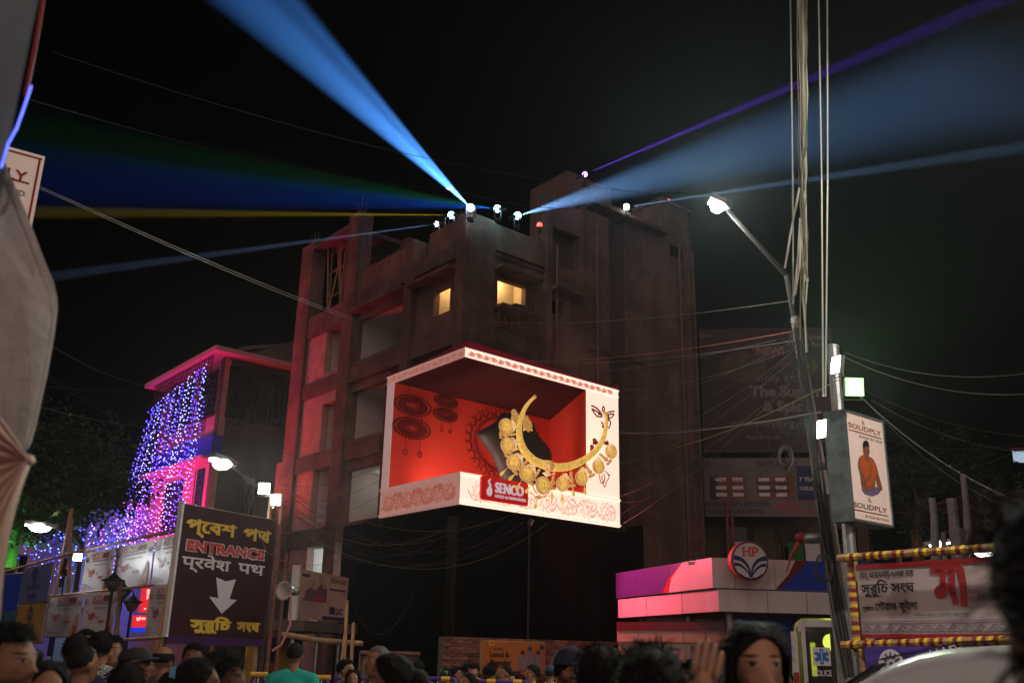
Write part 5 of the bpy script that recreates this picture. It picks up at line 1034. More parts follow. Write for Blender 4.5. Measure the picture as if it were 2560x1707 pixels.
for i, (p0, p1, p2) in enumerate((((1998, 470), (1975, 590), (1962, 670)), ((2000, 545), (1995, 640), (1985, 740)), ((2003, 560), (1999, 660), (1988, 735)))): MB().tube([at(*p0, 9), at(*p1, 9), at(*p2, 9)], .011, 5).build('cable', hm1[2], hb)
for i, (x0, x1, l) in enumerate(((2044, 2058, 'left of the two straight vertical cables right of the bundle'), (2068, 2064, 'right of the two straight vertical cables right of the bundle'), (1974, 1983, 'thin vertical cable left of the hanging bundle'))):
    tag(MB().tube([at(x0, -160, 9.5), at((x0 + x1) / 2 + 3, 450, 9.5), at(x1, 990 if i < 2 else 760, 10)], .009, 5).build('vertical_cable', hm1[2 if i < 2 else 0]), l, 'cable')
# ================================================================== lamp post with the ply box sign
SF = sign((2109, 1022), (2206, 1052), (2132, 1301), 13); W, H = SF.W, SF.H; SS = Fr(SF.O, (-.72, .70, 0), .32, H)
sp = thing('lamp_post', 'round steel post carrying the ply box sign and floodlights', 'lamp post', ground(SF.p(W * .2, 0, -.2)))
pt_ = SF.p(W * .22, 0, -.22); MB().tube([ground(pt_), Vector((pt_.x, pt_.y, at(2128, 868, pt_.y).z))], .085, 12).build('shaft', steel, sp); MB().sphere(Vector((pt_.x, pt_.y, at(2128, 868, pt_.y).z)), (.1, .1, .04), 10, 5).build('cap', steel, sp)
bs = thing('ply_box_sign', 'box sign on a post with SOLIDPLY logos and a printed man in orange', 'sign', SF.p(W / 2, 0, -.2))
zincs = mat('weathered_zinc', c(128, 140, 142), .45, .6, var=.55, scale=3.5, bump=.15, streak=False); facew = mat('sign_face', c(225, 200, 186), .5, var=.08, scale=4, em=.16, emc=c(235, 205, 190))  # sign face emission added so the boards look lit
b = MB(); q = [SF.p(0, 0, -.004), SF.p(W, 0, -.004), SF.p(W, 0, -.004) + SS.U * .3, SF.p(0, 0, -.004) + SS.U * .3]; b.add(q + [p + Vector((0, 0, H)) for p in q], [(0, 1, 2, 3), (4, 5, 6, 7), (1, 2, 6, 5), (2, 3, 7, 6), (3, 0, 4, 7)]); b.build('casing', zincs, bs)
MB().rect(SF, 0, 0, W, H, 0).build('face', facew, bs)
for a in ((0, 0, W, .025), (0, H - .025, W, H), (0, 0, .02, H), (W - .02, 0, W, H)): MB().slab(SF, *a, .001, .02).build('rim', zincs, bs)
redk = mat('ply_red', c(150, 30, 34), .5, var=.05); blk = mat('ply_black', c(30, 26, 34), .5, var=0)
def tri(mb1, mb2, u, v, s_): mb1.poly(SF, [(u, v), (u, v + s_), (u + s_ * .4, v + s_), (u + s_ * .25, v)], .004); mb2.poly(SF, [(u + s_ * .45, v), (u + s_ * .6, v + s_ * .9), (u + s_ * 1.0, v), (u + s_ * .75, v), (u + s_ * .65, v + s_ * .3)], .004)
b = MB(); b2 = MB(); b3 = MB()
b.text(SF, 'SOLIDPLY', W * .08, H * .845, H * .045, .004, .015, width=W * .84); b.rect(SF, W * .08, H * .815, W * .92, H * .825, .004); b.rect(SF, W * .06, H * .975, W * .94, H * .98, .004); b.rect(SF, W * .02, H * .02, W * .96, H * .025, .004)
tri(b, b, W * .44, H * .905, H * .04); b3.text(SF, 'BE SOLID. BUY SOLID.', W * .34, H * .775, H * .022, .004, .005, width=W * .6)
b3.text(SF, 'SOLID', W * .04, H * .125, H * .045, .004, .015, width=W * .5); b.text(SF, 'PLY', W * .56, H * .125, H * .045, .004, .015, width=W * .32); b.rect(SF, W * .04, H * .095, W * .9, H * .105, .004); tri(b, b, W * .42, H * .19, H * .045); b3.text(SF, 'BE SOLID. BUY SOLID.', W * .3, H * .05, H * .022, .004, .005, width=W * .62)
b.build('lettering', redk, bs); b3.build('lettering', blk, bs)
sk = mat('printed_skin', c(140, 82, 58), .6, var=.3, scale=9)
q5 = lambda pts: [SF.uv(2020 + x * .306, 860 + y * .306) for x, y in pts]
MB().poly(SF, q5(smooth([(405, 975), (415, 930), (450, 905), (520, 930), (555, 985), (575, 1060), (605, 1170), (600, 1195), (575, 1190), (548, 1110), (545, 1170), (500, 1195), (440, 1180), (425, 1080), (408, 1010), (405, 975)], 3)[:-1]), .003).build('printed_man', sk, bs)
orp = mat('orange_print', c(190, 86, 34), .6, var=.25, scale=8)
MB().poly(SF, q5([(412, 985), (420, 930), (450, 900), (470, 950), (490, 975), (505, 925), (545, 970), (560, 1030), (545, 1105), (520, 1160), (480, 1165), (440, 1060), (430, 1000)]), .005).build('printed_shirt', orp, bs)
MB().stroke(SF, q5([(425, 1040), (470, 1120), (500, 1090), (515, 1000)]), [.04, .05, .045, .03], .007).build('printed_arm', sk, bs)
MB().poly(SF, q5([(448, 830), (470, 812), (495, 835), (500, 880), (490, 935), (475, 950), (455, 915), (446, 870)]), .008).build('printed_head', sk, bs)
MB().poly(SF, q5([(443, 838), (446, 800), (462, 785), (482, 790), (494, 815), (497, 845), (485, 835), (462, 838), (448, 850)]), .009).build('printed_hair', blk, bs)
b = MB(); b.poly(SF, q5([(430, 1180), (470, 1190), (520, 1170), (560, 1165), (600, 1190), (575, 1225), (520, 1245), (460, 1225)]), .002); b.build('printed_trousers', mat('violet_print', c(110, 92, 128), .6, var=.2, scale=8), bs)
sqlamp(2088, 912, 12.6, 26, 42, 'tilted floodlight at the top of the post, left of the green-rimmed one', 120, (.95, 1, .9), -58, -10, em=25, skew=-.35)
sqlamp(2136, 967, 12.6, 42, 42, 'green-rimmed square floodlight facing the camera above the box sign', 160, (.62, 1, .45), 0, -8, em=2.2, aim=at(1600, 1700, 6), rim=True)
light('SPOT', at(2137, 968, 12.4), 1000, (.2, 1, .12), .1, aim=EYE + Vector((4, 0, 14)), spot=100, blend=.8, name='lamp_glare')  # extra green spot added only for the floodlight's halo
sqlamp(2053, 1072, 12.8, 24, 44, 'floodlight on the left side of the box sign', 140, (.95, 1, .95), -52, -15, em=25, skew=-.3)
# ================================================================== bamboo gate with banner
pole_red = mat('tape_red', c(130, 28, 30), .6, var=.15); pole_yel = mat('tape_yellow', c(220, 180, 40), .5, var=.1)
def ringed(a, e, label, r_=.05, n=10, seed=1):
    a = vec(a); e = vec(e); t = thing('decorated_bamboo', label, 'pole', a, 'bamboo poles ringed with red and yellow tape'); MB().tube([a, e], r_, 8).build('pole', bamboo, t); q = random.Random(seed); L = (e - a).length; d = (e - a) / L
    for i in range(n):
        s_ = L * (i + .3 + .3 * q.random()) / n
        for k in range(3): MB().tube([a + d * (s_ + k * .055), a + d * (s_ + k * .055 + .045)], r_ * 1.07, 8).build('tape_ring', (pole_red, pole_yel, pole_red)[k] if i % 2 else (pole_yel, pole_red, pole_yel)[k], t)
MA = sign((2140, 1412), (2520, 1388), (2158, 1595), 13); W, H = MA.W, MA.H
ringed(at(2095, 1395, 12.9), at(2560, 1363, 11.1), 'top bamboo rail with red and yellow tape over the white banner', n=10, seed=2); ringed(at(2105, 1612, 12.9), at(2560, 1598, 11.1), 'lower bamboo rail with red and yellow tape under the white banner', n=10, seed=3)
gp = at(2124, 1395, 12.85); ringed(Vector((gp.x, gp.y, at(2140, 1640, 12.85).z)), gp, 'upright bamboo with red and yellow tape at the left of the white banner', n=6, seed=4)
t = flexpanel(MA, 'festival_banner', 'white banner with a large red Bengali word between red borders on the bamboo gate', mat('banner_white', c(190, 170, 170), .5, var=.06, bump=.08, bscale=3), frame=False, wave=.003)
crim = mat('banner_red', c(165, 34, 46), .5, var=.05)
[MB().rect(MA, 0, a_, W, e_, .012).build('border', crim, t) for a_, e_ in ((H * .93, H), (0, H * .055))]
b = MB(); ux = lambda x, y: MA.uv(2080 + x * .2596, 1300 + y * .2596)
def ms(pts, w_): b.stroke(MA, [ux(*p) for p in smooth(pts)], w_, .014)
k = .085; ms([(955, 480), (1020, 470), (1080, 460), (1130, 480), (1150, 470), (1190, 450), (1240, 470), (1255, 540), (1270, 640), (1280, 830)], k); ms([(1000, 490), (1060, 500), (1075, 560), (1070, 640)], k * .8); ms([(1165, 480), (1160, 560), (1170, 680), (1200, 810)], k * .9); ms([(1050, 620), (1120, 640), (1180, 720)], k * .8); b.poly(MA, [(ux(1050 + 62 * math.cos(a * .35), 690 + 66 * math.sin(a * .35))) for a in range(18)], .014); b.build('large_word', crim, t)
b = MB()
for s_, x, y, h_, xe in (('মাতৃ আরাধনায়-৭০তম বেষ', 275, 560, .075, 795), ('সুরুিচ সংঘ', 290, 705, .115, 805), ('সৃজেন-', 305, 870, .05, 415), ('েগৗরাঙ কুইলা', 425, 865, .085, 830)):
    u, v = ux(x, y); u2, _ = ux(xe, y - 20); b.text(MA, s_, u, v, H * h_ * 1.2, .014, .02, width=u2 - u)
b.build('lettering', blk, t)
b = MB(); u, v = ux(1325, 705); b.text(MA, 'েতার', u, v, H * .055, .014, .01); u, v = ux(1325, 775); b.text(MA, 'একই অেঙ এত', u, v, H * .055, .014, .01); b.build('lettering', crim, t)
b = MB(); u, v = ux(800, 925); u2, _ = ux(1335, 890); b.text(MA, 'পিরেবশ বাঁচােত প্লািটক বজন করুন', u, v, H * .035, .014, .01, width=u2 - u); b.build('lettering', mat('green_print', c(40, 110, 60), .6, var=0), t)
b = MB(); [b.rect(MA, .01, H * y, W, H * (y + .012), .012) for y in (.08, .19, .215)]
for i in range(12):
    u = W * (i + .5) / 12; b.stroke(MA, spiral(u, H * .135, H * .045, 1.3, i, 1 if i % 2 else -1), .012, .014); b.stroke(MA, [(u - W * .04, H * .1), (u, H * .17), (u + W * .04, H * .11)], .014, .014)
b.build('scroll_border', greyprint, t)
PVB = sign((2161, 1614), (2500, 1606), (2170, 1690), 12.6, 11.2); t = flexpanel(PVB, 'police_banner', 'violet banner with a round white police emblem behind the white car', mat('violet_flex', c(78, 52, 150), .5, var=.1, bump=.1), frame=False, wave=.008); fr = PVB
u, v = fr.uv(2231, 1659); r_ = fr.uv(2263, 1659)[0] - u; MB().disc(fr, u, v, r_, None, .02, 30).build('emblem_disc', pal, t); b = MB()
for a in range(12): b.stroke(fr, [(u + r_ * .35 * math.cos(a * .5236), v + r_ * .35 * math.sin(a * .5236)), (u + r_ * .8 * math.cos(a * .5236), v + r_ * .8 * math.sin(a * .5236))], r_ * .13, .024)
b.ring(fr, u, v, r_ * .55, r_ * .55, r_ * .05, .026); b.disc(fr, u, v, r_ * .18, None, .026, 12); b.build('emblem', mat('navy_print', c(60, 66, 130)), t)
b = MB()
for k_ in range(5): uu, vv = fr.uv(2338 + 16 * k_, 1630 - 8 * math.sin(k_ * .8)); b.ring(fr, uu, vv, .06, .06, .014, .022, 5)
b.build('hexagons', pal, t)
for x in (2130, 2320, 2480): q = MA.p(MA.uv(x, 1500)[0], 0, -.12); tag(MB().tube([ground(q), Vector((q.x, q.y, at(x, 1400, q.y).z))], .045, 6).build('bamboo_pole', bamboo), 'bamboo post behind the white festival banner, at its %s' % {2130: 'left end', 2320: 'middle', 2480: 'right end'}[x], 'pole')
# far right poles and lamps
for pts, r_, l in ((((2340, 1410), (2335, 1290), (2330, 1245)), .07, 'short pale pole behind the gate'), (((2362, 1420), (2358, 1330)), .05, 'thin pale pole left of the stepped pole'), (((2400, 1420), (2390, 1322), (2386, 1320), (2378, 1246)), .1, 'stepped pale pole behind the gate'), (((2405, 1370), (2420, 1330), (2415, 1260), (2408, 1186)), .06, 'curved pale pipe behind the gate')):
    P = [at(*q, 19) for q in pts]; tag(MB().tube([ground(P[0])] + P, [r_ * 1.4] * (2 if len(pts) < 4 else 3) + [r_] * (len(P) + 1 - (2 if len(pts) < 4 else 3)), 8).build('pale_pole', mat('pole_pale', c(112, 102, 100), .7, var=.2, bump=.1)), l, 'pole')
streetlamp(2345, 1360, 30, 'small lit street lamp far behind the gate, left one', [at(2290, 1375, 30), at(2245, 1380, 30), ground(at(2245, 1400, 30))], 120, (.9, 1, .9), .8, em=30)
streetlamp(2460, 1379, 28, 'small lit street lamp far behind the gate, right one', [at(2420, 1390, 28), at(2400, 1400, 28), ground(at(2400, 1420, 28))], 120, (.95, 1, .97), .8, em=35)
leafy('dark_tree', 'dark tree behind the gate at the right', [ground(at(2290, 1400, 34)), at(2290, 1330, 34), at(2300, 1250, 34)], [(at(x, y, 34), r_) for x, y, r_ in ((2280, 1200, 1.4), (2350, 1180, 1.5), (2420, 1230, 1.5), (2330, 1270, 1.3), (2500, 1260, 1.6), (2240, 1280, 1.2))], mat('leaf_dark', (.03, .05, .025, 1), .7, var=.5), n=420)
ob = Fr(ground(at(2440, 1200, 45)), (1, -.1, 0), 6, 12); t = thing('far_house', 'dark far house with a lit blue-white window at the right edge', 'house', ob.p(2, 0)); MB().slab(ob, 0, 0, 6, 9.5, -3, 0).build('wall', darkconc, t); u, v = ob.uv(2532, 1140); wdw = MB().slab(ob, u, v - .3, u + 1.2, v + .25, .001, .03).build('window', lamp_mat('blue_window', (.5, .75, 1, 1), .5), t); MB().slab(ob, u - .1, v + .3, u + 1.3, v + .4, .001, .1).build('lintel', fmar, t)

# ================================================================== ambulance van
van_w = mat('van_white', c(205, 200, 196), .3, var=.06, spec=.6); glass_y = mat('van_glass', (.6, .6, .6, 1), .05, var=0, trans=.95)
V0 = ground(at(2088, 1690, 23.5)); vf = Fr(V0, (1, -.30, 0), 1, 1); vh = at(2080, 1545, 23.5).z
vn = thing('ambulance_van', 'white ambulance van with lit yellow interior and open rear door', 'van', V0); wv = .95
def vp(u, z, d): return vf.p(u, z, d)
ys = [(-wv, .45), (-wv, 1.15), (-wv * .97, vh * .68), (-wv * .86, vh - .12), (-wv * .7, vh), (wv * .7, vh), (wv * .86, vh - .12), (wv * .97, vh * .68), (wv, 1.15), (wv, .45)]
b = MB(); P0 = [vp(u, z, 0) for u, z in ys]; P1 = [vp(u, z, -4.2) for u, z in ys]; n = len(ys); b.add(P0 + P1, [(i, (i + 1) % n, n + (i + 1) % n, n + i) for i in range(n)] + [tuple(range(n, 2 * n))]); b.build('body', van_w, vn)
MB().slab(vf, -wv * .98, .45, wv * .98, 1.0, -.08, .01).build('rear_sill', van_w, vn); MB().slab(vf, -wv * .8, vh - .3, wv * .8, vh - .06, -.08, .02).build('rear_header', van_w, vn)
for s_ in (-1, 1): MB().slab(vf, s_ * wv * .9 - .07, 1.0, s_ * wv * .9 + .07, vh - .3, -.08, .012).build('rear_pillar', van_w, vn)
MB().slab(vf, -wv * .82, 1.0, .0, vh - .3, -.03, -.015).build('rear_glass', glass_y, vn)
MB().slab(vf, -.05, 1.0, .05, vh - .3, -.05, .012).build('rear_pillar', van_w, vn)
MB().slab(vf, -wv * .9, .9, wv * .9, vh - .15, -2.6, -2.55).build('cabin_panel', mat('cabin_yellow', c(120, 124, 50), .7, var=.4, scale=4), vn)
for u in (-.5, .1, .5): MB().slab(vf, u, 1.3, u + .12, vh - .5, -2.5, -2.46).build('cabin_strip', lamp_mat('van_strip', (.85, 1, .05, 1), 1.6), vn)
light('POINT', vp(0, vh - .5, -1.6), 11, (.85, 1, .12), .2, parent=vn)
dfr = Fr(vp(-.68, 0, .2), (.97, -.1, 0), .9, 1); dr = MB(); 
for a in ((0, .75, .82, 1.05), (0, vh - .2, .82, vh - .05), (0, 1.05, .08, vh - .2), (.74, 1.05, .82, vh - .2)): dr.slab(dfr, *a, -.03, .03)
d_ = dr.build('rear_door', van_w, vn); MB().slab(dfr, .08, 1.05, .74, vh - .2, -.01, .0).build('door_glass', glass_y, d_); MB().slab(dfr, .04, 1.12, .1, 1.2, .03, .08).build('door_handle', blackm, d_)
b = MB(); uc, vc = .42, 1.05 + (vh - 1.25) * .52; R1 = .2; b.rect(dfr, uc - R1, vc - R1, uc + R1, vc + R1, .012); b.build('star_backing', pal, d_)
b = MB(); [b.stroke(dfr, [(uc - R1 * .85 * math.cos(a), vc - R1 * .85 * math.sin(a)), (uc + R1 * .85 * math.cos(a), vc + R1 * .85 * math.sin(a))], R1 * .42, .016 + .001 * i) for i, a in enumerate((1.571, .524, 2.618))]; b.build('star_of_life', mat('star_blue', c(40, 110, 190), .5, var=0), d_); b = MB(); b.stroke(dfr, [(uc, vc - R1 * .7), (uc, vc + R1 * .7)], R1 * .08, .021); b.text(dfr, 'POLICE', uc, vc - R1 * 2.1, .13, .012, .02, width=.4, al='c'); b.build('lettering', pal, d_)
for u in (-.75, .75):
    for d0 in (-.9, -3.2):
        wl_ = MB().lathe(vp(u, .34, d0), vf.U, [(.2, -.1), (.33, -.1), (.34, 0), (.33, .1), (.2, .1)], 18).build('wheel', blackm, vn); MB().lathe(vp(u, .34, d0), vf.U, [(.2, -.105), (.2, .105)], 14).build('rim', steel, wl_)
for u in (-.85, .85): MB().slab(vf, u - .06, 1.05, u + .06, 1.4, .013, .03).build('tail_light', mat('tail_red', c(160, 20, 20), .3, var=0), vn)

# ================================================================== white car in front
car_w = mat('car_white', c(190, 192, 190), .22, var=.03, spec=.7); carg = mat('car_glass', c(16, 18, 22), .08, var=0, spec=.6)
cx0 = at(2475, 1612, 5.2); CA = thing('white_car', 'white hatchback car with tinted windows parked at the right edge', 'car', ground(cx0)); zr = cx0.z
Xc = cx0.x; Yc = cx0.y
prof = [(-2.0, .35), (-2.05, .7), (-1.9, .95), (-1.35, 1.08), (-.55, zr - .1), (-.15, zr - .015), (.5, zr), (1.2, zr - .05), (1.75, zr - .32), (2.0, 1.0), (2.05, .5), (1.95, .32)]
def carx(i, s_): 
    x, z = prof[i]; w_ = .84 if z < 1.12 else .84 - .22 * (z - 1.1) / max(.1, zr - 1.1); return Vector((Xc + x, Yc + .8 + s_ * w_, z))
b = MB(); n = len(prof); sl_ = (-1, -.92, -.5, 0, .5, .92, 1); V = []
for i in range(n):
    for s_ in sl_: p = carx(i, s_); p.z += (.03 if prof[i][1] > 1.1 else .015) * (1 - s_ * s_) - (.03 if abs(s_) == 1 and prof[i][1] > 1.3 else 0); V.append(p)
k = len(sl_); Fs = [(i * k + j, i * k + j + 1, (i + 1) % n * k + j + 1, (i + 1) % n * k + j) for i in range(n) for j in range(k - 1)]; Fs += [tuple(i * k for i in range(n)), tuple(i * k + k - 1 for i in range(n))[::-1]]
b.add(V, Fs); o = b.build('body', car_w, CA, smooth=True); sbm = o.modifiers.new('soft', 'SUBSURF'); sbm.levels = 1; sbm.render_levels = 2
for s_ in (-1, 1):
    for (x0, x1, x2, x3) in ((-.95, -.15, .25, .25), (.33, .33, 1.2, 1.45)):
        q = [Vector((Xc + x, Yc + .8 + s_ * (.85 - .2 * (z - 1.1) / (zr - 1.1)), z)) for x, z in ((x0, 1.13), (x1, zr - .2), (x2, zr - .19), (x3, 1.13))]; b = MB(); b.quad(*q); b.quad(*[p - Vector((0, s_ * .02, 0)) for p in q]); b.build('side_window', carg, CA)
b = MB(); b.quad(Vector((Xc - 1.38, Yc + .15, 1.1)), Vector((Xc - 1.38, Yc + 1.45, 1.1)), Vector((Xc - .58, Yc + 1.35, zr - .1)), Vector((Xc - .58, Yc + .25, zr - .1))); b.build('windscreen', carg, CA)
for x in (-1.35, 1.3):
    for s_ in (-.1, 1.7): wl_ = MB().lathe(Vector((Xc + x, Yc + s_, .31)), (0, 1, 0), [(.2, -.1), (.3, -.1), (.31, 0), (.3, .1), (.2, .1)], 18).build('wheel', blackm, CA); MB().lathe(Vector((Xc + x, Yc + s_, .31)), (0, 1, 0), [(.19, -.105), (.19, .105)], 12).build('rim', steel, wl_)
MB().tube([Vector((Xc - .1, Yc + .8, zr)), at(2455, 1564, 5.9)], .0028, 5).build('aerial', blackm, CA)
MB().tube([carx(4, -1) + Vector((0, -.02, .02)), carx(5, -1) + Vector((0, -.02, .03)), carx(6, -1) + Vector((0, -.02, .035)), carx(7, -1) + Vector((0, -.02, .04))], .005, 5).build('roof_rail', blackm, CA); CA.rotation_euler = (0, 0, R_(-24))

# ================================================================== parasol and cloth at the left edge
canv = mat('grey_canvas', c(184, 172, 168), .85, var=.16, scale=3, bump=.5, bscale=9); pinkc = mat('pinkish_lining', c(214, 176, 160), .45, var=.15, scale=5, bump=.1)
def sheet(rows, Y, thick=.01):
    """rows: list of rows of (x, y, dY) pixels"""
    b = MB(); n = len(rows[0]); V = [at(x, y, Y + dy) for r in rows for x, y, dy in r]; V2 = [v + Vector((0, thick, 0)) for v in V]; m_ = len(rows)
    Fs = [(j * n + i, j * n + i + 1, (j + 1) * n + i + 1, (j + 1) * n + i) for j in range(m_ - 1) for i in range(n - 1)]
    b.add(V, Fs); b.add(V2, [f[::-1] for f in Fs]); return b
edge = [(8, 400), (40, 478), (75, 560), (105, 640), (132, 705), (140, 745), (141, 772), (133, 830), (128, 862), (115, 935), (100, 1000), (88, 1060), (75, 1105), (66, 1120)]
PS = thing('grey_parasol', 'large grey canvas parasol hanging half closed at the left edge', 'parasol', ground(at(-120, 1500, 2.7)))
rows = []
for j, (x, y) in enumerate(edge):
    rows.append([(x + (-260 - x) * (i / 8), y + (i / 8) * 60 * (1 if j > 6 else -1), .05 * math.sin(i * 1.7 + j * .25) + .25 * (i / 8) ** 2 * -1) for i in range(9)])
o = sheet(rows, 2.7).build('canopy', canv, PS, smooth=True)
MB().tube([at(x - 4, y, 2.69) for x, y in edge], .002, 5).build('hem', canv, PS); q = at(-120, 1200, 2.9); MB().tube([ground(q), Vector((q.x, q.y, 3.0))], .025, 8).build('pole', steel, PS)
CL = thing('gathered_cloth', 'shiny pinkish cloth gathered into a knot at the left edge', 'cloth', at(60, 1150, 2.2))
b = MB(); kn = at(76, 1150, 2.2); n = 44; V = []
for i in range(n + 1):
    a = i / n; e_ = at(-160 + 60 * a, 800 + 950 * a, 2.2) if a < .75 else at(-115 + 190 * (a - .75) / .25 * .55, 1512 + (a - .75) * 200, 2.2)
    for k_ in range(9):
        f = k_ / 8; p = kn.lerp(e_, f); p.y += .035 * math.sin(i * 1.15) * (.35 + f) - .03 * math.sin(f * 3.1); p.z += .012 * math.sin(i * 1.15 + 1) * f; V.append(p)
b.add(V, [(i * 9 + k_, i * 9 + k_ + 1, (i + 1) * 9 + k_ + 1, (i + 1) * 9 + k_) for i in range(n) for k_ in range(8)]); b.build('folds', pinkc, CL, smooth=True); MB().sphere(kn, (.008, .02, .012), 10, 6).build('knot', pinkc, CL, smooth=True)
AW = thing('awning_edge', 'pale awning with a glowing blue light strip along its edge at the top left', 'awning', at(0, 200, 2.4))
sheet([[(105 - 95 * t_ + 0, -60 + 460 * t_, 0), (60 - 90 * t_, -60 + 450 * t_, .02), (-60, -60 + 440 * t_, .1), (-240, -60 + 430 * t_, .1)] for t_ in [i / 8 for i in range(9)]], 2.45).build('awning_sheet', mat('awning_cloth', c(120, 132, 140), .7, var=.1), AW, smooth=True)
MB().tube([at(113 - 50 * t_ ** 1.3, -60 + 300 * t_, 2.42) for t_ in [i / 8 for i in range(9)]], .006, 6).build('edge_trim', mat('red_trim', c(150, 24, 40), .5, var=.2), AW)
MB().tube([at(x, y, 2.4) for x, y in ((78, 215), (60, 270), (42, 320), (20, 360), (10, 395), (2, 420))], .0038, 6).build('light_strip', lamp_mat('blue_strip', (.02, .08, 1, 1), 1.8), AW)
LYS = sign((-60, 344), (113, 392), (-20, 560), 8); t = thing('ply_board', 'white board with red letters ending LY behind the parasol at the left edge', 'sign', LYS.p(LYS.W / 2, 0)); W, H = LYS.W, LYS.H
MB().slab(LYS, 0, 0, W, H, -.06, 0).build('board', facew, t); b = MB(); [b.rect(LYS, *a, .004) for a in ((.02, H - .05, W - .02, H - .03), (W - .05, 0.02, W - .03, H - .03))]
u, v = LYS.uv(18, 442); u2, v2 = LYS.uv(80, 418); b.text(LYS, 'LY', LYS.uv(16, 440)[0], LYS.uv(16, 440)[1] - .02, .11, .006, .02, width=.17); b.rect(LYS, LYS.uv(10, 455)[0], LYS.uv(70, 462)[1] - .0, LYS.uv(72, 462)[0], LYS.uv(70, 462)[1] + .02, .005); b.build('lettering', redk, t)
b = MB(); b.text(LYS, 'LID.', LYS.uv(30, 482)[0], LYS.uv(30, 482)[1] - .01, .055, .006, .008); b.build('lettering', blk, t); MB().tube([LYS.p(W * .3, 0, -.1), ground(LYS.p(W * .3, 0, -.1))], .05, 8).build('post', steel, t)

# ================================================================== ornate lamps at the banner wall, barricades
lg = mat('lamp_green_grey', c(96, 100, 98), .5, .3, var=.1)
for x, y, Y, l in ((283, 1455, 23.5, 'ornate lamp with conical shade in front of the lower banners'), (306, 1480, 25, 'second ornate lamp, half hidden behind the gap in the banners'), (330, 1508, 26, 'third ornate lamp, in the gap beside the red signs')):
    p = at(x, y, Y); t = thing('ornate_lamp', l, 'street lamp', ground(p), 'ornate lamps'); MB().lathe(p, (0, 0, 1), [(.02, .28), (.03, .24), (.05, .2), (.15, .1), (.27, .05), (.27, .03)][::-1], 16).build('shade', blackm, t); MB().lathe(p - Vector((0, 0, .2)), (0, 0, 1), [(.08, 0), (.13, .1), (.22, .23)], 14).build('globe', lg, t, smooth=True); MB().tube([p - Vector((0, 0, .2)), p - Vector((0, 0, 1.2)), p + Vector((.12, 0, -1.45)), ground(p + Vector((.12, 0, 0)))], .035, 7).build('post', blackm, t)
barp = mat('barrier_violet', c(70, 52, 130), .4, var=.1); bary = mat('barrier_yellow', c(220, 160, 30), .5, var=.1)
for i, (x0, x1, Y, y) in enumerate(((625, 668, 12, 1685), (783, 826, 12, 1692), (832, 980, 11.8, 1694), (1018, 1146, 11.8, 1694), (1184, 1330, 11.6, 1702))):
    a = at(x0, y, Y); e = at(x1, y + (x1 - x0) * .01, Y); z = a.z; t = thing('crowd_barrier', 'violet and yellow crowd barrier behind the crowd, %s from the left' % ['first', 'second', 'third', 'fourth', 'fifth'][i], 'barrier', ground(a), 'crowd barriers')
    MB().tube([ground(a), Vector((a.x, a.y, z - .12)), Vector((a.x + .05, a.y, z)), Vector((e.x - .05, e.y, z)), Vector((e.x, e.y, z - .12)), ground(e)], .025, 8).build('frame', barp, t)
    n = max(2, int((e - a).length / .11))
    for k_ in range(1, n): q = a.lerp(e, k_ / n); MB().tube([Vector((q.x, q.y, .2)), Vector((q.x, q.y, z - .02))], .008, 5).build('bar', whitep, t)
    for f in (.3, .75): q = a.lerp(e, f); MB().tube([Vector((q.x - .05, q.y, z)), Vector((q.x + .05, q.y, z))], .03, 8).build('tape', bary, t)

# ================================================================== overhead cables
def wire(p0, Y0, p1, Y1, sg, label, r_=.009, m=None, grp=None):
    o = MB().tube(sag(at(*p0, Y0), at(*p1, Y1), sg, 16), r_ * .72, 5).build('overhead_cable', m or wirem); tag(o, label, 'cable', grp)
wire((100, 466), 8.2, (1178, 874), 27.5, .25, 'upper of two pale cables from the ply board to the display corner', .0038, wirel); wire((100, 471), 8.2, (1178, 877), 27.5, .27, 'lower of two pale cables from the ply board to the display corner', .0038, wirel)
wire((60, 245), 12, (1130, 472), 27, .3, 'faint cable from the top left to the roof corner', .007); wire((1130, 472), 27, (1640, 505), 22, .4, 'dark cable dipping across the roof towards the street lamp', .012); wire((130, 130), 12, (1790, 492), 20, .5, 'long faint cable crossing the beams to the street lamp', .007)
wire((1205, 803), 27, (1975, 752), 16, .2, 'pale cable in front of the lit window running right', .01, wirel)
redc = mat('cable_red', c(190, 100, 80), .5, var=.1)
wire((1320, 902), 27, (1985, 828), 16, .15, 'reddish cable from the display to the utility pole', .011, redc); wire((1335, 906), 27, (1985, 852), 16, .15, 'pale cable just under the reddish one', .01, wirel); wire((1420, 936), 27, (1940, 850), 16, .1, 'short pale cable below the reddish one', .008, wirel)
wire((1545, 975), 27, (1990, 870), 16, .2, 'cable from the top right corner of the display to the pole', .009, wirel)
for i in range(13): wire((1552 + rr.uniform(-4, 10), 1000 + i * 26 + rr.uniform(-6, 6)), 28, (1990 + rr.uniform(-15, 20), 850 + i * 9), 15.8, rr.uniform(.1, .6), '%s cable from the top of the fan between utility pole and display' % nth(i), .007, wirem if i % 3 else wirel, 'cables fanning out from the utility pole')
wire((1550, 1082), 27.5, (2052, 1030), 14, .12, 'thick pale cable bundle from the display to the box sign', .022, wirel); wire((1690, 1118), 24, (2098, 948), 13, .1, 'yellowish cable rising to the floodlights', .009, mat('cable_yellow', c(180, 170, 70), .5, var=.1))
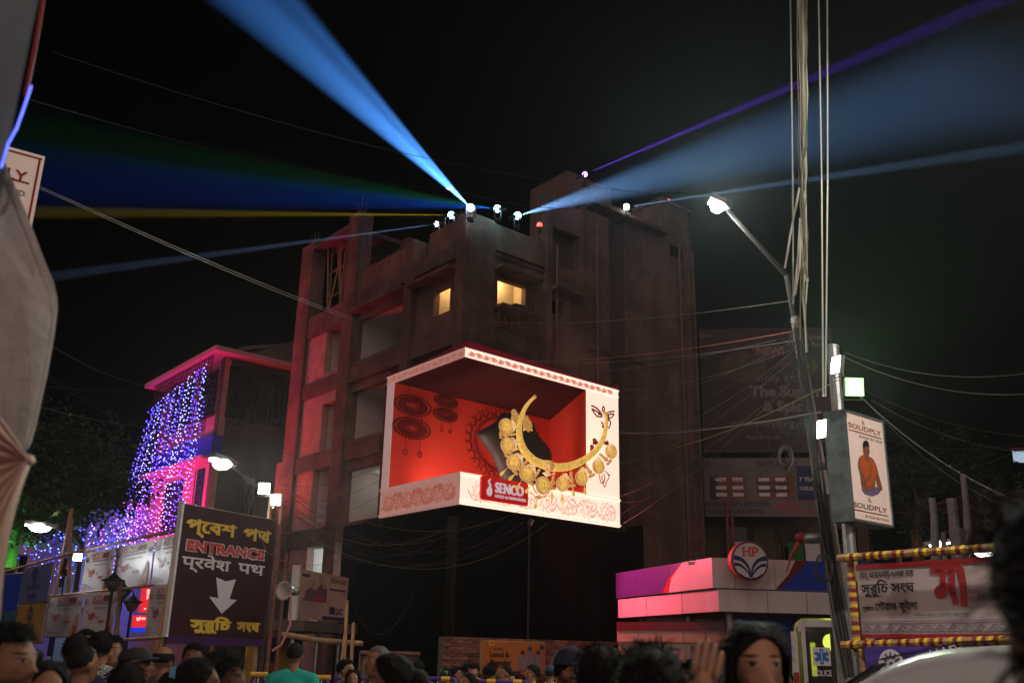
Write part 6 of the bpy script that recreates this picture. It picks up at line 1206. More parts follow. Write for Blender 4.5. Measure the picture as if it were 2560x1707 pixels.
for i, (a, e, Y) in enumerate((((2110, 880), (2570, 932), 15), ((2110, 892), (2570, 985), 15), ((2140, 980), (2570, 1262), 14), ((2150, 985), (2480, 1250), 16), ((2180, 1000), (2570, 1130), 18), ((2160, 975), (2570, 1090), 20), ((2200, 1095), (2570, 1105), 22), ((2210, 1200), (2540, 1128), 22))): wire(a, Y, e, Y - 2, .2, 'thin cable running off to the right behind the box sign, %s from the top' % nth(i), .008, wirel if i < 3 else wirem, 'cables right of the box sign')
for i, (a, e) in enumerate((((125, 862), (418, 966)), ((115, 930), (430, 1068)), ((110, 938), (420, 1078)), ((90, 1014), (730, 1040)), ((105, 966), (735, 950)), ((85, 1095), (735, 1106)), ((60, 1170), (640, 1290)), ((420, 1066), (735, 1056)), ((540, 1033), (735, 955)), ((555, 975), (735, 950)))): wire(a, 20, e, 32, .5 if i in (3, 7) else .25, 'thin cable between parasol and concrete building, %s' % ['to the tip of the pink roof', 'upper of a sloping pair', 'lower of a sloping pair', 'long pale one dipping low', 'level one above the street lamp', 'level one at the blue band', 'lowest, sloping to the floodlights', 'right of the fairy lights, dipping', 'rising steeply to the concrete column', 'short one under the pink roof'][i], .008, wirel if i in (0, 3) else wirem, 'cables over the left houses')
for i in range(12): wire((700 + rr.uniform(-10, 40), 1226 + i * 8.5), 20, (1180 + rr.uniform(-60, 250), 1290 + rr.uniform(-15, 25)), 26, rr.uniform(.5, 1.3), '%s of the thin cables sagging across the black cloth, by height at the left' % nth(i), .007, wirel if i % 4 == 0 else wirem, 'cables sagging across the black cloth')
for i in range(8): wire((700, 1130 + i * 40), 27, (960, 1080 + i * 38), 29, .3, 'thin cable across the open bays of the concrete building, %s from the top' % nth(i), .007, wirem, 'cables across the open bays')
for i in range(14): wire((1760 + rr.uniform(0, 200), 900 + i * 26), 26, (1995 + rr.uniform(-10, 40), 880 + i * 20), 15.5, rr.uniform(.2, .8), 'thin dark cable before the billboards behind the fuel station, %s from the top' % nth(i), .008, wirem, 'cables in front of the billboards')
wire((880, 1505), 24, (1040, 1470), 25, .9, 'loose cable loop hanging on the black cloth', .009); wire((1380, 560), 30, (1365, 900), 29, 0, 'thin vertical cable down the right face of the concrete building', .008)

# unseen street lamp added behind the photographer to light the near crowd
bl_ = Vector((3.6, -6.5, 7.2)); t = thing('street_lamp', 'street lamp behind the photographer', 'street lamp', (4.6, -7, 0)); MB().tube([(4.6, -7, 0), (4.6, -7, 6.8), (4.3, -6.9, 7.3), bl_ + Vector((.3, -.1, .06))], .06, 8).build('post', steel, t)
MB().box(bl_.x - .3, bl_.y - .12, bl_.z, bl_.x + .3, bl_.y + .12, bl_.z + .1).build('head', steel, t); MB().box(bl_.x - .26, bl_.y - .1, bl_.z - .02, bl_.x + .26, bl_.y + .1, bl_.z - .002).build('lens', lamp_mat('rear_lens', (1, .9, .75, 1), 20), t); light('SPOT', bl_ - Vector((0, 0, .05)), 1000, (1, .88, .78), .12, aim=bl_ + Vector((-.15, 1.3, -.55)), spot=130, blend=.5, parent=t)

bl_ = Vector((6.2, 7.6, 7.6)); t = thing('street_lamp', 'street lamp standing just outside the right side of the view', 'street lamp', (7.2, 7.4, 0)); MB().tube([(7.2, 7.4, 0), (7.2, 7.4, 7.2), (7.0, 7.45, 7.6), bl_ + Vector((.3, -.05, .06))], .06, 8).build('post', steel, t)  # unseen lamp added to light the near signs and crowd
MB().box(bl_.x - .3, bl_.y - .12, bl_.z, bl_.x + .3, bl_.y + .12, bl_.z + .1).build('head', steel, t); MB().box(bl_.x - .26, bl_.y - .1, bl_.z - .02, bl_.x + .26, bl_.y + .1, bl_.z - .002).build('lens', lamp_mat('side_lens', (1, .95, .85, 1), 20), t); light('SPOT', bl_ - Vector((0, 0, .05)), 1700, (1, .93, .84), .12, aim=Vector((-2.0, 11, -2.5)), spot=138, blend=.45, parent=t)
# ================================================================== people
def remesh(mb, vox, smooth_it=6):
    me = bpy.data.meshes.new('tmp'); me.from_pydata([tuple(v) for v in mb.v], [], mb.f); me.validate(); o = bpy.data.objects.new('tmp', me); COL.objects.link(o)
    r = o.modifiers.new('r', 'REMESH'); r.mode = 'VOXEL'; r.voxel_size = vox; s_ = o.modifiers.new('s', 'SMOOTH'); s_.iterations = smooth_it; s_.factor = .5
    dg = bpy.context.evaluated_depsgraph_get(); dg.update(); e = o.evaluated_get(dg); m2 = bpy.data.meshes.new_from_object(e); bpy.data.objects.remove(o); bpy.data.meshes.remove(me)
    m2.polygons.foreach_set('use_smooth', [True] * len(m2.polygons)); return m2
def cap(b, p, q, r0, r1, n=10):
    p = vec(p); q = vec(q); b.tube([p.lerp(q, t) for t in (0, .33, .67, 1)], [r0 + (r1 - r0) * t for t in (0, .33, .67, 1)], n); b.sphere(p, r0, n, 6); b.sphere(q, r1, n, 6)
def fingers(b, palm, d, side, nrm, s=1.0, curl=.35):
    """palm centre, d = finger direction, side = towards the thumb"""
    palm = vec(palm); d = vec(d).normalized(); side = vec(side).normalized(); nrm = vec(nrm).normalized()
    for k, (o, l) in enumerate(((.031, .068), (.010, .078), (-.011, .072), (-.031, .055))):
        a = palm + d * .035 * s + side * o * s; p1 = a + (d + side * (o * 2.2)).normalized() * l * .45 * s; p2 = p1 + (d + nrm * curl).normalized() * l * .33 * s; p3 = p2 + (d + nrm * curl * 2).normalized() * l * .25 * s
        b.tube([a - d * .02 * s, a, p1, p2, p3], [.010 * s, .0098 * s, .0088 * s, .008 * s, .005 * s], 8)
    a = palm - d * .02 * s + side * .03 * s; p1 = a + (side + d * .7).normalized() * .038 * s; p2 = p1 + (d + side * .35 + nrm * .3).normalized() * .03 * s; b.tube([a - side * .02 * s, a, p1, p2], [.013 * s, .013 * s, .011 * s, .006 * s], 8)
ARM_DOWN = {1: [(.185, .015, 1.375), (.235, .035, 1.10), (.245, -.03, .86), (.246, -.05, .79)], -1: [(-.185, .015, 1.375), (-.235, .035, 1.10), (-.245, -.03, .86), (-.246, -.05, .79)]}
def head_prims(b, fem=0):
    k0 = len(b.v)
    b.sphere((0, .012, 1.612), (.076, .096, .09), 20, 12); b.sphere((0, -.024, 1.572), (.062, .07, .096), 18, 12); b.sphere((0, -.036, 1.515), (.048, .052, .045), 14, 8)
    b.tube([(0, -.09, 1.602), (0, -.104, 1.582), (0, -.116, 1.562), (0, -.100, 1.552)], [.008, .0105, .0135, .008], 8); b.sphere((.012, -.1, 1.558), .0085, 8, 5); b.sphere((-.012, -.1, 1.558), .0085, 8, 5)
    cap(b, (-.038, -.076, 1.618), (.038, -.076, 1.618), .013, .013); cap(b, (-.017, -.087, 1.528), (.017, -.087, 1.528), .0095, .0095, 8); cap(b, (-.014, -.086, 1.517), (.014, -.086, 1.517), .009, .009, 8); b.sphere((0, -.072, 1.492), (.022, .02, .018), 10, 6)
    for s_ in (-1, 1): b.sphere((s_ * .078, .012, 1.582), (.010, .02, .031), 10, 8); b.sphere((s_ * .042, -.06, 1.57), (.02, .02, .02), 10, 6); b.sphere((s_ * .031, -.083, 1.596), (.012, .009, .009), 10, 6)
    if fem: b.v[k0:] = [(x * (.93 if z > 1.56 else .93 - .12 * min(1, (1.56 - z) / .06)), y, z) for x, y, z in b.v[k0:]]
def body_mesh(fem=0, arms=None, clothes=None, grow=0.0, part='body'):
    A = dict(ARM_DOWN); A.update(arms or {}); b = MB(); sw = .9 if fem else 1; g = grow
    if part == 'body':
        head_prims(b, fem); cap(b, (0, .016, 1.40), (0, .008, 1.53), .056 * (.88 if fem else 1), .05 * (.9 if fem else 1), 14)
    if part in ('body', 'shirt'):
        b.sphere((0, .01, 1.27), (.16 * sw + g, .105 + g, .16 + g), 18, 12); b.sphere((0, 0, 1.09), (.135 * sw + g, .095 + g, .15 + g), 16, 10); b.sphere((0, .005, .96), (.165 + g, .115 + g, .13 + g), 16, 10)
        cap(b, (-.15 * sw, .012, 1.375), (.15 * sw, .012, 1.375), .058 + g, .058 + g, 12)
        for s_ in (-1, 1): cap(b, (s_ * .04, .02, 1.425), (s_ * .14 * sw, .015, 1.395), .042 + g, .045 + g, 10)
        if fem: [b.sphere((s_ * .065, -.085, 1.24), (.06 + g, .045 + g, .055 + g), 12, 8) for s_ in (-1, 1)]
    for s_, P in A.items():
        P = [(p[0] * (sw if s_ * p[0] > 0 and i < 2 else 1), p[1], p[2]) for i, p in enumerate(P)]; r = (.052, .042, .036, .027)
        if part == 'body': cap(b, P[0], P[1], r[0], r[1]); cap(b, P[1], P[2], r[1] * .95, r[3]); d = (vec(P[3]) - vec(P[2])).normalized(); b.sphere(vec(P[2]).lerp(vec(P[3]), .8), (.03, .03, .045) if abs(d.z) > .7 else (.04, .04, .03), 10, 6)
        if part == 'shirt':
            e = vec(P[0]).lerp(vec(P[1]), .7 if clothes == 'short' else 1.0); cap(b, P[0], e, r[0] + g, r[1] + g + .008)
            if clothes == 'long': cap(b, P[1], vec(P[1]).lerp(vec(P[2]), .95), r[1] + g, r[3] + g + .004)
    if part in ('body', 'trousers'):
        for s_ in (-1, 1): cap(b, (s_ * .09, 0, .92), (s_ * .1, -.005, .49), .086 + g, .058 + g, 12); cap(b, (s_ * .1, -.005, .49), (s_ * .105, .022, .09), .057 + g, .042 + g, 12)
        if part == 'trousers': b.sphere((0, .005, .95), (.165 + g, .115 + g, .1 + g), 16, 10)
        else:
            for s_ in (-1, 1): b.sphere((s_ * .11, -.045, .05), (.046, .125, .05), 12, 8)
    me = remesh(b, .0125 if part == 'body' else .018, 4 if part == 'body' else 5)
    if part == 'body':
        bm = bmesh.new(); bm.from_mesh(me); fb_ = MB()
        for s_, P in A.items():
            d = (vec(P[3]) - vec(P[2])).normalized(); sd = Vector((-s_ * .3, -1, 0)) if abs(d.z) > .6 and d.z < 0 else Vector((-s_ * -1.0, 0, .0)); sd = (sd - d * sd.dot(d)).normalized(); fingers(fb_, vec(P[2]).lerp(vec(P[3]), .85), d, sd, d.cross(sd) * (s_), 1.0, .35 if d.z < 0 else .12)
        vs_ = [bm.verts.new(v) for v in fb_.v]; [bm.faces.new([vs_[i] for i in f]) for f in fb_.f]; bm.to_mesh(me); bm.free(); me.polygons.foreach_set('use_smooth', [True] * len(me.polygons))
    return me
BASE = {}
def proto(key, **k):
    if key not in BASE: BASE[key] = body_mesh(**k)
    return BASE[key]
def skin_mat(name, col, beard=0, brows=1):
    m = bpy.data.materials.new(name); m.use_nodes = True; nt = m.node_tree; N = nt.nodes; L = nt.links; bs_ = N['Principled BSDF']; bs_.inputs['Roughness'].default_value = .62; bs_.inputs['Specular IOR Level'].default_value = .35; bs_.inputs['Subsurface Weight'].default_value = .0; bs_.inputs['Subsurface Radius'].default_value = (.02, .008, .004)
    tc = N.new('ShaderNodeTexCoord'); sp_ = N.new('ShaderNodeSeparateXYZ'); L.new(tc.outputs['Object'], sp_.inputs[0]); ab = N.new('ShaderNodeMath'); ab.operation = 'ABSOLUTE'; L.new(sp_.outputs[0], ab.inputs[0])
    def mth(op, a, b_=None):
        n = N.new('ShaderNodeMath'); n.operation = op
        for i, q in enumerate((a, b_)):
            if q is None: continue
            if isinstance(q, (int, float)): n.inputs[i].default_value = q
            else: L.new(q, n.inputs[i])
        return n.outputs[0]
    front = mth('LESS_THAN', sp_.outputs[1], -.045)
    def ell(cx, cz, rx, rz, soft=.35):
        x = mth('DIVIDE', mth('SUBTRACT', ab.outputs[0], cx), rx); z = mth('DIVIDE', mth('SUBTRACT', sp_.outputs[2], cz), rz); d = mth('ADD', mth('MULTIPLY', x, x), mth('MULTIPLY', z, z)); mr = N.new('ShaderNodeMapRange'); mr.inputs[1].default_value = 1 + soft; mr.inputs[2].default_value = 1 - soft; L.new(d, mr.inputs[0]); return mth('MULTIPLY', mr.outputs[0], front)
    no = N.new('ShaderNodeTexNoise'); no.inputs['Scale'].default_value = 25; no.inputs['Detail'].default_value = 5; L.new(tc.outputs['Object'], no.inputs[0]); cr = N.new('ShaderNodeValToRGB'); cr.color_ramp.elements[0].color = tuple(v * .8 for v in col[:3]) + (1,); cr.color_ramp.elements[1].color = tuple(v * 1.15 for v in col[:3]) + (1,); L.new(no.outputs[0], cr.inputs[0]); cur = cr.outputs[0]
    def mix(f, color):
        nonlocal cur
        n = N.new('ShaderNodeMix'); n.data_type = 'RGBA'; L.new(f, n.inputs[0]); L.new(cur, n.inputs[6]); n.inputs[7].default_value = color; cur = n.outputs[2]
    if beard:
        z = N.new('ShaderNodeMapRange'); z.inputs[1].default_value = 1.548; z.inputs[2].default_value = 1.53; L.new(sp_.outputs[2], z.inputs[0]); lo = mth('GREATER_THAN', sp_.outputs[2], 1.462); fr_ = mth('LESS_THAN', sp_.outputs[1], -.012); f = mth('MULTIPLY', mth('MULTIPLY', mth('MULTIPLY', z.outputs[0], lo), fr_), beard); mix(f, (.012, .009, .008, 1))
    mix(ell(0, 1.523, .027, .010), (col[0] * .75, col[1] * .42, col[2] * .42, 1)); mix(ell(.032, 1.597, .0135, .0048), (.34, .30, .28, 1)); mix(ell(.032, 1.597, .006, .0052), (.008, .006, .005, 1)); mix(ell(.032, 1.6018, .0155, .0022), (.02, .014, .012, 1))
    if brows: mix(ell(.034, 1.619, .021, .0038, .6), (.012, .009, .008, 1))
    L.new(cur, bs_.inputs['Base Color']); return m
SK = {('t', bd): skin_mat('skin_%s_%d' % (k_, bd * 10), col, bd) for k_, col in (('t', c(150, 104, 78)),) for bd in (0, .8)}
SK[('l', 0)] = skin_mat('skin_light', c(178, 130, 102), 0); SK[('d', 0)] = skin_mat('skin_dark', c(116, 78, 58), 0); SK[('d', .8)] = skin_mat('skin_dark_beard', c(116, 78, 58), .8); SK[('l', .8)] = skin_mat('skin_light_beard', c(172, 126, 98), .5)
hairm = mat('black_hair', (.012, .010, .009, 1), .62, var=.6, scale=55, bump=.5, bscale=140, spec=.15, streak=True); hairg = mat('grey_hair', (.09, .08, .075, 1), .5, var=.5, scale=60, bump=.4); capm = mat('navy_cap', c(38, 42, 62), .8, var=.15); capb = mat('black_cap', c(30, 30, 32), .8, var=.15)
HAIR = {}
def hair_mesh(style, seed):
    if (style, seed) in HAIR: return HAIR[(style, seed)]
    q = random.Random(seed); b = MB(); C0 = Vector((0, .014, 1.612)); R0 = Vector((.083, .104, .098)); n, m_ = 40, 22; V = []
    def line(az):   # hairline polar angle for azimuth (front = -y)
        fr_ = math.cos(az)  # 1 at front
        if style == 'bald': return .0
        if style in ('long', 'bun', 'tail'): return .72 + (1 - fr_) * 1.35 if fr_ > 0 else 2.2
        if style == 'buzz': return 1.0 if fr_ > .45 else (1.0 + .8 * (.45 - fr_) / .45 if fr_ > 0 else 1.8 - .3 * fr_)
        return 1.02 + .3 * math.sin(az * 2 + seed) * max(0, fr_) * .3 if fr_ > .5 else (1.02 + .9 * (.5 - fr_) / .5 if fr_ > 0 else 2.1)
    for j in range(m_ + 1):
        for i in range(n):
            az = 6.2832 * i / n; th = line(az) * j / m_; d = Vector((math.sin(th) * math.sin(az), -math.sin(th) * math.cos(az), math.cos(th)))
            k = 1.0 + (.03 * (1 - (j / m_) ** 2) - .03 if style == 'buzz' else (.11 * (1 - (j / m_) ** 2) if style == 'short' else .07 * (1 - (j / m_) ** 3))) + .022 * math.sin(az * 7 + seed) * math.sin(th * 6 + seed) - (.03 if j == m_ else 0)
            if style == 'messy': k += .10 * abs(math.sin(az * 3 + seed)) * math.sin(th * 2.2) + .05
            V.append(C0 + Vector((d.x * R0.x, d.y * R0.y, d.z * R0.z)) * k)
    b.add(V, [(j * n + i, (j + 1) * n + i, (j + 1) * n + (i + 1) % n, j * n + (i + 1) % n) for j in range(m_) for i in range(n)])
    if style in ('long', 'tail'):
        for layer in range(3):
            for k_ in range(70):
                a = math.pi * (-.14 + 1.28 * (k_ + q.random()) / 70); rad = 1.0 + .05 * layer + q.uniform(-.03, .05); ln = q.uniform(.3, .5); x0, y0 = math.cos(a) * .083 * rad, .012 + math.sin(a) * .1 * rad; tx, ty = -math.sin(a), math.cos(a); wd = q.uniform(.005, .010); ph = q.uniform(0, 6); base = len(b.v)
                for m__ in range(7):
                    t_ = m__ / 6; off = .012 * math.sin(t_ * 5 + ph) * t_ + .02 * t_; ww = wd * (1 - .75 * t_); cx_, cy_ = x0 * (1 + off * 6) + tx * off * .5, y0 * (1 + off * 4) + ty * off * .5; z_ = 1.63 - ln * t_; b.v += [(cx_ - tx * ww, cy_ - ty * ww, z_), (cx_ + tx * ww, cy_ + ty * ww, z_)]
                b.f += [(base + 2 * m__, base + 2 * m__ + 1, base + 2 * m__ + 3, base + 2 * m__ + 2) for m__ in range(6)]
    if style == 'bun': b.sphere((0, .13, 1.60), (.055, .05, .055), 14, 9)
    # loose strands
    ns = {'buzz': 0, 'messy': 900, 'long': 700, 'bun': 500, 'tail': 500, 'short': 1500}.get(style, 300)
    for _ in range(ns):
        az = q.uniform(0, 6.2832); th = line(az) * math.sqrt(q.random()) * .98; d = Vector((math.sin(th) * math.sin(az), -math.sin(th) * math.cos(az), math.cos(th))); p = C0 + Vector((d.x * R0.x, d.y * R0.y, d.z * R0.z)) * 1.02
        if style in ('long', 'tail', 'bun') and d.y < -.1: fl = Vector((math.copysign(1, d.x), .9, -.25))
        elif style in ('long', 'tail', 'bun'): fl = Vector((math.copysign(.5, d.x) if abs(d.x) > .02 else .3, .5, -1)) if style != 'bun' else Vector((0, 1, -.2))
        else: fl = Vector((q.uniform(-.5, .5), q.uniform(-.4, .8), q.uniform(-.4, .3)))
        fl = (fl - d * fl.dot(d)).normalized(); ln = {'messy': .06, 'long': .07, 'short': .032}.get(style, .05) * q.uniform(.6, 1.4); lift = {'messy': .55, 'short': .5}.get(style, .12) * q.uniform(.3, 1.4)
        sd = d.cross(fl) * .0016; e1 = p + (fl + d * lift) * ln * .5; e2 = p + (fl + d * lift * .8 + Vector((q.uniform(-.3, .3), q.uniform(-.3, .3), -.15))) * ln; k_ = len(b.v); b.v += [tuple(p - sd * 1.5), tuple(p + sd * 1.5), tuple(e1 + sd), tuple(e1 - sd), tuple(e2)]; b.f += [(k_, k_ + 1, k_ + 2, k_ + 3), (k_ + 3, k_ + 2, k_ + 4)]
    me = bpy.data.meshes.new('hair'); me.from_pydata(b.v, [], b.f); me.polygons.foreach_set('use_smooth', [True] * len(me.polygons)); HAIR[(style, seed)] = me; return me
def cap_mesh(key):
    if key in HAIR: return HAIR[key]
    b = MB(); C0 = Vector((0, .012, 1.628)); n, m_ = 28, 8; V = []
    for j in range(m_ + 1):
        th = 1.5 * j / m_
        for i in range(n):
            a = 6.2832 * i / n; hgt = .105 if key == 'cap' else .098; flat = .85 if key == 'armycap' and j < 4 else 1; V.append(C0 + Vector((math.sin(th) * math.sin(a) * .092, -math.sin(th) * math.cos(a) * .112, math.cos(th) * hgt * flat)))
    b.add(V, [(j * n + i, (j + 1) * n + i, (j + 1) * n + (i + 1) % n, j * n + (i + 1) % n) for j in range(m_) for i in range(n)])
    V = []
    for j in range(4):
        for i in range(11): a = -1.0 + 2.0 * i / 10; r_ = .112 + .075 * j / 3 * math.cos(a * .9); V.append(C0 + Vector((math.sin(a) * (.092 + .03 * j / 3), -math.cos(a) * r_, .012 - .012 * j / 3 - .012 * abs(a))))
    b.add(V, [(j * 11 + i, j * 11 + i + 1, (j + 1) * 11 + i + 1, (j + 1) * 11 + i) for j in range(3) for i in range(10)]); b.add([(v - Vector((0, 0, .006))) for v in V], [(j * 11 + i, j * 11 + i + 1, (j + 1) * 11 + i + 1, (j + 1) * 11 + i) for j in range(3) for i in range(10)])
    me = bpy.data.meshes.new('cap'); me.from_pydata([tuple(v) for v in b.v], [], b.f); me.polygons.foreach_set('use_smooth', [True] * len(me.polygons)); HAIR[key] = me; return me
def bend(me, pitch, roll=0, yaw=0):
    """tilt the head of a mesh copy about the neck"""
    m2 = me.copy(); Q = (Matrix.Rotation(R_(yaw), 3, 'Z') @ Matrix.Rotation(R_(pitch), 3, 'X') @ Matrix.Rotation(R_(roll), 3, 'Y')); pv_ = Vector((0, .015, 1.455))
    for v in m2.vertices:
        t_ = min(1, max(0, (v.co.z - 1.40) / .09))
        if v.co.z < 1.40 or abs(v.co.x) > .14 or (v.co.x < -.09 and v.co.y < -.12): continue
        t_ = t_ * t_ * (3 - 2 * t_); p = pv_ + Q @ (v.co - pv_); v.co = v.co.lerp(p, t_)
    return m2
def mo(name, me, m, parent=None):
    o = bpy.data.objects.new(name, me); COL.objects.link(o)
    if not me.materials: me.materials.append(m)
    o.material_slots[0].link = 'OBJECT'; o.material_slots[0].material = m
    if parent: o.parent = parent
    return o
def cl(name, col, **k): return mat('cloth_' + name, col, .9, **{**dict(var=.15, scale=6, bump=.15, bscale=25), **k})
pat = mat('patterned_shirt', c(150, 150, 150), .9, var=0)
_n = pat.node_tree; _t = _n.nodes.new('ShaderNodeTexCoord'); _v = _n.nodes.new('ShaderNodeTexWave'); _v.inputs['Scale'].default_value = 9; _v.inputs['Distortion'].default_value = 22; _v.inputs['Detail'].default_value = 3; _v.inputs['Detail Scale'].default_value = 2.2; _r = _n.nodes.new('ShaderNodeValToRGB'); _r.color_ramp.elements[0].color = (.02, .02, .025, 1); _r.color_ramp.elements[1].color = (.6, .62, .62, 1); _r.color_ramp.elements[0].position = .42; _r.color_ramp.elements[1].position = .5
_n.links.new(_t.outputs['Object'], _v.inputs[0]); _n.links.new(_v.outputs[0], _r.inputs[0]); _n.links.new(_r.outputs[0], _n.nodes['Principled BSDF'].inputs['Base Color'])
jeans = cl('jeans', c(48, 54, 72))
def person(x, y, Y, face, label, shirt, hair='short', skin='t', beard=0, fem=0, sleeves='short', seed=1, tilt=(0, 0, 0), hm=None, arms=None, key='', cover=None):
    """x, y = pixel of the crown; face = heading in degrees, 0 looks at the camera, 90 looks to the right"""
    top = at(x, y, Y); h = top.z / (1.715 if hair not in ('cap', 'armycap') else 1.735); h = max(.84, min(1.10, h)); k_ = ('f' if fem else 'm') + key
    bme = proto(k_, fem=fem, arms=arms); sme = proto(k_ + sleeves, fem=fem, arms=arms, part='shirt', clothes=sleeves, grow=.017); tme = proto('tr%d' % fem, fem=fem, part='trousers', grow=.016)
    if any(tilt): bme = bend(bme, *tilt)
    o = mo('person', bme, SK.get((skin, beard), SK[('t', 0)])); tag(o, label, 'person', 'people in the crowd')
    o.location = (top.x, top.y, 0); o.rotation_euler = (0, 0, R_(face)); o.scale = (h, h, top.z / (1.715 if hair not in ('cap', 'armycap') else 1.735))
    mo('shirt', sme, shirt, o); mo('trousers', tme, jeans, o)
    hme = None
    if hair in ('cap', 'armycap'):
        cm = cap_mesh(hair); hb_ = hair_mesh('buzz', 2); parts = (('cap', cm, hm or capm), ('hair', hb_, hairm))
    elif hair == 'bald': parts = (('hair', fringe_mesh(), hm or hairm),)
    else: parts = (('hair', hair_mesh(hair, seed), hm or hairm),)
    for nm, me, m in parts: mo(nm, bend(me, *tilt) if any(tilt) else me, m, o)
    col = proto('collar', part='collar') if False else None
    return o
def fringe_mesh():
    if 'fringe' in HAIR: return HAIR['fringe']
    b = MB(); V = []; n = 28
    for j in range(6):
        th = 1.15 + .8 * j / 5
        for i in range(n): a = .9 + (6.2832 - 1.8) * i / (n - 1); k_ = 1.02 - (.05 if j in (0, 5) else 0); V.append(Vector((math.sin(th) * math.sin(a) * .083 * k_, .014 - math.sin(th) * math.cos(a) * .104 * k_, 1.612 + math.cos(th) * .098 * k_)))
    b.add(V, [(j * n + i, j * n + i + 1, (j + 1) * n + i + 1, (j + 1) * n + i) for j in range(5) for i in range(n - 1)]); me = bpy.data.meshes.new('hair'); me.from_pydata([tuple(v) for v in b.v], [], b.f); me.polygons.foreach_set('use_smooth', [True] * len(me.polygons)); HAIR['fringe'] = me; return me
navy_s = cl('navy', c(34, 36, 66)); black_s = cl('black', c(20, 20, 24)); white_s = cl('white', c(205, 205, 205)); grey_s = cl('grey', c(74, 70, 74)); teal_s = cl('teal', c(30, 165, 150)); dgrey = cl('darkgrey', c(52, 50, 56)); must = cl('mustard', c(176, 122, 36)); yel_s = cl('yellow', c(206, 196, 70)); red_s = cl('red', c(150, 34, 40)); mauve = cl('mauve', c(96, 78, 100)); stripe = cl('pale', c(176, 190, 176))
SHOW = {-1: [(-.165, .01, 1.37), (-.27, -.09, 1.22), (-.215, -.19, 1.475), (-.195, -.195, 1.56)]}
# --- left group
person(33, 1556, 3.3, 78, 'bearded man in navy shirt in right-facing profile at the left edge', navy_s, 'short', 't', .8, seed=3)
person(122, 1650, 3.7, 40, 'woman with smooth dark hair low in front of the man at the left edge', black_s, 'bun', 't', fem=1, seed=4)
person(199, 1585, 7.4, 175, 'police volunteer in navy shirt with white lettering on the back', navy_s, 'short', 't', seed=5)
person(220, 1573, 9.5, 60, 'dark-haired man looking right behind the police volunteer', black_s, 'short', 'l', seed=6)
person(217, 1610, 6.2, 150, 'young man in black with shaved neck, back to the camera', black_s, 'buzz', 't', seed=7)
person(258, 1578, 7.8, 178, 'man in black and white patterned shirt seen from behind', pat, 'short', 't', seed=8)
person(288, 1588, 8.6, 8, 'man in white uniform shirt facing the camera', white_s, 'short', 't', seed=9)
person(352, 1607, 6.4, 85, 'man in black flat-topped cap looking right', dgrey, 'armycap', 't', .0, hm=capb, tilt=(-6, 0, 0))
person(415, 1612, 8.2, 160, 'balding man in dark grey shirt seen from behind', grey_s, 'bald', 't')
person(322, 1654, 5.0, 190, 'long-haired woman in dark clothes, back to the camera, below the capped man', black_s, 'long', 't', fem=1, seed=11)
person(488, 1606, 8.3, 15, 'clean-shaven man facing the camera below the entrance banner', black_s, 'short', 'd', seed=12)
wcl = person(505, 1643, 4.3, 110, 'woman with a blue hair clip and earring, turned to the right', mauve, 'bun', 'd', fem=1, seed=13)
person(566, 1632, 4.6, 100, 'curly-haired man in dark shirt turned to the right', black_s, 'messy', 'd', .8, seed=14)
person(90, 1625, 10, 170, 'person with dark hair behind the man at the left edge', black_s, 'short', 'd', seed=15)
person(740, 1604, 9.6, 182, 'man in bright teal polo shirt seen from behind', teal_s, 'buzz', 't', seed=16)
person(868, 1646, 11, 70, 'bearded man in dark jacket by the bamboo poles', dgrey, 'short', 'l', .8, sleeves='long', seed=17)
person(884, 1672, 10.5, 10, 'woman at the shoulder of the bearded man in dark jacket', black_s, 'long', 't', fem=1, seed=18)
person(945, 1611, 8.5, -60, 'older man with brown-grey hair and patterned shirt looking left', pat, 'buzz', 't', hm=hairg, seed=19)
person(972, 1632, 4.1, -80, 'woman with dark hair in left-facing profile in the foreground', black_s, 'bun', 'd', fem=1, seed=20)
person(1046, 1648, 13, 175, 'man in grey shirt seen from behind at the corrugated fence', grey_s, 'short', 't', seed=21)
person(1116, 1668, 12.5, 170, 'woman with a green hair clip behind the barrier', white_s, 'bun', 't', fem=1, seed=22)
person(1140, 1664, 14, 90, 'man in black between the green-clip woman and the mustard shirt', black_s, 'short', 't', seed=23)
person(1168, 1652, 15, 150, 'dark-haired man with his head close to the mustard-shirted man', black_s, 'short', 't', seed=24)
person(1187, 1652, 14, -20, 'man in mustard shirt looking down', must, 'short', 'l', .8, sleeves='long', seed=25, tilt=(22, 0, 0))
person(1170, 1681, 11, -50, 'woman in profile in front of the mustard-shirted man', black_s, 'bun', 't', fem=1, seed=26)
person(1228, 1658, 13.5, 150, 'man with wavy hair in front of the orange banner', dgrey, 'messy', 't', seed=27)
person(1262, 1660, 13, -75, 'man with shaved sides in front of the orange banner', black_s, 'buzz', 't', seed=28)
person(1280, 1682, 14.5, 0, 'woman half hidden behind the man with shaved sides', red_s, 'long', 't', fem=1, seed=29)
person(1330, 1661, 13, -70, 'man in yellow collared shirt below the orange banner', yel_s, 'short', 't', seed=30)
person(1376, 1659, 13.5, 160, 'person in blue cap and pale striped shirt beside the yellow shirt', stripe, 'cap', 't', seed=31)
person(1398, 1666, 15, 0, 'dark-haired person between the two capped men', red_s, 'short', 't', seed=32)
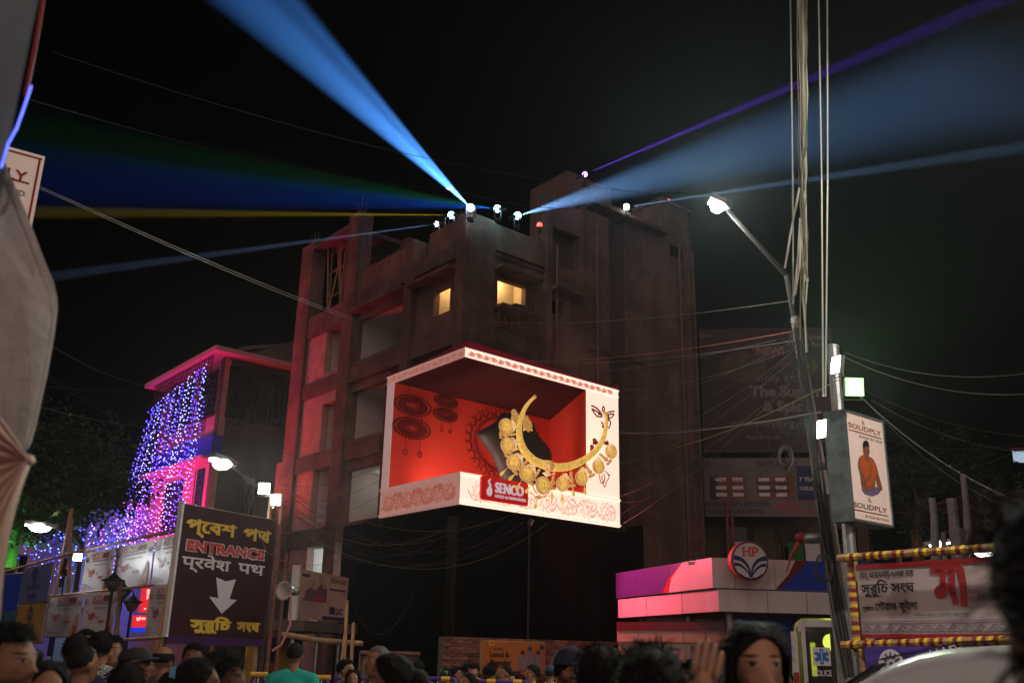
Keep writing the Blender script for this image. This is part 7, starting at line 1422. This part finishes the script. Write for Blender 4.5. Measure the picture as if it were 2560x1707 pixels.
# --- right foreground
person(1432, 1613, 5.4, 60, 'bearded man in navy baseball cap', black_s, 'cap', 't', .8, seed=33)
person(1500, 1620, 3.4, 190, 'dark bushy-haired person seen from behind, right of the capped man', black_s, 'messy', 'd', seed=34)
person(1625, 1622, 2.5, 165, 'messy black hair of a person low in the foreground', black_s, 'messy', 't', seed=35)
person(1738, 1648, 7, 175, 'person with glossy dark hair behind the raised hand', black_s, 'long', 't', fem=1, seed=36)
person(1722, 1655, 10, 0, 'far person behind the raised hand, beside the fuel posters', black_s, 'short', 't', seed=38)
person(1963, 1674, 12, -40, 'person lit yellow beside the ambulance', must, 'short', 't', seed=37)
person(1876, 1553, 2.95, 4, 'long-haired woman looking down with one hand raised, in the foreground', black_s, 'long', 'l', fem=1, seed=40, tilt=(10, 0, 5), arms=SHOW, key='raise')
person(2690, 1262, .95, 178, 'out-of-focus dark-haired person at the right edge, very close', black_s, 'messy', 'l', seed=41)
# lettering on the volunteer's back
vo = [o for o in bpy.data.objects if o.get('label', '').startswith('police volunteer')][0]
s_ = vo.scale.x; bf = Fr(vo.matrix_world @ Vector((0, 0, 0)) if False else vo.location + Vector((0, 0, 0)), (1, 0, 0), 1, 1); bf.N = Vector((0, -1, 0))
b = MB()
def arc_text(mb, t_, z, r0, h_, wd):
    n = len(t_)
    for i, ch in enumerate(t_):
        if ch == ' ': continue
        u = (i - (n - 1) / 2) * wd / n; dz = -u * u * 1.6; mb.text(bf, ch, u, (z + dz) * vo.scale.z, h_, .155 + (-u * u * 1.2), .02, al='c')
arc_text(b, 'KOLKATA POLICE', 1.31, 0, .032, .31); arc_text(b, 'VOLUNTEER', 1.2, 0, .03, .25)
b.v = [(x - vo.location.x, y - vo.location.y, z) for x, y, z in b.v]
b.v = [tuple((Matrix.Rotation(-vo.rotation_euler.z, 3, 'Z') @ Vector(p)) / s_) for p in b.v]; lo = b.build('back_lettering', pal); lo.parent = vo
def clip_on(o, col, nm):
    b_ = MB(); b_.box(-.045, .11, 1.60, .0, .135, 1.612).box(-.045, .11, 1.66, .0, .135, 1.672).box(-.045, .11, 1.612, -.035, .135, 1.66).box(-.01, .11, 1.612, .0, .135, 1.66); q = b_.build('hair_clip', mat(nm, col, .3, var=0)); q.parent = o
clip_on(wcl, c(110, 170, 200), 'clip_blue')
clip_on([o for o in bpy.data.objects if o.get('label', '').startswith('woman with a green')][0], c(60, 200, 150), 'clip_green')
for o in bpy.data.objects:
    if '_w' in o: del o['_w']
